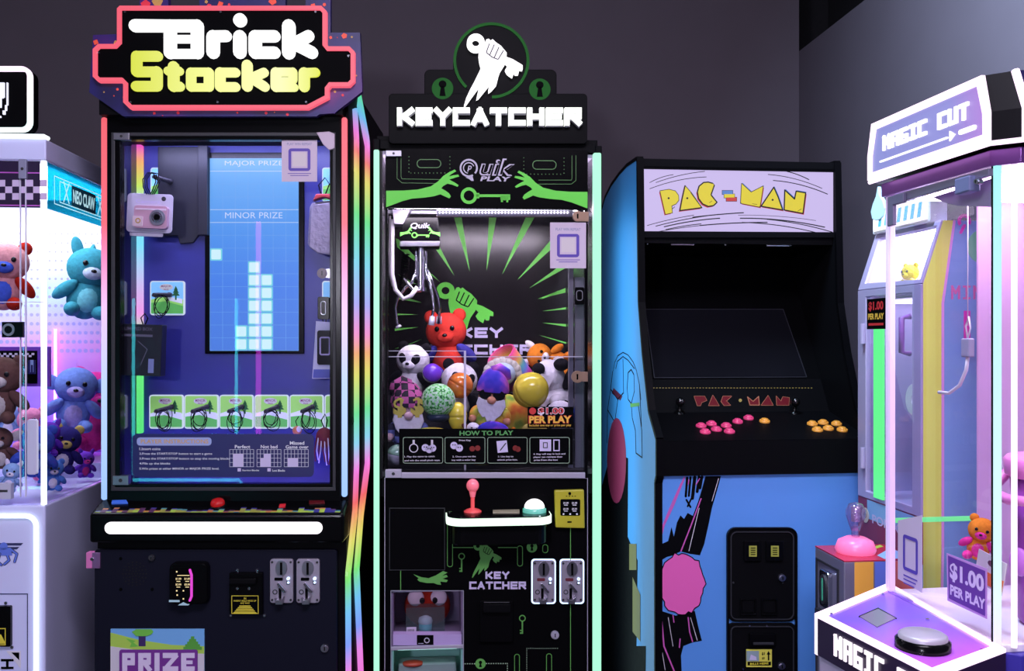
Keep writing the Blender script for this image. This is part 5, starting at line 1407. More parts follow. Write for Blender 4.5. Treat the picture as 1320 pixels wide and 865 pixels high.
# ================================================================ upright video game cabinet
D2 = 3.0
VM = Machine('upright_video_game', 'blue and black upright video game cabinet with lit white title panel and dark screen', 'arcade machine',
             tuple((CAM + (RT * ((953 - 660) / F) + FW) * D2).xy) + (0,), 0.022)
R = VM.root
def vz(pl, n):
    return {5: pl.z(770, 190, 3.762), 6: pl.z(770, 390, 3.762), 7: pl.z(770, 600, 3.265)}[n]
f0 = VM.front(0); fp = f0.px()
VX0 = fp.ab(821, 300)[0]; VX1 = fp.ab(1083, 300)[0]
sl_ = VM.left(VX0); slx = sl_.px()
prof = [slx.ab(*p) for p in ((821, 204), (822, 300), (823, 390), (828, 455), (836, 530), (846, 566), (846, 614))]
zk = prof[-1][1]; yk = prof[-1][0]
prof += [(yk + .015, zk - .02), (yk + .015, 0)]
zt0 = prof[0][1]
back = [(.78, 0), (.78, 1.66)] + [slx.ab(*p) for p in ((776, 268), (780, 254), (788, 238), (798, 224), (808, 213))]
outline = prof + back
BLUEP = mat('sky_blue_cabinet_paint', (76, 160, 238), .4, var=.06, scale=5)
TM = mat('black_t_moulding', (7, 7, 10), .45, spec=.05)
# art on the left side panel
ART = mat('navy_line_print', (10, 11, 30), .5, spec=.1)
for x, nrm in ((VX0, 1), (VX1 - .02, -1)):
    pl = Plane(VM, (x, 0, 0), (0, 1, 0), (0, 0, 1), (1, 0, 0))
    b = B(); b.prism(pl, outline, 0, .02, BLUEP); o = b.build('side_panel', R)
    b = B(); ed = outline[:8] + [outline[-1]]
    pts = [outline[-5], outline[-4], outline[-3], outline[-2], outline[-1]] + outline[:9]
    b2 = [pl.p3(a, c, .01) for a, c in pts]
    for i in range(len(pts) - 1):
        (a0, c0), (a1, c1) = pts[i], pts[i + 1]
        d = Vector((a1 - a0, c1 - c0)).normalized(); n = Vector((-d.y, d.x)) * .006
        b.prism(pl, [(a0 + n.x, c0 + n.y), (a1 + n.x, c1 + n.y), (a1 - n.x, c1 - n.y), (a0 - n.x, c0 - n.y)], -.001, .021, TM)
    b.build('edge_moulding', o)
    b = B(); b.prism(Plane(VM, (VX0 + .02 if nrm == 1 else VX1 - .02, 0, 0), (0, 1, 0), (0, 0, 1), (nrm, 0, 0)), outline, 0, .001, BLACK); b.build('inner_lining', o)
    if nrm == 1:
        s6, s7 = vz(sl_, 6), vz(sl_, 7)
        def dl(pts, w): b.stroke(s6, pts, w * 1.5, .0, .0006, ART)
        b = B()
        dl([(78, 330), (85, 290), (100, 258), (125, 242), (150, 255), (175, 290), (190, 330), (205, 400), (212, 470)], 3)
        dl([(90, 320), (98, 285), (125, 262), (150, 280), (180, 320)], 3); dl([(125, 275), (128, 440)], 3)
        dl([(75, 335), (65, 420), (100, 470), (125, 440)], 4); dl([(145, 420), (150, 340), (165, 325), (178, 350), (180, 430), (165, 490), (150, 470), (145, 420)], 4)
        dl([(65, 420), (50, 520), (85, 580), (100, 470)], 4); dl([(165, 490), (170, 560), (185, 620), (188, 730), (218, 752), (216, 620), (200, 500)], 4)
        dl([(50, 520), (48, 680)], 4); dl([(205, 400), (215, 600)], 3)
        b.build('line_artwork', o)
        b = B()
        b.poly(s6, [(72, 440), (80, 415), (122, 455), (112, 475)], .0006, .001, mat('dark_red_stripe', (96, 30, 60), .5)); b.poly(s6, [(160, 490), (205, 485), (206, 502), (162, 508)], .0006, .001, mat('green_stripe', (90, 160, 70), .5))
        b.disc(s7, 82, -20, 40, .0006, .001, mat('maroon_disc', (140, 40, 78), .5), 24, ry=180)
        b.poly(s7, [(8, 130), (60, -60), (130, -30), (128, 300), (170, 400), (165, 760), (205, 760), (200, 1150), (8, 1150)], .0004, .0009, mat('black_brush_print', (7, 7, 11), .6, spec=.04))
        b.poly(s7, [(136, 330), (166, 330), (166, 440), (136, 440)], .001, .0014, mat('olive_print', (120, 110, 56), .5)); b.poly(s7, [(150, 470), (182, 545), (182, 740), (150, 700)], .001, .0014, mat('olive_print'))
        b.build('paint_artwork', o)
bx0, bx1 = VX0 + .021, VX1 - .021
B().box(bx0, bx1, .74, .76, 0, 1.66, BLACK).build('back_panel', R)
zm1, zm0 = fp.ab(953, 219)[1], fp.ab(953, 302)[1]
b = B(); b.hexa([(bx0, -.0, zm1 + .03), (bx1, -.0, zm1 + .03), (bx1, .2, zm1 + .05), (bx0, .2, zm1 + .05), (bx0, -.0, zm1), (bx1, 0, zm1), (bx1, .2, zm1 + .03), (bx0, .2, zm1 + .03)], BLACK)
b.box(bx0, bx1, .012, .2, zm0 - .004, zm1, DARK)
b.hexa([(bx0, .2, zm1 + .03), (bx1, .2, zm1 + .03), (bx1, .76, 1.60), (bx0, .76, 1.60), (bx0, .2, zm1 + .05), (bx1, .2, zm1 + .05), (bx1, .76, 1.62), (bx0, .76, 1.62)], BLACK)
b.build('top_panel', R)
# lit title panel
v5 = vz(VM.front(.012), 5)
b = B(); b.poly(v5, [(214, 105), (1155, 122), (1155, 415), (214, 410)], 0, .006, emis('marquee_backlight', (206, 190, 240), .95)); mar = b.build('title_panel', R)
b = B(); b.strip(v5, [(205, 92), (1165, 108), (1165, 440), (205, 440)], [(216, 107), (1153, 123), (1153, 413), (216, 408)], 0, .012, BLACK); b.build('panel_retainer', mar, .001)
def ink(name, c): return mat(name, (10, 10, 10), .5, emit=c, power=1.0)
IK = mat('marquee_black_ink', (8, 8, 10), .5); IY = ink('marquee_yellow_ink', (222, 204, 52)); IR = ink('marquee_red_ink', (196, 60, 60)); IB = ink('marquee_blue_ink', (92, 130, 200))
LET = {
 'P': [(302, 213), (345, 206), (375, 214), (390, 235), (391, 258), (378, 275), (357, 284), (360, 318), (328, 325)],
 'A': [(422, 188), (452, 222), (503, 294), (397, 308), (408, 250)],
 'C': [(556, 176), (535, 170), (512, 172), (490, 190), (482, 218), (488, 250), (508, 276), (535, 288), (560, 284), (577, 268), (548, 232), (564, 186)],
 'M': [(697, 178), (742, 220), (800, 190), (784, 290), (692, 272)],
 'a': [(852, 195), (872, 240), (895, 305), (790, 287)],
 'N': [(905, 208), (952, 252), (960, 214), (1006, 222), (993, 322), (902, 305)]}
b = B()
for k_, pts in LET.items():
    right = k_ in 'MaN'
    d = (-4, 7) if not right else (4, -5)
    b.poly(v5, [(x - 5 * (-1 if right else 1), y + 6) for x, y in pts], .006, .0062, IR)
    if right: b.poly(v5, [(x + 4, y - 5) for x, y in pts], .006, .0063, IB)
    b.stroke(v5, pts, 6, .0062, .0066, IK, closed=True)
    b.poly(v5, pts, .0064, .0069, IY)
for x, y in ((343, 248), (433, 248), (846, 256)): b.disc(v5, x, y, 5, .0069, .0071, IK, 12)
b.stroke(v5, [(360, 300), (372, 290)], 3, .0069, .0071, IK); b.stroke(v5, [(748, 275), (770, 278)], 2, .0069, .0071, IK); b.stroke(v5, [(968, 310), (985, 300)], 2, .0069, .0071, IK); b.stroke(v5, [(540, 270), (552, 262)], 2, .0069, .0071, IK)
for y, m_, x in ((211, IB, 603), (228, IY, 612), (244, IR, 622)):
    b.rect(v5, x - 2, y - 2, x + 52, y + 20, .006, .0064, IK); b.rect(v5, x, y, x + 50, y + 18, .0064, .0068, m_)
b.build('title_lettering', mar)
b = B()
def arc(p0, p1, sag, w):
    n = 8; pts = []
    for i in range(n + 1):
        t = i / n; pts.append((p0[0] + (p1[0] - p0[0]) * t, p0[1] + (p1[1] - p0[1]) * t - sag * 4 * t * (1 - t)))
    for i in range(n):
        b.stroke(v5, pts[i:i + 2], w, .006, .0063, IK, 'round')
for a in (((252, 172), (365, 134), 6, 3), ((282, 172), (518, 118), 8, 3), ((252, 202), (525, 145), 12, 3), ((825, 133), (1085, 200), 12, 3), ((915, 118), (1022, 158), 4, 4), ((850, 162), (1112, 228), 12, 4),
          ((240, 380), (465, 330), 4, 3), ((282, 383), (585, 326), 6, 4), ((322, 386), (590, 345), 6, 5), ((300, 408), (590, 372), 4, 3), ((460, 340), (705, 318), 2, 5), ((495, 380), (820, 365), 4, 5),
          ((680, 330), (1055, 356), 8, 2), ((690, 345), (1098, 388), 12, 5), ((820, 350), (1135, 412), 8, 4), ((700, 365), (1060, 415), 10, 4), ((330, 400), (500, 372), 3, 4)):
    arc(*a)
b.build('speed_lines', mar)
# speaker shelf, bezel, screen
b = B()
b.hexa([(bx0, .012, zm0 - .03), (bx1, .012, zm0 - .03), (bx1, .36, 1.60), (bx0, .36, 1.60), (bx0, .012, zm0 - .004), (bx1, .012, zm0 - .004), (bx1, .36, 1.63), (bx0, .36, 1.63)], BLACK)
sp2 = b.build('speaker_shelf', R)
b = B()
for xx in (.10, .42): b.box(bx0 + xx, bx0 + xx + .075, .03, .034, zm0 - .034, zm0 - .027, STEEL)  # strips added to stand for reflected highlights under the shelf
b.build('highlight_strip', sp2)
for xx in (.02, .28, .5):
    B().cyl((bx0 + xx, .03, zm0 - .033), (bx0 + xx, .03, zm0 - .028), .004, .004, CHROME, 10).build('screw', sp2)
SCG = mat('black_bezel_gloss', (6, 6, 8), .22, spec=.08)
yA, zA, yB_, zB = .36, 1.60, .10, fp.ab(953, 487)[1]
zB = 1.30 - (489 - 437) / F * (D2 + .10)
e2 = Vector((0, yA - yB_, zA - zB)).normalized(); nn_ = Vector((0, -(zA - zB), yA - yB_)).normalized()
mp_ = Plane(VM, (0, yB_, zB), (1, 0, 0), e2, nn_)
b = B(); L = math.hypot(yA - yB_, zA - zB); b.prism(mp_, [(bx0, 0), (bx1, 0), (bx1, L), (bx0, L)], -.01, 0, SCG); bez = b.build('screen_bezel', R)
m6 = vz(mp_, 6)
b = B(); b.poly(m6, [(232, 36), (900, 36), (1010, 358), (278, 362)], 0, .002, mat('dark_screen_glass', (15, 15, 21), .25, spec=.08)); b.build('screen', bez)
b = B(); b.stroke(m6, [(232, 34), (900, 34), (1014, 362), (276, 366)], 3, 0, .0025, mat('bezel_line', (40, 40, 50), .3), closed=True); b.build('screen_edge', bez)
# control panel: title strip, deck, apron
yC, zC = .035, 1.30 - (531 - 437) / F * (D2 + .035)
yD = yk - .0; zD = 1.30 - (567 - 437) / F * (D2 + yk)
e2 = Vector((0, yB_ - yC, zB - zC)).normalized(); n2 = Vector((0, -(zB - zC), yB_ - yC)).normalized()
tpn = Plane(VM, (0, yC, zC), (1, 0, 0), e2, n2)
e3 = Vector((0, yC - yD, zC - zD)).normalized(); n3 = Vector((0, -(zC - zD), yC - yD)).normalized()
dkp = Plane(VM, (0, yD, zD), (1, 0, 0), e3, n3)
VB = mat('black_vinyl_panel', (8, 8, 11), .5, bump=.15, scale=500, spec=.04)
b = B(); b.prism(tpn, [(bx0, 0), (bx1, 0), (bx1, math.hypot(yB_ - yC, zB - zC)), (bx0, math.hypot(yB_ - yC, zB - zC))], -.01, 0, VB); ttl = b.build('title_strip', R)
t6 = vz(tpn, 6)
b = B(); TR = mat('dim_red_print', (92, 18, 28), .5, spec=.1); TO_ = mat('orange_line_print', (150, 90, 60), .5)
def tl(pts):
    b.stroke(t6, pts, 4, 0, .0006, TO_, closed=True); b.poly(t6, pts, .0004, .001, TR)
tl([(470, 455), (520, 455), (530, 475), (505, 485), (500, 500), (485, 500)]); tl([(560, 450), (590, 500), (540, 500)]); tl([(650, 455), (610, 455), (600, 480), (615, 500), (645, 498), (625, 478)])
tl([(728, 458), (755, 480), (782, 456), (785, 498), (740, 498)]); tl([(828, 452), (852, 498), (795, 498)]); tl([(868, 455), (890, 480), (900, 458), (930, 462), (928, 498), (870, 498)])
b.disc(t6, 693, 475, 8, 0, .001, mat('dim_yellow_print', (140, 120, 50), .5), 12)
b.build('strip_lettering', ttl)
b = B()
for i in range(52): b.rect(t6, 270 + 15 * i, 413, 277 + 15 * i, 416, 0, .0006, mat('dim_yellow_print'))
b.build('dashed_line', ttl)
b = B(); Ld = math.hypot(yC - yD, zC - zD); b.prism(dkp, [(bx0, 0), (bx1, 0), (bx1, Ld), (bx0, Ld)], -.012, 0, VB)
b.box(bx0, bx1, yD, yD + .012, zk, zD - .002, VB); b.box(bx0, bx1, yD + .002, .1, zk, zk + .008, VB)
dk = b.build('control_panel', R)
d6 = vz(dkp, 6)
VR = mat('pink_button_plastic', (212, 62, 112), .3); VO = mat('orange_button_plastic', (222, 150, 58), .3)
for pts, m_ in (([(503, 598), (553, 588), (625, 597), (680, 577), (733, 560), (523, 627), (577, 615), (640, 625)], VR), ([(811, 575), (1042, 588), (1095, 582), (1160, 588), (1067, 617), (1120, 610), (1187, 617)], VO)):
    for x, y in pts:
        c = d6.at(x, y + 4); o = B().lathe([(.0165, 0), (.0165, .005), (.0135, .0075), (.012, .006)], m_, c, tuple(n3)).build('button', dk)
        B().lathe([(.0118, .004), (.0118, .009), (.009, .0115), (.0, .0125)], m_, c, tuple(n3), 20).build('plunger', o)
for x, y in ((398, 530), (955, 530)):
    c = d6.at(x, y + 6); o = B().lathe([(.018, 0), (.017, .004), (.005, .006), (.005, .03)], BLACKG, c, tuple(n3)).build('joystick', dk)
    B().ell(Vector(c) + n3 * .038, .0155, mat('black_ball_gloss', (12, 12, 14), .06, coat=.6), None, 18, 12).build('ball_knob', o)
# lower front
ky = yD + .012
kp = VM.front(ky); k7 = vz(kp, 7)
FB = mat('front_blue_paint', (84, 142, 220), .4, var=.05, scale=5)
b = B(); b.box(bx0, bx1, ky, ky + .02, 0.08, zk, FB); b.box(bx0, bx1, ky + .03, ky + .04, 0, .08, BLACK); kick = b.build('front_panel', R)
b = B(); BB = mat('black_brush_print'); 
main = [(455, 45), (520, 45), (505, 100), (482, 180), (470, 240), (450, 330), (432, 378), (390, 372), (350, 362), (312, 380), (292, 385), (268, 400), (262, 372), (272, 330), (298, 318), (312, 260), (322, 300), (335, 240), (350, 210), (365, 225), (380, 200), (402, 212), (425, 150), (437, 110)]
b.poly(k7, main, 0, .0006, BB)
for p, w in (([(378, 52), (372, 130)], 10), ([(392, 50), (385, 128)], 9), ([(410, 50), (400, 138)], 14), ([(428, 48), (420, 110)], 12), ([(440, 48), (432, 95)], 12), ([(375, 145), (392, 175)], 8), ([(395, 140), (380, 172)], 7), ([(262, 230), (262, 300)], 8)):
    b.stroke(k7, p, w, 0, .0005, BB)
b.poly(k7, [(262, 610), (330, 632), (410, 612), (425, 680), (440, 738), (400, 745), (362, 760), (352, 800), (356, 900), (380, 1150), (258, 1150)], 0, .0006, BB)
b.build('brush_artwork', kick)
b = B(); MG = mat('magenta_print', (190, 84, 170), .5)
for p, w in (([(366, 50), (318, 170), (280, 250), (262, 320), (258, 390)], 8), ([(352, 75), (305, 180), (268, 270)], 4), ([(436, 140), (395, 250), (352, 360)], 5), ([(385, 60), (382, 80)], 4), ([(430, 55), (415, 80)], 4), ([(268, 625), (280, 760), (325, 870)], 6), ([(382, 640), (388, 700), (400, 740)], 5), ([(348, 730), (345, 765)], 5), ([(318, 630), (322, 660)], 4)):
    b.stroke(k7, p, w, .0006, .001, MG)
for p in ([(510, 55), (482, 150)], [(428, 180), (385, 360)], [(298, 640), (318, 760)], [(262, 720), (285, 860)], [(392, 640), (420, 735)]): b.stroke(k7, p, 2, .0006, .0011, WHITEP)
rn = random.Random(4); n = 40
spl = [(355 + (94 + (8 if i % 5 == 0 else rn.uniform(-5, 4))) * math.cos(2 * PI * i / n), 498 + (128 + (10 if i % 7 == 0 else rn.uniform(-6, 4))) * math.sin(2 * PI * i / n)) for i in range(n)]
b.poly(k7, spl, .001, .0014, mat('pink_splash_print', (218, 92, 172), .5))
b.stroke(k7, spl, 4, .0008, .0016, BB, closed=True)
b.build('pink_paint_splash', kick)
# coin door
b = B(); b.rrect(k7, 545, 262, 833, 656, 34, 0, .008, BLACK); b.rframe(k7, 541, 258, 837, 900, 38, 8, 0, .012, BLACKG); b.rrect(k7, 543, 660, 833, 1200, 26, 0, .008, BLACK); cd = b.build('coin_door', kick, .002)
b = B(); b.rframe(k7, 556, 275, 822, 646, 28, 4, .008, .011, DARK); b.rframe(k7, 556, 672, 822, 1190, 24, 4, .008, .011, DARK); b.build('door_edge', cd)
for x in (630, 722):
    b = B(); b.rrect(k7, x - 20, 312, x + 52, 398, 5, .008, .016, BLACKG); o = b.build('coin_entry', cd, .002)
    b = B(); b.rect(k7, x, 333, x + 32, 378, .016, .018, mat('dim_lit_yellow', (120, 120, 50), .4, emit=(150, 150, 70), power=.35))
    for i in range(4): b.rect(k7, x + 6, 340 + 9 * i, x + 26, 344 + 9 * i, .018, .0185, BLACKM)
    b.build('price_plate', o)
for x0 in (595, 683):
    b = B(); b.frame(k7, x0, 556, x0 + 68, 625, 6, .008, .014, BLACKG); b.rect(k7, x0 + 10, 566, x0 + 58, 615, .008, .011, BLACK); b.build('coin_return', cd, .001)
cam_lock(cd, k7, 770, 468, 15, h0=.008); cam_lock(cd, k7, 768, 838, 15, h0=.008)
b = B(); b.rrect(k7, 632, 700, 742, 752, 5, .008, .02, BLACKG); b.rect(k7, 645, 735, 730, 745, .02, .024, DARK); bb_ = b.build('bill_acceptor', cd, .001)
b = B(); b.rect(k7, 622, 770, 728, 843, .008, .012, mat('sticker_yellow', (214, 206, 84), .5)); b.rect(k7, 622, 775, 674, 818, .012, .0124, mat('sticker_grey', (140, 160, 170), .5)); b.rect(k7, 626, 820, 724, 836, .012, .0124, BLACKM); b.text(k7, 'BILLS HERE', 675, 828, 9, .0126, YEL, width=80, bold=.03)
b.text(k7, '$1', 692, 787, 14, .0124, BLACKM, width=14, bold=.04); b.text(k7, '$5', 692, 806, 10, .0124, BLACKM, width=12, bold=.04); b.poly(k7, [(714, 775), (722, 790), (717, 790), (717, 815), (711, 815), (711, 790), (706, 790)], .012, .0126, BLACKM); b.poly(k7, [(634, 812), (640, 790), (662, 800), (664, 814)], .0124, .0128, LILAC)
b.build('bill_sticker', bb_)
for x, y in ((568, 490), (775, 490), (636, 671), (708, 671), (608, 853)):
    B().disc(k7, x, y, 4, .008, .011, CHROME if y > 600 else DARK, 10).build('bolt', cd)
# ================================================================ string cutting machine (right foreground)
ZP = 0.69
tF = (1.30 - ZP) / ((766 - 437) / F); tN = (1.30 - ZP) / ((829.5 - 437) / F)
wF, wN = wp(1152, 766, tF), wp(1278, 829.5, tN)
dx = (wN - wF).normalized()
mid = (wF + wN) / 2
CM = Machine('string_cutting_machine', 'white and purple hexagonal prize machine with blinding lit edges, nearest on the right', 'arcade machine', (mid.x, mid.y, 0), math.atan2(dx.y, dx.x))
R = CM.root
f0 = CM.front(0); fp = f0.px()
cxF, cxN = fp.ab(1141, 437)[0], fp.ab(1296, 437)[0]
CDEP = .42
PINKL = emis('pink_white_edge_light', (255, 226, 255), 1.7)
PURB = mat('purple_metallic_band', (150, 82, 176), .3, .3)
LV = mat('lavender_body', (196, 186, 218), .35)
# base cabinet under the glass
b = B(); b.prism(CM.top(0), [(cxF, 0), (cxN - .035, 0), (cxN, .035), (cxN, CDEP), (cxF, CDEP)], 0, ZP - .012, mat('navy_violet_panel', (62, 52, 160), .3)); base = b.build('base_cabinet', R, .002)
tpx = CM.top(ZP).px()
A, Bq, Cq, Dq = (tpx.ab(*p) for p in ((1050, 793), (1146, 753), (1297, 839), (1207, 873)))
tp0 = CM.top(0)
b = B(); b.prism(tp0, [A, Bq, (Cq[0], Cq[1]), Dq], ZP - .085, ZP - .003, mat('violet_black_face', (44, 26, 62), .35)); con = b.build('control_console', R, .002)
b = B(); ins_ = lambda p, q, k: (p[0] + (q[0] - p[0]) * k, p[1] + (q[1] - p[1]) * k)
cen = ((A[0] + Bq[0] + Cq[0] + Dq[0]) / 4, (A[1] + Bq[1] + Cq[1] + Dq[1]) / 4)
inn = [ins_(p, cen, .13) for p in (A, Bq, Cq, Dq)]
b.strip(CM.top(ZP - .003), [A, Bq, Cq, Dq], inn, 0, .007, PINKL)
b.prism(tp0, [A, ins_(A, Dq, .03), (ins_(A, Dq, .03)[0], ins_(A, Dq, .03)[1] + .004), (A[0], A[1] + .004)], ZP - .085, ZP, PINKL)
b.build('console_edge_light', con)
b = B(); b.prism(CM.top(ZP - .003), inn, 0, .003, ramp_mat('violet_console_print', [(0, (150, 90, 230)), (.5, (128, 96, 220)), (1, (196, 96, 226))], 0, -.25, .25, rough=.25)); b.build('console_top', con)
tz = CM.top(ZP).z(1040, 620, 3.532)
b = B(); b.poly(tz, [(240, 620), (325, 585), (405, 628), (320, 668)], 0, .002, mat('console_screen', (128, 116, 140), .25)); b.stroke(tz, [(238, 621), (325, 583), (408, 629)], 4, 0, .0028, BLACKG); b.build('console_screen', con)
c = tz.at(528, 760)
o = B().lathe([(.052, 0), (.052, .016), (.047, .02)], BLACKG, c, n=36).build('push_button', con)
B().lathe([(.046, .018), (.046, .026), (.040, .030), (0, .031)], mat('satin_button_cap', (178, 172, 186), .35, .2), c, n=36).build('button_cap', o)
for x, y in ((345, 520), (550, 635), (297, 735), (800, 775), (110, 610)):
    B().cyl(tz.at(x, y, 0), tz.at(x, y, .004), .004, .004, CHROME, 10).build('bolt', con)
e1 = Vector((Dq[0] - A[0], Dq[1] - A[1], 0)); 
cfp = Plane(CM, (A[0], A[1], ZP - .085), e1, (0, 0, 1), (e1.y, -e1.x, 0))
Lc = e1.length
b = B(); block_text(b, cfp, 'MaGIC CUT', Lc * .20, .068, Lc * .98, .022, .0085, .001, .004, emis('console_letter_light', (255, 240, 255), 1.3), .25); b.build('console_lettering', con)
b = B(); b.prism(tp0, [ins_(p, cen, .05) for p in (A, Bq, Cq, Dq)], .30, ZP - .085, LV); b.build('console_support', R, .004)
# glass enclosure
zH0 = fp.ab(1141, 254)[1]; zH1 = fp.ab(1138, 238)[1]
PN = glass('cutter_pane', (250, 248, 252), 0.55)
b = B(); b.rect(f0, cxF + .012, ZP, cxN - .04, zH0, 0, .004, PN); b.build('front_pane', R)
b = B(); b.box(cxN - .006, cxN - .002, .045, CDEP - .02, ZP, zH0, PN); b.build('near_pane', R)
b = B(); b.box(cxF + .002, cxF + .006, .02, CDEP - .02, ZP, zH0, PN); b.build('far_pane', R)
ACP = mat('frosted_pink_post', (225, 205, 235), .3, emit=(230, 205, 250), power=.35)
b = B(); b.box(cxF, cxF + .020, 0, .016, ZP, zH0, ACP); b.build('corner_post', R, .003)
b = B(); b.prism(tp0, [(cxN - .042, -.001), (cxN - .039, -.001), (cxN - .039, .014), (cxN - .042, .014)], ZP, zH0, BLACKG); b.build('door_gasket', R)
b = B(); b.prism(tp0, [(cxN - .037, 0), (cxN - .028, 0), (cxN - .028, .012), (cxN - .037, .012)], ZP, zH0, ramp_mat('cyan_post_glow', [(0, (235, 225, 255)), (.15, (210, 244, 252)), (.5, (196, 234, 246)), (1, (160, 234, 236))], 2, ZP, zH0, True, 1.15)); b.prism(tp0, [(cxN - .014, .022), (cxN - .007, .029), (cxN - .014, .036), (cxN - .02, .029)], ZP, zH0, emis('white_post_glow', (255, 235, 255), 1.3)); b.build('corner_glow_post', R)  # post glow stands for acrylic edges and reflected LED light
b = B(); b.box(cxN - .006, cxN + .004, .10, .112, ZP + .02, zH0, mat('grey_edge_bar', (128, 130, 160), .35, .4)); b.build('side_bar', R, .001)
b = B(); b.box(cxN - .010, cxN - .004, .05, .056, ZP, zH0, ACP); b.build('near_pane_edge', R)
b = B(); b.box(cxF + .008, cxF + .014, .235, CDEP - .02, ZP + .005, zH0, glass('frosted_pink_panel', (235, 215, 240), .5, .8, (236, 208, 240))); b.build('frosted_panel', R)
b = B(); b.box(cxF, cxF + .014, CDEP - .02, CDEP, ZP, zH0, ACP); b.build('corner_post', R, .003)
b = B(); b.box(cxF + .0, cxN, CDEP - .006, CDEP, ZP, zH0, mat('lilac_back_board', (222, 178, 226), .5)); b.build('back_board', R)
b = B(); b.box(cxF + .01, cxN - .02, .01, CDEP - .01, ZP - .012, ZP + .004, mat('white_tray', (236, 226, 240), .4)); b.build('tray', R, .002)
# door rail, lock, bracket
zr = lambda u, v: fp.ab(u, v)
r1 = CM.front(-.004); r8 = r1.z(1040, 60, 3.604)
b = B(); b.poly(r8, [(420, 690), (868, 565), (868, 600), (440, 728)], 0, .012, mat('steel_blue_rail', (136, 132, 160), .35, .5)); rail = b.build('door_rail', R, .002)
b = B(); b.poly(r8, [(415, 700), (488, 680), (488, 725), (440, 738), (440, 830), (412, 838)], .012, .022, mat('grey_violet_hinge', (104, 100, 128), .4, .4)); b.build('rail_hinge', rail, .002)
b = B(); b.poly(r8, [(738, 618), (808, 598), (808, 672), (738, 692)], .0, .026, mat('slate_lock_block', (110, 116, 158), .4, .3)); lk = b.build('lock_block', rail, .003)
cam_lock(lk, r8, 828, 628, 14, m=STEEL, h0=.01)
# head band and hexagonal sign box
zb1 = zH1
b = B(); b.prism(tp0, [(cxF - .004, -.008), (cxN - .035, -.008), (cxN + .006, .03), (cxN + .006, CDEP), (cxF - .004, CDEP)], zH0, zb1, PURB); b.build('head_band', R, .002)
mq = CM.front(-.035); mqx = mq.px()
xa0, z_a = mqx.ab(1122, 234); xb0, z_b = mqx.ab(1278, 181); xm, z_m = mqx.ab(1278, 144); xt, z_t = mqx.ab(1270, 97)
zlo = (z_a + z_b) / 2; xaT = mqx.ab(1127, 161)[0]
def hexring(x0, x1, z, c, gy=-.035):
    return [(x0, gy, z), (x1, gy, z), (x1 + c, gy + c, z), (x1 + c, CDEP - .02, z), (x0 - c, CDEP - .02, z), (x0 - c, gy + c, z)]
HB = mat('black_sign_body', (8, 7, 12), .4, spec=.1)
rings = [hexring(xa0, xb0, zlo, .045), hexring(xa0, xb0, z_m, .045), hexring(xaT, xt, z_t, .040)]
b = B(); v = [p for r in rings for p in r]
b.add(v, [tuple(range(5, -1, -1)), tuple(range(12, 18))] + [(k * 6 + i, k * 6 + (i + 1) % 6, k * 6 + 6 + (i + 1) % 6, k * 6 + 6 + i) for k in (0, 1) for i in range(6)], HB)
sign = b.build('sign_box', R)
b = B(); so = [(xa0, zlo), (xb0, zlo), (xb0, z_m), (xt, z_t), (xaT, z_t), (xa0, z_m)]; cs = (sum(p[0] for p in so) / 6, sum(p[1] for p in so) / 6)
si = [(p[0] + (.016 if p[0] < cs[0] else -.016), p[1] + (.016 if p[1] < cs[1] - .005 else -.016)) for p in so]; si[2] = (so[2][0] - .017, so[2][1]); si[5] = (so[5][0] + .017, so[5][1])
b.strip(mq, so, si, -.002, .008, PINKL); b.build('sign_edge_light', sign)
b = B(); b.prism(mq, si, 0, .003, ramp_mat('lavender_sign_light', [(0, (140, 146, 218)), (.7, (150, 148, 224)), (1, (186, 132, 226))], 0, xa0, xb0, True, .95)); b.build('sign_face', sign)
b = B(); W = xb0 - xa0
SLT = emis('sign_letter_white', (255, 252, 255), 1.5)
zc0, zc1 = mqx.ab(1200, 160)[1], 0
hS = z_t - zlo
block_text(b, mq, 'MaGIC CUT', xa0 + W * .15, zlo + hS * .70, xa0 + W * .86, zlo + hS * .44, .0078, .003, .008, SLT, .22)
b.stroke(mq, [(xa0 + W * .12, zlo + hS * .27), (xa0 + W * .70, zlo + hS * .27)], .004, .003, .006, SLT); b.stroke(mq, [(xa0 + W * .80, zlo + hS * .28), (xa0 + W * .90, zlo + hS * .28)], .010, .003, .006, SLT); b.prism(mq, [(xa0 + W * .72, zlo + hS * .20), (xa0 + W * .76, zlo + hS * .28), (xa0 + W * .72, zlo + hS * .36)], .003, .006, SLT)
b.build('sign_lettering', sign)
# light lines on the chamfer edge and the near face panels
b = B()
P = [rings[k][2] for k in range(3)]
b.tube([Vector(p) + Vector((-.001, -.004, 0)) for p in P], .0075, PINKL, 8); b.tube([Vector(rings[0][i]) + Vector((0, -.002, -.004)) for i in (0, 1, 2)], .005, PINKL, 8); b.build('edge_light', sign)
q = [rings[0][2], rings[0][3], rings[1][3], rings[1][2]]; q2 = [rings[1][2], rings[1][3], rings[2][3], rings[2][2]]
off = Vector((.002, 0, 0))
b = B(); b.add([Vector(p) + off for p in q2], [(0, 1, 2, 3)], mat('navy_sign_panel', (22, 18, 66), .3)); b.build('upper_side_panel', sign)
b = B(); b.add([Vector(p) + off for p in q], [(0, 1, 2, 3)], mat('light_blue_sign_panel', (112, 150, 205), .3)); b.build('lower_side_panel', sign)
# interior lamp under the head
b = B(); b.box(cxF + .03, cxN - .03, .06, CDEP - .06, zH0 - .012, zH0 - .004, emis('cutter_interior_lamp', (255, 235, 255), 10)); b.build('interior_lamp', R)
b = B(); b.poly(CM.front(.05).z(1040, 60, 3.604), [(585, 700), (868, 610), (868, 745), (700, 740), (640, 725)], -.004, 0, mat('pale_lilac_baffle', (205, 195, 225), .4)); b.build('lamp_baffle', R)
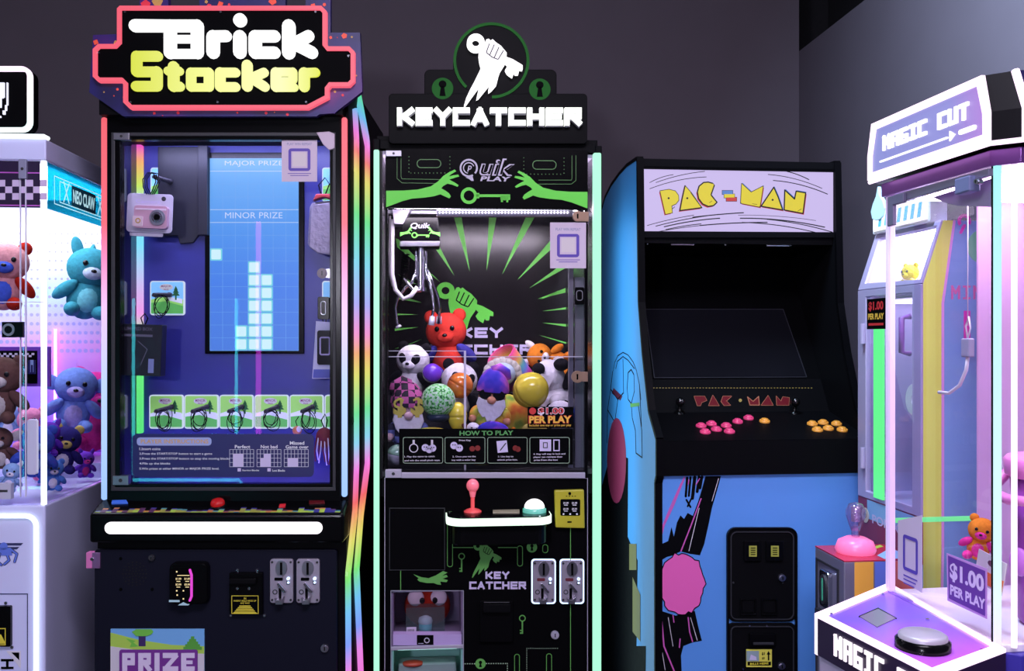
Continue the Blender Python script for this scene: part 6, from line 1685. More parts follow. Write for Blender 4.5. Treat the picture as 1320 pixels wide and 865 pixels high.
# stickers on the glass
gl = CM.front(-.0005)
glx = gl.px()
def quad(b, pts, h0, h1, m): b.poly(glx, pts, h0, h1, m)
b = B(); quad(b, [(1223, 713), (1275, 733), (1275, 798), (1224, 774)], .004, .005, mat('sticker_lilac_rim', (190, 140, 205), .4)); quad(b, [(1225, 716), (1273, 736), (1273, 794), (1226, 771)], .005, .0055, mat('sticker_deep_violet', (98, 48, 146), .45)); stk = b.build('price_sticker', R)
c1 = glx.ab(1249, 745); c2_ = glx.ab(1250, 768)
b = B(); glm = CM.front(-.006)
k1_ = glx.k(1249, 745)
b.text(glm, '$1.00', c1[0], c1[1], .040 , 0.0002, mat('sticker_pale_text', (216, 196, 230), .5), width=.115, bold=.04); b.text(glm, 'PER PLAY', c2_[0], c2_[1] - .002, .022, .0002, mat('sticker_pale_text'), width=.118, bold=.04); b.build('price_lettering', stk)
b = B(); quad(b, [(1160, 671), (1191, 664), (1191, 764), (1160, 746)], .004, .005, mat('notice_paper')); nt_ = b.build('notice_sheet', R)
b = B(); a0, b0 = glx.ab(1167, 688); a1, b1 = glx.ab(1186, 742)
b.rframe(glm, a0, b1, a1, b0, .008, .008, 0, .0004, mat('notice_purple')); 
for i in range(3): b.rect(glm, a0 + .002, b1 - .014 - .009 * i, a1 - .002 - .006 * i, b1 - .011 - .009 * i, 0, .0004, mat('notice_purple'))
b.build('notice_print', nt_)
# reflection of the green LED strip, modelled as a glowing bar by the far pane
b = B(); b.box(cxF + .008, cxF + .014, .02, .22, ZP + .165, ZP + .176, emis('green_reflection_glow', (120, 245, 160), 1.0)); b.build('green_strip_reflection', R)
# prizes in the cutter
r_ = empty('pink_basket', CM.w(cxN - .122, .20, ZP + .005), (0, 0, CM.yaw)); tag(r_, 'pink plastic basket with a purple body and drooping handle inside the white lit machine', 'basket')
PKH = mat('pink_basket_plastic', (236, 130, 205), .35); PUB = mat('purple_basket_body', (146, 56, 160), .4)
H_ = fp.ab(1290, 590)[1] - ZP - .02
b = B(); b.lathe([(.0, .0), (.062, 0), (.070, .01), (.085, H_ - .03), (.08, H_ - .03), (.0, H_ - .035)], PUB, n=32); b.build('basket_body', r_)
b = B(); b.lathe([(.086, H_ - .045), (.094, H_ - .04), (.097, H_ - .008), (.09, H_), (.03, H_ + .012), (.0, H_ + .014)], PKH, n=32); b.build('basket_rim', r_)
b = B(); b.tube([(-.097, 0, H_ - .01), (-.1, -.03, H_ - .04), (-.09, -.07, H_ - .07), (-.05, -.098, H_ - .085), (0, -.106, H_ - .088), (.05, -.098, H_ - .085), (.09, -.07, H_ - .07), (.1, -.03, H_ - .04), (.097, 0, H_ - .01)], .011, PKH, 10); b.build('basket_handle', r_)
b = B(); b.ell((0, -.08, H_ * .38), (.03, .012, .03), mat('lilac_badge', (206, 120, 214), .4)).build('basket_badge', r_)
r_ = empty('charging_cable', CM.w(cxF + .19, .09, ZP), (0, 0, CM.yaw)); tag(r_, 'white charging cable with a grey plug hanging inside the white lit machine', 'cable')
zc = fp.ab(1262, 450)[1] - ZP
b = B(); b.box(-.014, .014, -.008, .008, zc - .02, zc + .022, mat('grey_plug', (150, 150, 178), .4)); b.build('plug', r_, .003)
b = B(); b.tube([(0, 0, zc - .02), (-.006, 0, zc - .05), (-.03, 0, zc - .085), (-.07, .0, zc - .105), (-.11, 0, zc - .105)], .004, WHITEP, 8); b.tube([(0, 0, zc + .022), (-.008, 0, zc + .05), (.004, 0, zc + .07), (.01, 0, zc + .045), (0, 0, zc + .022)], .002, WHITEP, 6); b.tube([(0, 0, zc + .05), (0, 0, zH0 - ZP - .012)], .0012, WHITEP, 5); b.build('cord', r_)
s = .03
bear('plush_bear', 'orange plush bear with pink limbs hanging above the white and orange gift card', CM.w(cxF + .13, .15, ZP + .10), s, ORG, plush_mat('plush_hot_pink', (224, 60, 150)), ORG, plush_mat('plush_hot_pink'), (0, .2, CM.yaw + .9))
r_ = empty('gift_card', CM.w(cxN - .095, .028, ZP + .098), (-.1, .12, CM.yaw)); tag(r_, 'white and orange gift card standing behind the one dollar price sticker', 'gift card')
b = B(); b.box(-.045, .045, -.001, .001, 0, .066, mat('card_grey_white', (208, 196, 206), .4)); b.build('card', r_)
b = B(); b.box(-.045, .045, -.0016, -.001, 0.004, .03, mat('card_orange', (236, 116, 66), .4)); b.ell((0, -.0012, .05), (.011, .0006, .006), mat('card_plum', (96, 46, 80), .4)); b.build('card_print', r_)
# ================================================================ small slanted claw machine behind it
tB = 2.44
nb = wp(1092, 723, tB); zBox = nb.z
ang = math.atan((540 - 660) / F) + TH
dirv = Vector((math.sin(ang), math.cos(ang), 0))
wc = wp(1190, 437, tB); 
SMl = Machine('slanted_claw_machine', 'small lilac claw machine with sloping window, yellow and blue side and green light strip', 'arcade machine', (wc.x, wc.y, 0), math.atan2(-dirv.y, -dirv.x))
R = SMl.root
f0 = SMl.front(0); fp = f0.px()
sF = fp.ab(1108, 437)[0]
SDEP = .36
ns = SMl.right(0); nsx = ns.px()
zS = nsx.ab(1190, 366)[1]; yT, zT_ = nsx.ab(1216, 284)
zW0 = fp.ab(1108, 638)[1]
LIL = mat('lilac_metal_frame', (172, 162, 198), .4, .1)
# carcass
b = B(); pr = [(0, 0), (0, zS), (yT, zT_), (SDEP, zT_), (SDEP, 0)]
YB_ = mat('yellow_side_print', (232, 248, 104), .4); BLB = mat('blue_side_print', (130, 178, 216), .4)
b.prism(ns, pr, -.012, 0, BLB); near = b.build('near_side_panel', R)
b = B(); b.prism(ns, [(0, 0), (0, zS), (yT, zT_), (yT + .028, zT_), (.05, zS - .05), (.05, .75), (.044, .4), (.044, 0)], 0, .0008, YB_); b.stroke(ns, [(yT + .03, zT_ - .002), (.054, zS - .05), (.054, .75), (.047, .4), (.047, .01)], .007, 0, .001, mat('pink_line_print', (232, 170, 220), .4)); b.build('side_band_artwork', near)
b = B(); g_ = nsx.ab(1268, 318); b.disc(ns, g_[0], g_[1], .046, 0, .0012, mat('green_disc_print', (118, 205, 150), .4)); p1 = nsx.ab(1243, 285); b.ring(ns, p1[0], p1[1], .010, .019, 0, .001, mat('magenta_squiggle', (230, 70, 180), .4), 20, -30, 220); b.stroke(ns, [(p1[0] - .0, p1[1] - .012), (p1[0] - .01, p1[1] - .03)], .008, 0, .001, mat('magenta_squiggle'))
q1 = nsx.ab(1246, 430); b.rect(ns, q1[0] - .008, q1[1] - .06, q1[0] + .010, q1[1] + .06, 0, .001, mat('magenta_squiggle')); b.build('side_shapes_artwork', near)
m0, m1 = nsx.ab(1226, 368), nsx.ab(1280, 386)
b = B(); block_text(b, ns, 'MINI', m0[0], m0[1], m1[0], m1[1], .0055, 0, .0012, mat('pink_outline_text', (222, 120, 170), .4), .25); b.build('side_lettering', near)
b = B(); b.prism(SMl.right(sF + .012), pr, -.012, 0, LIL); b.build('far_side_panel', R)
b = B(); b.box(sF + .012, -.012, SDEP - .01, SDEP, 0, zT_, mat('white_inner_board', (225, 220, 232), .5)); b.box(sF + .012, -.012, yT, SDEP, zT_ - .01, zT_, LIL); b.box(sF + .012, -.012, .01, SDEP - .01, 0, zW0 + .012, LIL); b.build('cabinet', R)
# front frame
fe = [(sF, zW0), (0, zW0), (0, zS), (sF, zS)]
fi = [(sF + .05, zW0 + .02), (-.045, zW0 + .02), (-.045, zS - .02), (sF + .05, zS - .02)]
b = B(); b.strip(f0, fe, fi, -.012, .006, LIL); fr = b.build('window_frame', R, .002)
b = B(); b.rect(f0, fi[0][0], fi[0][1], fi[1][0], fi[2][1], -.004, 0, CLEAR); b.build('glass_pane', fr)
for v in (430, 590):
    a = fp.ab(1117, v); b = B(); b.cyl((a[0], -.012, a[1] - .03), (a[0], -.012, a[1] + .03), .008, .008, LIL, 14); b.build('hinge', fr)
a0 = fp.ab(1131, 437)[0]; a1 = fp.ab(1143, 437)[0]
b = B(); b.rect(f0, a0, zW0 + .012, a1, zS - .03, .006, .012, emis('green_led_strip', (96, 240, 140), 1.1)); b.build('green_light_strip', fr)
s0 = fp.ab(1123, 386); s1 = fp.ab(1147, 424)
b = B(); b.rect(f0, s0[0], s1[1], s1[0], s0[1], .012, .013, BLACKM); stk = b.build('price_sticker', fr)
b = B(); cxs = (s0[0] + s1[0]) / 2; hh = s0[1] - s1[1]; ww = s1[0] - s0[0]
b.text(f0, '$1.00', cxs, s1[1] + hh * .75, hh * .32, .0135, RD, width=ww * .8, bold=.04); b.text(f0, 'PER PLAY', cxs, s1[1] + hh * .42, hh * .2, .0135, GD, width=ww * .85, bold=.04); b.rect(f0, s0[0] + ww * .1, s1[1] + hh * .12, s1[0] - ww * .1, s1[1] + hh * .2, .013, .0135, RD); b.build('price_lettering', stk)
h0_ = fp.ab(1176, 432)
b = B(); b.tube([(h0_[0], -.006, h0_[1] + .05), (h0_[0], -.03, h0_[1] + .045), (h0_[0], -.03, h0_[1] - .045), (h0_[0], -.006, h0_[1] - .05)], .008, mat('purple_handle', (130, 70, 160), .35), 10); b.build('door_handle', fr)
# slanted upper window
es = Vector((0, yT, zT_ - zS)); Ls = es.length
swp = Plane(SMl, (0, 0, zS), (1, 0, 0), es, (0, -es.z, es.y))
b = B(); b.strip(swp, [(sF, 0), (0, 0), (0, Ls), (sF, Ls)], [(sF + .03, .02), (-.012, .012), (-.012, Ls - .015), (sF + .03, Ls - .015)], -.012, .006, LIL); sw = b.build('sloping_frame', R, .002)
b = B(); b.rect(swp, sF + .03, .02, -.012, Ls - .015, -.004, 0, CLEAR); b.build('glass_pane', sw)
b = B(); b.box(sF + .03, -.03, yT + .03, SDEP - .05, zT_ - .02, zT_ - .012, emis('slanted_interior_lamp', (245, 245, 255), 22)); b.build('interior_lamp', R)
b = B(); b.box(sF + .04, -.04, .06, SDEP - .05, zS - .04, zS - .032, emis('lower_fill_light', (235, 225, 255), 5)); b.build('interior_lamp', R)  # fill light added to brighten the lower window
b = B(); b.box(sF + .012, -.012, .02, SDEP - .01, zS - .03, zS - .015, mat('grey_mid_shelf', (150, 145, 165), .5)); b.build('toy_shelf', R)
# lower band and control box
za = zW0; zb_ = zBox
b = B(); b.box(sF, 0, -.004, .01, zb_ - .01, za, mat('maroon_band', (130, 44, 70), .4)); bd = b.build('title_band', R)
w_ = -sF
b = B(); b.rect(f0, sF + w_ * .16, zb_ + .055, 0, za - .004, .004, .0046, BLB); b.disc(f0, sF + w_ * .13, (za + zb_) / 2 + .005, .022, .0046, .0056, mat('cream_disc', (206, 190, 170), .4)); b.disc(f0, sF + w_ * .13, (za + zb_) / 2 + .005, .009, .0056, .006, mat('tan_disc', (150, 110, 80), .4)); b.text(f0, 'PONPON', sF + w_ * .55, zb_ + .06, .026, .0052, LILAC, width=w_ * .6, bold=.02); b.build('band_artwork', bd)
bxF = fp.ab(1047, 703); tq_ = SMl.top(zBox).px()
q0 = tq_.ab(1047, 703.5); q1 = tq_.ab(1092, 723)
xN_, xF_, yF_ = q1[0], q0[0], (q0[1] + q1[1]) / 2
SVB = mat('silver_box_metal', (150, 146, 172), .35, .6)
b = B(); b.box(xF_, xN_, yF_, -.006, .32, zBox - .003, SVB); bxo = b.build('control_box', R, .003)
nb_ = SMl.right(xN_); b = B()
for i, m_ in enumerate((mat('orange_stripe_print', (232, 170, 70), .4), mat('blue_stripe_print', (96, 120, 215), .4), mat('coral_stripe_print', (232, 120, 100), .4))):
    t0 = (0.14, .42, .70)[i]; wdt = .26; L_ = -.006 - yF_
    b.prism(nb_, [(yF_ + L_ * t0, .32), (yF_ + L_ * (t0 + wdt), .32), (yF_ + L_ * (t0 + wdt), zBox - .004), (yF_ + L_ * (t0 + .0), zBox - .004)], 0, .0008, m_)
b.build('box_side_artwork', bxo)
b = B(); b.box(xF_, xN_, yF_, -.006, zBox - .003, zBox, mat('crimson_top', (176, 40, 66), .25)); ct = b.build('box_top', bxo)
b = B(); b.prism(SMl.top(zBox), [(xF_ + .01, -.02), (xF_ + .03, -.02), (xN_ - .08, -.12), (xN_ - .1, -.12)], 0, .0006, mat('lime_stripe', (180, 200, 70), .4)); b.prism(SMl.top(zBox), [(xF_ + .05, -.01), (xN_ - .01, -.01), (xN_ - .01, -.09), (xN_ - .05, -.09)], 0, .0006, BLB); b.build('box_top_artwork', ct)
jx, jy = tq_.ab(1102, 713)
jx, jy = SMl.top(zBox).z(1040, 620, 3.532).ab(222, 325)
c = SMl.top(zBox).p3(jx, jy)
o = B().lathe([(.05, 0), (.054, .01), (.046, .032), (.026, .042), (0, .043)], mat('pink_lit_dome', (236, 110, 160), .3, emit=(240, 110, 165), power=.5), c, n=28).build('joystick', bxo)
B().cyl(Vector(c) + Vector((0, 0, .04)), Vector(c) + Vector((0, 0, .07)), .011, .011, glass('clear_knob', (225, 215, 238), 3.0, .12, (220, 205, 235))).lathe([(.012, .06), (.018, .075), (.026, .1), (.026, .115), (.018, .132), (0, .137)], glass('clear_knob'), c, n=24).build('clear_knob', o)
B().cyl(Vector(c) + Vector((0, 0, .085)), Vector(c) + Vector((0, 0, .125)), .0125, .0125, mat('sparkle_core', (206, 180, 215), .25, .6, bump=1, scale=200), 10).build('knob_core', o)
bf = SMl.front(yF_); 
wB = xN_ - xF_
b = B(); b.frame(bf, xF_ + .012, zBox - .03, xN_ - .03, .34, .006, 0, .004, DARK); b.build('box_door_edge', bxo)
b = B(); b.rrect(bf, xF_ + wB * .30, zBox - .15, xF_ + wB * .62, zBox - .05, .01, 0, .012, CHROME); cmz = b.build('coin_mechanism', bxo, .002)
b = B(); b.disc(bf, xF_ + wB * .46, zBox - .1, .022, .012, .016, DARK, 24, ry=.04); b.rect(bf, xF_ + wB * .44, zBox - .13, xF_ + wB * .48, zBox - .07, .016, .017, mat('green_lens', (80, 190, 150), .2)); b.build('coin_slot', cmz)
b = B(); b.rrect(bf, xF_ + wB * .14, zBox - .215, xF_ + wB * .46, zBox - .165, .006, 0, .012, DARK); b.rect(bf, xF_ + wB * .2, zBox - .205, xF_ + wB * .4, zBox - .175, .012, .013, mat('blue_card_window', (70, 100, 170), .3)); b.build('card_slot', bxo, .001)
# topper
b = B(); b.box(sF + .01, -.03, yT - .02, yT + .03, zT_, zT_ + .075, mat('white_topper_body', (230, 235, 240), .4)); tpr = b.build('topper_sign', R, .003)
tf = SMl.front(yT - .02)
b = B(); b.rect(tf, sF + .02, zT_ + .008, -.04, zT_ + .068, 0, .003, emis('topper_sign_light', (250, 252, 255), 1.4)); b.build('sign_face', tpr)
b = B(); CY = mat('cyan_topper_print', (90, 200, 225), .4)
for i in range(7): b.prism(tf, [(sF + .05 + .036 * i, zT_ + .018), (sF + .066 + .036 * i, zT_ + .018), (sF + .076 + .036 * i, zT_ + .058), (sF + .06 + .036 * i, zT_ + .058)], .003, .004, CY)
b.build('sign_lettering', tpr)
d0 = SMl.front(yT - .015); dz_ = d0.px(); b = B()
dp_ = dz_.ab(1136, 262); 
b.poly(d0, [(dp_[0] + .042 * x, dp_[1] + .05 * y) for x, y in ((0, 1), (.25, .45), (.7, .05), (1, -.4), (.8, -.85), (.3, -1), (-.3, -1), (-.8, -.85), (-1, -.4), (-.7, .05), (-.25, .45))], 0, .012, mat('pale_cyan_drop', (190, 232, 240), .4)); b.build('drop_cutout', tpr, .002)
# toys in the small machine
bear('plush_bear', 'yellow plush bear behind the sloping window of the small lilac machine', SMl.w(sF + .11, .10, zS - .014), .026, plush_mat('plush_sunny', (226, 206, 60)), None, None, None, (0, 0, SMl.yaw + .3))
B()
r_ = empty('toy_ring', SMl.w(-.09, .2, zS + .075), (1.2, 0, SMl.yaw)); tag(r_, 'dark brown ring shaped toy high in the sloping window of the corner machine', 'toy')
B().lathe([(.018, -.012), (.03, -.016), (.042, -.008), (.046, 0), (.042, .008), (.03, .014), (.018, .012), (.014, 0), (.018, -.012)], mat('brown_ring', (92, 62, 66), .5), n=28).build('ring', r_)
B().tube([(0, 0, .0), (0, .03, .06)], .001, WHITEP, 5).build('string', r_)
bear('plush_mouse', 'pale grey plush mouse behind the sloping window beside the yellow bear', SMl.w(sF + .23, .12, zS - .014), .024, plush_mat('plush_grey', (190, 190, 205)), None, plush_mat('plush_rose', (220, 170, 190)), None, (0, 0, SMl.yaw + .2))
r_ = empty('prize_wheel', SMl.w(-.12, .06, zW0 + .30), (0, 0, SMl.yaw)); tag(r_, 'white ring prize on a purple tab inside the lower window of the corner machine', 'toy')
q = Plane(None, (0, 0, 0), (1, 0, 0), (0, 0, 1), (0, -1, 0))
B().ring(q, 0, 0, .012, .045, 0, .02, WHITEP, 32).build('ring', r_, .003); B().rect(q, -.02, -.14, .02, -.04, 0, .01, mat('purple_tab', (170, 70, 190), .4)).build('tab', r_)
bear('plush_bear', 'brown and red plush bear in the lower window of the corner machine', SMl.w(sF + .16, .19, zW0 + .014), .034, plush_mat('plush_tan', (150, 104, 80)), plush_mat('plush_red'), None, None, (0, 0, SMl.yaw))
# ================================================================ bright claw machine at the left edge
D3 = 2.7
NM = Machine('lilac_claw_machine', 'bright lilac claw machine with teal print and white neon border, at the left edge', 'arcade machine',
             tuple((CAM + (RT * ((58 - 660) / F) + FW) * D3).xy) + (0,), math.radians(-.5))
R = NM.root
NW, ND = .8, .86
f0 = NM.front(0); fp = f0.px()
rs0 = NM.right(0); rsx = rs0.px()
nz = lambda v: 1.30 - (v - 437) / F * D3
LG = mat('lilac_grey_metal', (208, 210, 252), .4, .0)
GT0 = nz(207); GB0 = nz(642); RT1 = nz(174)
b = B(); b.box(-NW, 0, 0, ND, 0, GB0 - .02, LG); base = b.build('base_cabinet', R, .006)
b = B(); b.box(-NW, .004, -.004, ND, GT0, RT1 - .012, LG); roof = b.build('roof_box', R, .004)
B().rrect(f0, -NW, RT1 - .012, .006, RT1, .005, -.02, .012, emis('roof_lip_light', (240, 250, 255), 1.6)).build('roof_lip_light', roof)
TEAL = glass('teal_film', (70, 190, 205), 1.0, .35, (60, 190, 205)); NPN = glass('claw_pane', (246, 244, 252), 1.2)
b = B(); b.box(-NW, -.012, .0, .004, GB0 - .02, GT0, NPN); b.build('front_pane', R)
b = B(); b.box(-.004, 0, .012, ND - .01, GB0 - .02, GT0, NPN); b.build('side_pane', R)
b = B(); b.box(-.011, 0.001, -.001, .011, GB0 - .02, GT0, emis('corner_tube_light', (246, 250, 255), 1.6)); b.build('corner_light_tube', R)
b = B(); b.box(-NW, 0, ND - .012, ND, GB0 - .02, GT0, ramp_mat('halftone_gradient_print', [(0, (150, 110, 225)), (.25, (170, 130, 230)), (.45, (225, 170, 230)), (.65, (190, 225, 240)), (.85, (245, 245, 250)), (1, (250, 250, 252))], 2, GB0, GT0, rough=.5)); back = b.build('back_board', R)
b = B(); bkp = NM.front(ND - .012)
PT = mat('halftone_dot', (170, 165, 230), .5)
for i in range(26):
    for j in range(14): b.disc(bkp, -.02 - .022 * i, GT0 - .12 - .034 * j, .003 + .0004 * j, 0, .0006, PT, 8)
b.build('halftone_artwork', back)
b = B()
for i in range(3):
    for j in range(24):
        if (i + j) % 2: b.rect(bkp, -.14 + .022 * i, GT0 - .03 - .022 * j, -.118 + .022 * i, GT0 - .052 - .022 * j, .0008, .0014, mat('checker_violet', (150, 120, 205), .5))
b.build('checker_artwork', back)
b = B(); b.box(-NW, -.012, .012, ND - .012, GB0 - .03, GB0 - .018, LG); b.build('toy_floor', R)
B().box(-NW + .02, -.03, .05, ND - .1, GT0 - .006, GT0 - .001, emis('claw_ceiling_lamp', (240, 248, 255), 9)).build('ceiling_lamp', R)
B().cyl((-.02, ND - .03, GB0), (-.02, ND - .03, GB0 + .5), .006, .006, emis('magenta_tube', (235, 70, 230), 45), 10).build('magenta_tube', R)
B().cyl((-.3, ND - .03, GB0), (-.3, ND - .03, GB0 + .5), .006, .006, emis('violet_tube', (150, 90, 250), 14), 10).build('violet_tube', R)
# printed films
b = B(); fm = NM.front(-.001); b.rect(fm, -.3, nz(268), -.013, nz(208), 0, .001, mat('plum_black_film', (38, 22, 58), .3)); ff = b.build('front_film', R)
b = B(); fx_ = fm.px()
for i in range(-2, 6):
    for j in range(3):
        if (i + j) % 2: b.rect(fx_, 7 + 9 * i, 232 + 8.5 * j, 16 + 9 * i, 240.5 + 8.5 * j, .001, .0014, mat('pale_checker', (206, 186, 224), .5))
b.rect(fm, -.3, nz(224), -.013, nz(222.5), .001, .0014, mat('magenta_line', (190, 90, 200), .4)); b.rect(fm, -.3, nz(266), -.013, nz(264.5), .001, .0014, mat('magenta_line'))
b.build('film_artwork', ff)
sf = NM.right(.001)
zf0, zf1 = nz(268), nz(208)
b = B(); b.prism(sf, [(.014, zf0), (ND, zf0), (ND, zf1), (.014, zf1)], 0, .001, TEAL); sfo = b.build('side_film', R)
b = B(); IC = mat('ice_print_glow', (190, 232, 240), .4, emit=(190, 235, 245), power=.75); DT = mat('deep_teal_print', (34, 110, 140), .4)  # ice print's own glow stands in for inside light passing through the film
y0, y1 = rsx.ab(88, 240)[0], rsx.ab(128, 250)[0]
b.frame(sf, .06, zf1 - .03, ND - .06, zf0 + .02, .003, .001, .0014, IC); b.frame(sf, .10, zf1 - .04, ND - .1, zf0 + .03, .003, .001, .0014, IC)
zc = (zf0 + zf1) / 2
ya, yb2 = rsx.ab(93, 250)[0], rsx.ab(121, 250)[0]
b.rect(sf, ya - .01, zc - .034, yb2 + .01, zc + .03, .001, .0016, DT)
b.text(sf, 'NEO CLAW', (ya + yb2) / 2, zc - .002, .042, .002, IC, width=(yb2 - ya), bold=.03)
for yy in (ya - .05, yb2 + .05):
    b.stroke(sf, [(yy - .02, zc - .03), (yy + .02, zc + .03)], .005, .001, .0016, IC); b.stroke(sf, [(yy - .02, zc + .03), (yy + .02, zc - .03)], .005, .001, .0016, IC)
b.build('film_lettering', sfo)
# key lock and door rods
b = B(); b.rect(fx_, 5, 415, 32, 435, .0, .014, BLACKG); kl = b.build('lock_block', R, .001); b = B(); b.disc(fx_, 14, 425, 8, .014, .016, STEEL, 20); b.disc(fx_, 14, 425, 5, .016, .017, BLACKG, 18); b.build('lock_face', kl)
b = B()
for u in (27, 34): b.rect(fx_, u - .6, 220, u + .6, 640, 0, .006, mat('door_edge_lilac', (220, 215, 240), .3))
b.rect(fx_, -100, 389, 57, 390, 0, .003, mat('door_edge_lilac')); b.build('door_edges', R)
b = B(); b.rrect(fx_, 38, 540, 50, 611, 3, 0, .018, mat('clear_lilac_handle', (200, 196, 225), .25)); b.build('door_handle', R, .002)
b = B(); b.rect(fx_, -20, 622, 18, 642, .0, .02, mat('lilac_latch', (186, 184, 210), .4)); b.rect(fx_, 0, 630, 14, 633, .02, .021, DARK); b.build('door_latch', R, .002)
# sign inside
b = B(); ip = NM.front(.24).px(); b.rect(ip, -60, 447, 66, 498, 0, .01, mat('violet_sign_board', (120, 66, 190), .4)); b.rect(ip, -60, 452, 50, 494, .01, .012, BLACKM); sg = b.build('inner_sign', R)
b = B()
for i in range(14):
    for j in range(2):
        if (i + j) % 2: b.rect(ip, -4 + 3.6 * i, 455 + 2.6 * j, -.4 + 3.6 * i, 457.6 + 2.6 * j, .012, .0126, WHITEP)
block_text(b, ip, 'CLaW', 6, 464, 48, 482, 5, .012, .0126, mat('sign_light_blue', (170, 205, 250), .4), .18); block_text(b, ip, 'CLaW', 6, 464, 48, 482, 2.4, .0126, .013, mat('sign_navy', (40, 40, 110), .4), .18); b.build('sign_lettering', sg)
# topper
b = B(); b.rrect(fx_, -90, 88, 42, 170, 12, -.04, 0, BLACKM); tt = b.build('topper_sign', R)
b = B(); b.rframe(fx_, -90, 87, 43, 171, 13, 5.5, 0, .014, ramp_mat('topper_neon', [(0, (225, 255, 255)), (.5, (250, 250, 255)), (1, (255, 225, 255))], 2, nz(171), nz(87), True, 1.5)); b.build('neon_border', tt)
b = B()
WX = emis('pixel_sign_light', (235, 235, 255), 1.2)
for x0, y0_, x1, y1_ in ((-20, 107, 5, 127), (-20, 127, 2.5, 139), (-20, 139, -1, 147), (5, 107, 6.5, 126), (9.5, 107, 11, 136), (7.5, 136, 9.5, 143), (4.5, 143, 7.5, 148), (-20, 150, 2, 152)):
    b.rect(fx_, x0, y0_, x1, y1_, 0, .006, WX)
b.build('pixel_artwork', tt)
# lower front
b = B(); zq = fp
b.rframe(fx_, -160, 662, 50, 985, 16, 5.5, .0, .008, emis('white_neon_border', (232, 248, 255), 1.5)); b.build('neon_border', base)
NV = mat('navy_print', (44, 44, 96), .45); LB = mat('cornflower_print', (96, 120, 220), .45)
b = B()
for i in range(3): b.poly(fx_, [(-40, 700 + 5 * i), (30 - 5 * i, 700 + 5 * i), (27 - 5 * i, 703 + 5 * i), (-40, 703 + 5 * i)], 0, .0008, NV)
b.disc(fx_, 5, 704, 5, .0008, .0014, LB, 16); b.poly(fx_, [(-4, 706), (14, 706), (16, 716), (-6, 716)], .0008, .0014, LB)
for p in ([(14, 708), (22, 714), (19, 724)], [(9, 714), (12, 722), (6, 727)], [(0, 714), (-3, 724), (2, 728)]): b.stroke(fx_, p, 3.6, .0008, .0012, NV); b.stroke(fx_, p, 2.2, .0012, .0016, LB)
b.build('claw_emblem', base)
b = B(); b.frame(fx_, -60, 765, 36, 985, 1, 0, .0012, NV); b.build('service_door_line', base)
b = B(); b.rrect(fx_, -40, 780, 16, 832, 2, 0, .012, BLACKG); b.rect(fx_, -40, 808, 10, 830, .012, .0126, BLACKM); b.frame(fx_, -40, 808, 10, 830, 1.2, .0126, .013, YEL); b.poly(fx_, [(-8, 828), (2, 816), (4, 816), (10, 828)], .0126, .013, YEL); ba2 = b.build('bill_acceptor', base, .002)
B().disc(fx_, 8, 777, 2, 0, .004, CHROME, 10).disc(fx_, 16, 834, 2, 0, .004, CHROME, 10).build('bolts', ba2)
b = B(); b.poly(fx_, [(8, 839), (27, 839), (27, 862)], 0, .0008, mat('white_print', (220, 216, 232), .5)); b.poly(fx_, [(15, 841), (25, 841), (25, 851)], .0008, .0012, BLACKM)
for p in ([(3, 851), (16, 851)], [(3, 861), (16, 861)], [(9.5, 851), (9.5, 861)]): b.stroke(fx_, p, 3, 0, .0008, BLACKM, 'square')
b.build('base_artwork', base)
# bracket at the top right of the door
hinge_bracket(R, fx_, 26, 206, 36, 231, mat('lilac_bracket', (150, 150, 180), .35, .4), .012, 'door_bracket')
# toys
N = lambda u, v, d: tp(NM, u, v, d)
nf = GB0 - .017
def seat(u, d):
    p = N(u, 500, d); return Vector((p.x, p.y, nf + (.064 if d >= .48 else .014)))
def nbase(u, v, d, s): return N(u, v, d) - Vector((0, 0, 2.35 * s))
pn = lambda n, d: n * (D3 + d) / F
TEALP = plush_mat('plush_teal', (60, 150, 165)); HP = plush_mat('plush_hot_pink'); PB = plush_mat('plush_powder_blue', (120, 150, 225)); VIO = plush_mat('plush_violet', (120, 60, 200)); RB_ = plush_mat('plush_royal_blue', (70, 100, 205)); BRN = plush_mat('plush_chestnut', (104, 74, 66)); PIN = plush_mat('plush_pink', (230, 140, 180)); SKYP = plush_mat('plush_sky', (150, 185, 225)); CRM = plush_mat('plush_cream')
s = pn(26, .2); bear('plush_bear', 'red and blue plush toy high behind the pane at the left edge', N(2, 338, .2) - Vector((0, 0, 2.35 * s)), s, plush_mat('plush_rosy', (214, 150, 150)), RB_, plush_mat('plush_red'), plush_mat('plush_red'), (0, .1, .3))
s = pn(28, .62)
r = bear('plush_dragon', 'big teal plush dragon with a pale snout hanging high behind the side pane', N(106, 345, .63) - Vector((0, 0, 2.35 * s)), s, TEALP, plush_mat('plush_aqua', (120, 205, 215)), TEALP, TEALP, (0, .15, .5), ears='pointed', muzzle=plush_mat('plush_pale_grey', (190, 205, 225)))
b = B()
for i in range(7):
    t = -.3 + i * .32; c_ = Vector((0, .9 * s * math.sin(t + .3), 2.35 * s + .9 * s * math.cos(t))); d_ = Vector((0, math.sin(t + .3), math.cos(t)))
    b.cyl(c_, c_ + d_ * .3 * s, .16 * s, .01 * s, TEALP, 8)
b.build('spines', r)
s = pn(25, .58); bear('plush_elephant', 'powder blue plush toy with wide ears on top of the pile behind the side pane', nbase(92, 497, .57, s), s, PB, plush_mat('plush_lilac', (180, 170, 230)), PB, PB, (0, .1, .35), ears='side')
s = pn(31, .75); bear('plush_bear', 'large hot pink plush bear at the back right of the pile', seat(116, .75), s, HP, None, None, None, (0, .1, .5))
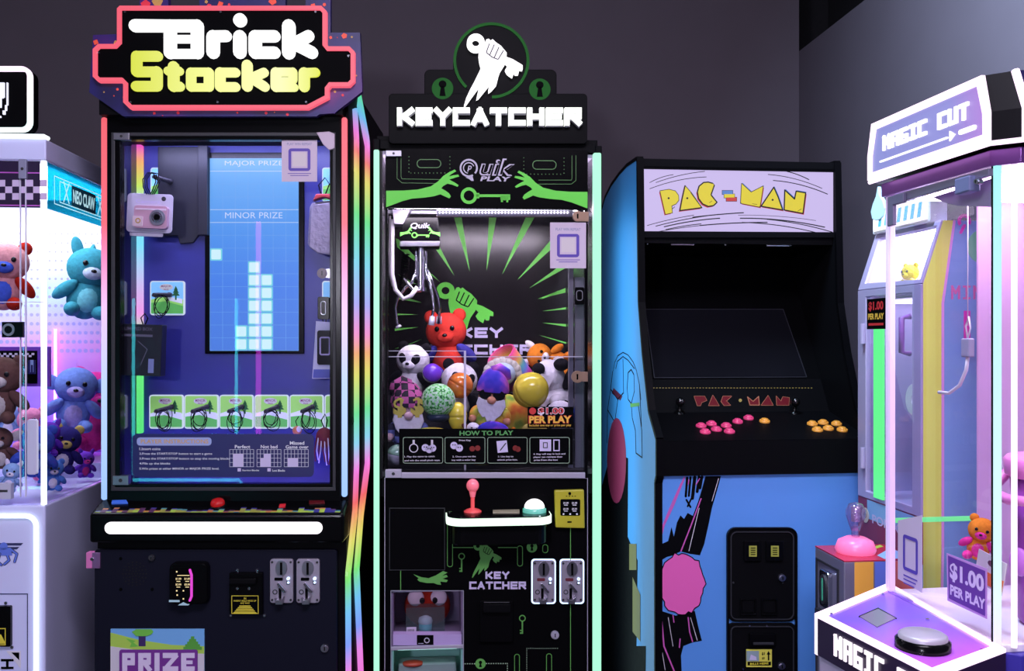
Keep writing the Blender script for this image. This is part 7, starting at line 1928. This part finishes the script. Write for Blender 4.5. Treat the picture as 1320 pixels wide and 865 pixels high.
s = pn(18, .3); bear('plush_penguin', 'dark blue plush penguin with a pale yellow face and white chest behind the corner tube', N(76, 566, .29) - Vector((0, 0, 2.35 * s)), s, plush_mat('plush_navy', (50, 44, 120)), WHT, YELP, None, (0, .2, .4), muzzle=YELP)
s = pn(10, .45); bear('plush_monster', 'fluffy violet plush with pointed ears low in the pile behind the side pane', seat(108, .43), s, VIO, HP, None, None, (0, .1, .6), ears='pointed')
s = pn(20, .1); bear('plush_bear', 'royal blue plush bear with a pale tummy low beside the white corner tube', N(41, 568, .11) - Vector((0, 0, 2.35 * s)), s, RB_, SKYP, None, None, (0, .15, .3))
s = pn(11, .06); bear('plush_bunny', 'white and sky blue plush bunny on the floor below the royal blue bear', N(10, 607, .05) - Vector((0, 0, 2.35 * s)), s, SKYP, WHT, WHT, None, (0, .2, .2), ears='pointed')
s = pn(24, .3); bear('plush_bear', 'chestnut plush bear at the left edge in front of the inner sign', nbase(-4, 484, .12, s), s, BRN, CRM, None, None, (0, .1, .2))
s = pn(16, .15); bear('plush_monkey', 'brown plush monkey with a cream muzzle below the chestnut bear', N(3, 566, .13) - Vector((0, 0, 2.35 * s)), s, BRN, CRM, CRM, None, (0, -.1, .3), ears='side')
s = pn(17, .33); bear('plush_bear', 'rose pink plush bear between the brown monkey and the corner tube', nbase(36, 541, .46, s), s, PIN, None, None, None, (0, .1, .2))
s = pn(15, .4); bear('plush_bunny', 'pale sky blue plush bunny behind the brown monkey', nbase(12, 530, .56, s), s, SKYP, WHT, None, None, (0, 0, .2), ears='pointed')
B().box(-NW + .02, -.02, .52, ND - .02, nf - .001, nf + .05, LG).build('floor_step', R)

s = pn(19, .1); bear('plush_bear', 'sky blue plush bear pressed to the side pane below the powder blue toy', seat(66, .16), pn(12, .13), plush_mat('plush_azure', (90, 140, 220)), WHT, None, None, (0, .1, .5))
s = pn(17, .4); bear('plush_puppy', 'rose plush puppy with floppy ears beside the powder blue toy with wide ears', seat(62, .40), s, plush_mat('plush_blush', (226, 120, 170)), WHT, None, None, (0, 0, .3), ears='side')
s = pn(13, .22); bear('plush_cat', 'violet plush cat beside the navy penguin near the side pane', N(60, 556, .22) - Vector((0, 0, 2.35 * s)), s, VIO, plush_mat('plush_lilac'), None, None, (0, .1, .4), ears='pointed')
# ================================================================ the machine across the aisle, seen mirrored in the tall machine's window
o_ = CAM + RT * -2.45 - FW * 1.5
OM = Machine('neon_tube_machine', 'dark prize machine with cyan and magenta tubes across the aisle, mirrored in the tall window', 'arcade machine', (o_.x, o_.y, 0), -TH + PI)
R = OM.root
mz = lambda v: 1.30 - (v - 437) / F * 7.0
mx = lambda u: -((u - 660) / F * 7.0 + 2.45)
xa, xb = mx(306), mx(174)
B().box(xa - .06, xb + .06, 0.0, .6, 0, mz(618) - .03, BLACK).box(xa - .06, xb + .06, .55, .6, 0, mz(380), BLACK).box(xa - .06, xb + .06, 0, .6, mz(380), mz(360), BLACK).build('cabinet', R, .004)
CT = emis('cyan_tube', (70, 222, 238), 11); MT = emis('magenta_frame_tube', (215, 60, 225), 9)
for x in (xa, xb):
    B().cyl((x, -.02, mz(612)), (x, -.02, mz(385)), .011, .011, CT, 10).build('cyan_tube', R)
B().tube([(xb + .03, -.02, mz(622)), (xb + .02, -.02, mz(618)), (xa - .02, -.02, mz(618)), (xa - .035, -.02, mz(621)), (xa - .04, -.02, mz(626))], .012, CT, 8).build('cyan_tube', R)
B().box(xa - .06, xb, -.02, 0, mz(566), mz(560), CT).build('light_bar', R)
B().box(mx(337), mx(331), -.02, .0, mz(566), mz(286), MT).box(mx(337), mx(331), 0, .06, 0, mz(280), BLACK).build('magenta_tube', R)
B().box(xa - .04, xb + .04, .02, .026, mz(612), mz(385), CLEAR).build('glass_pane', R)
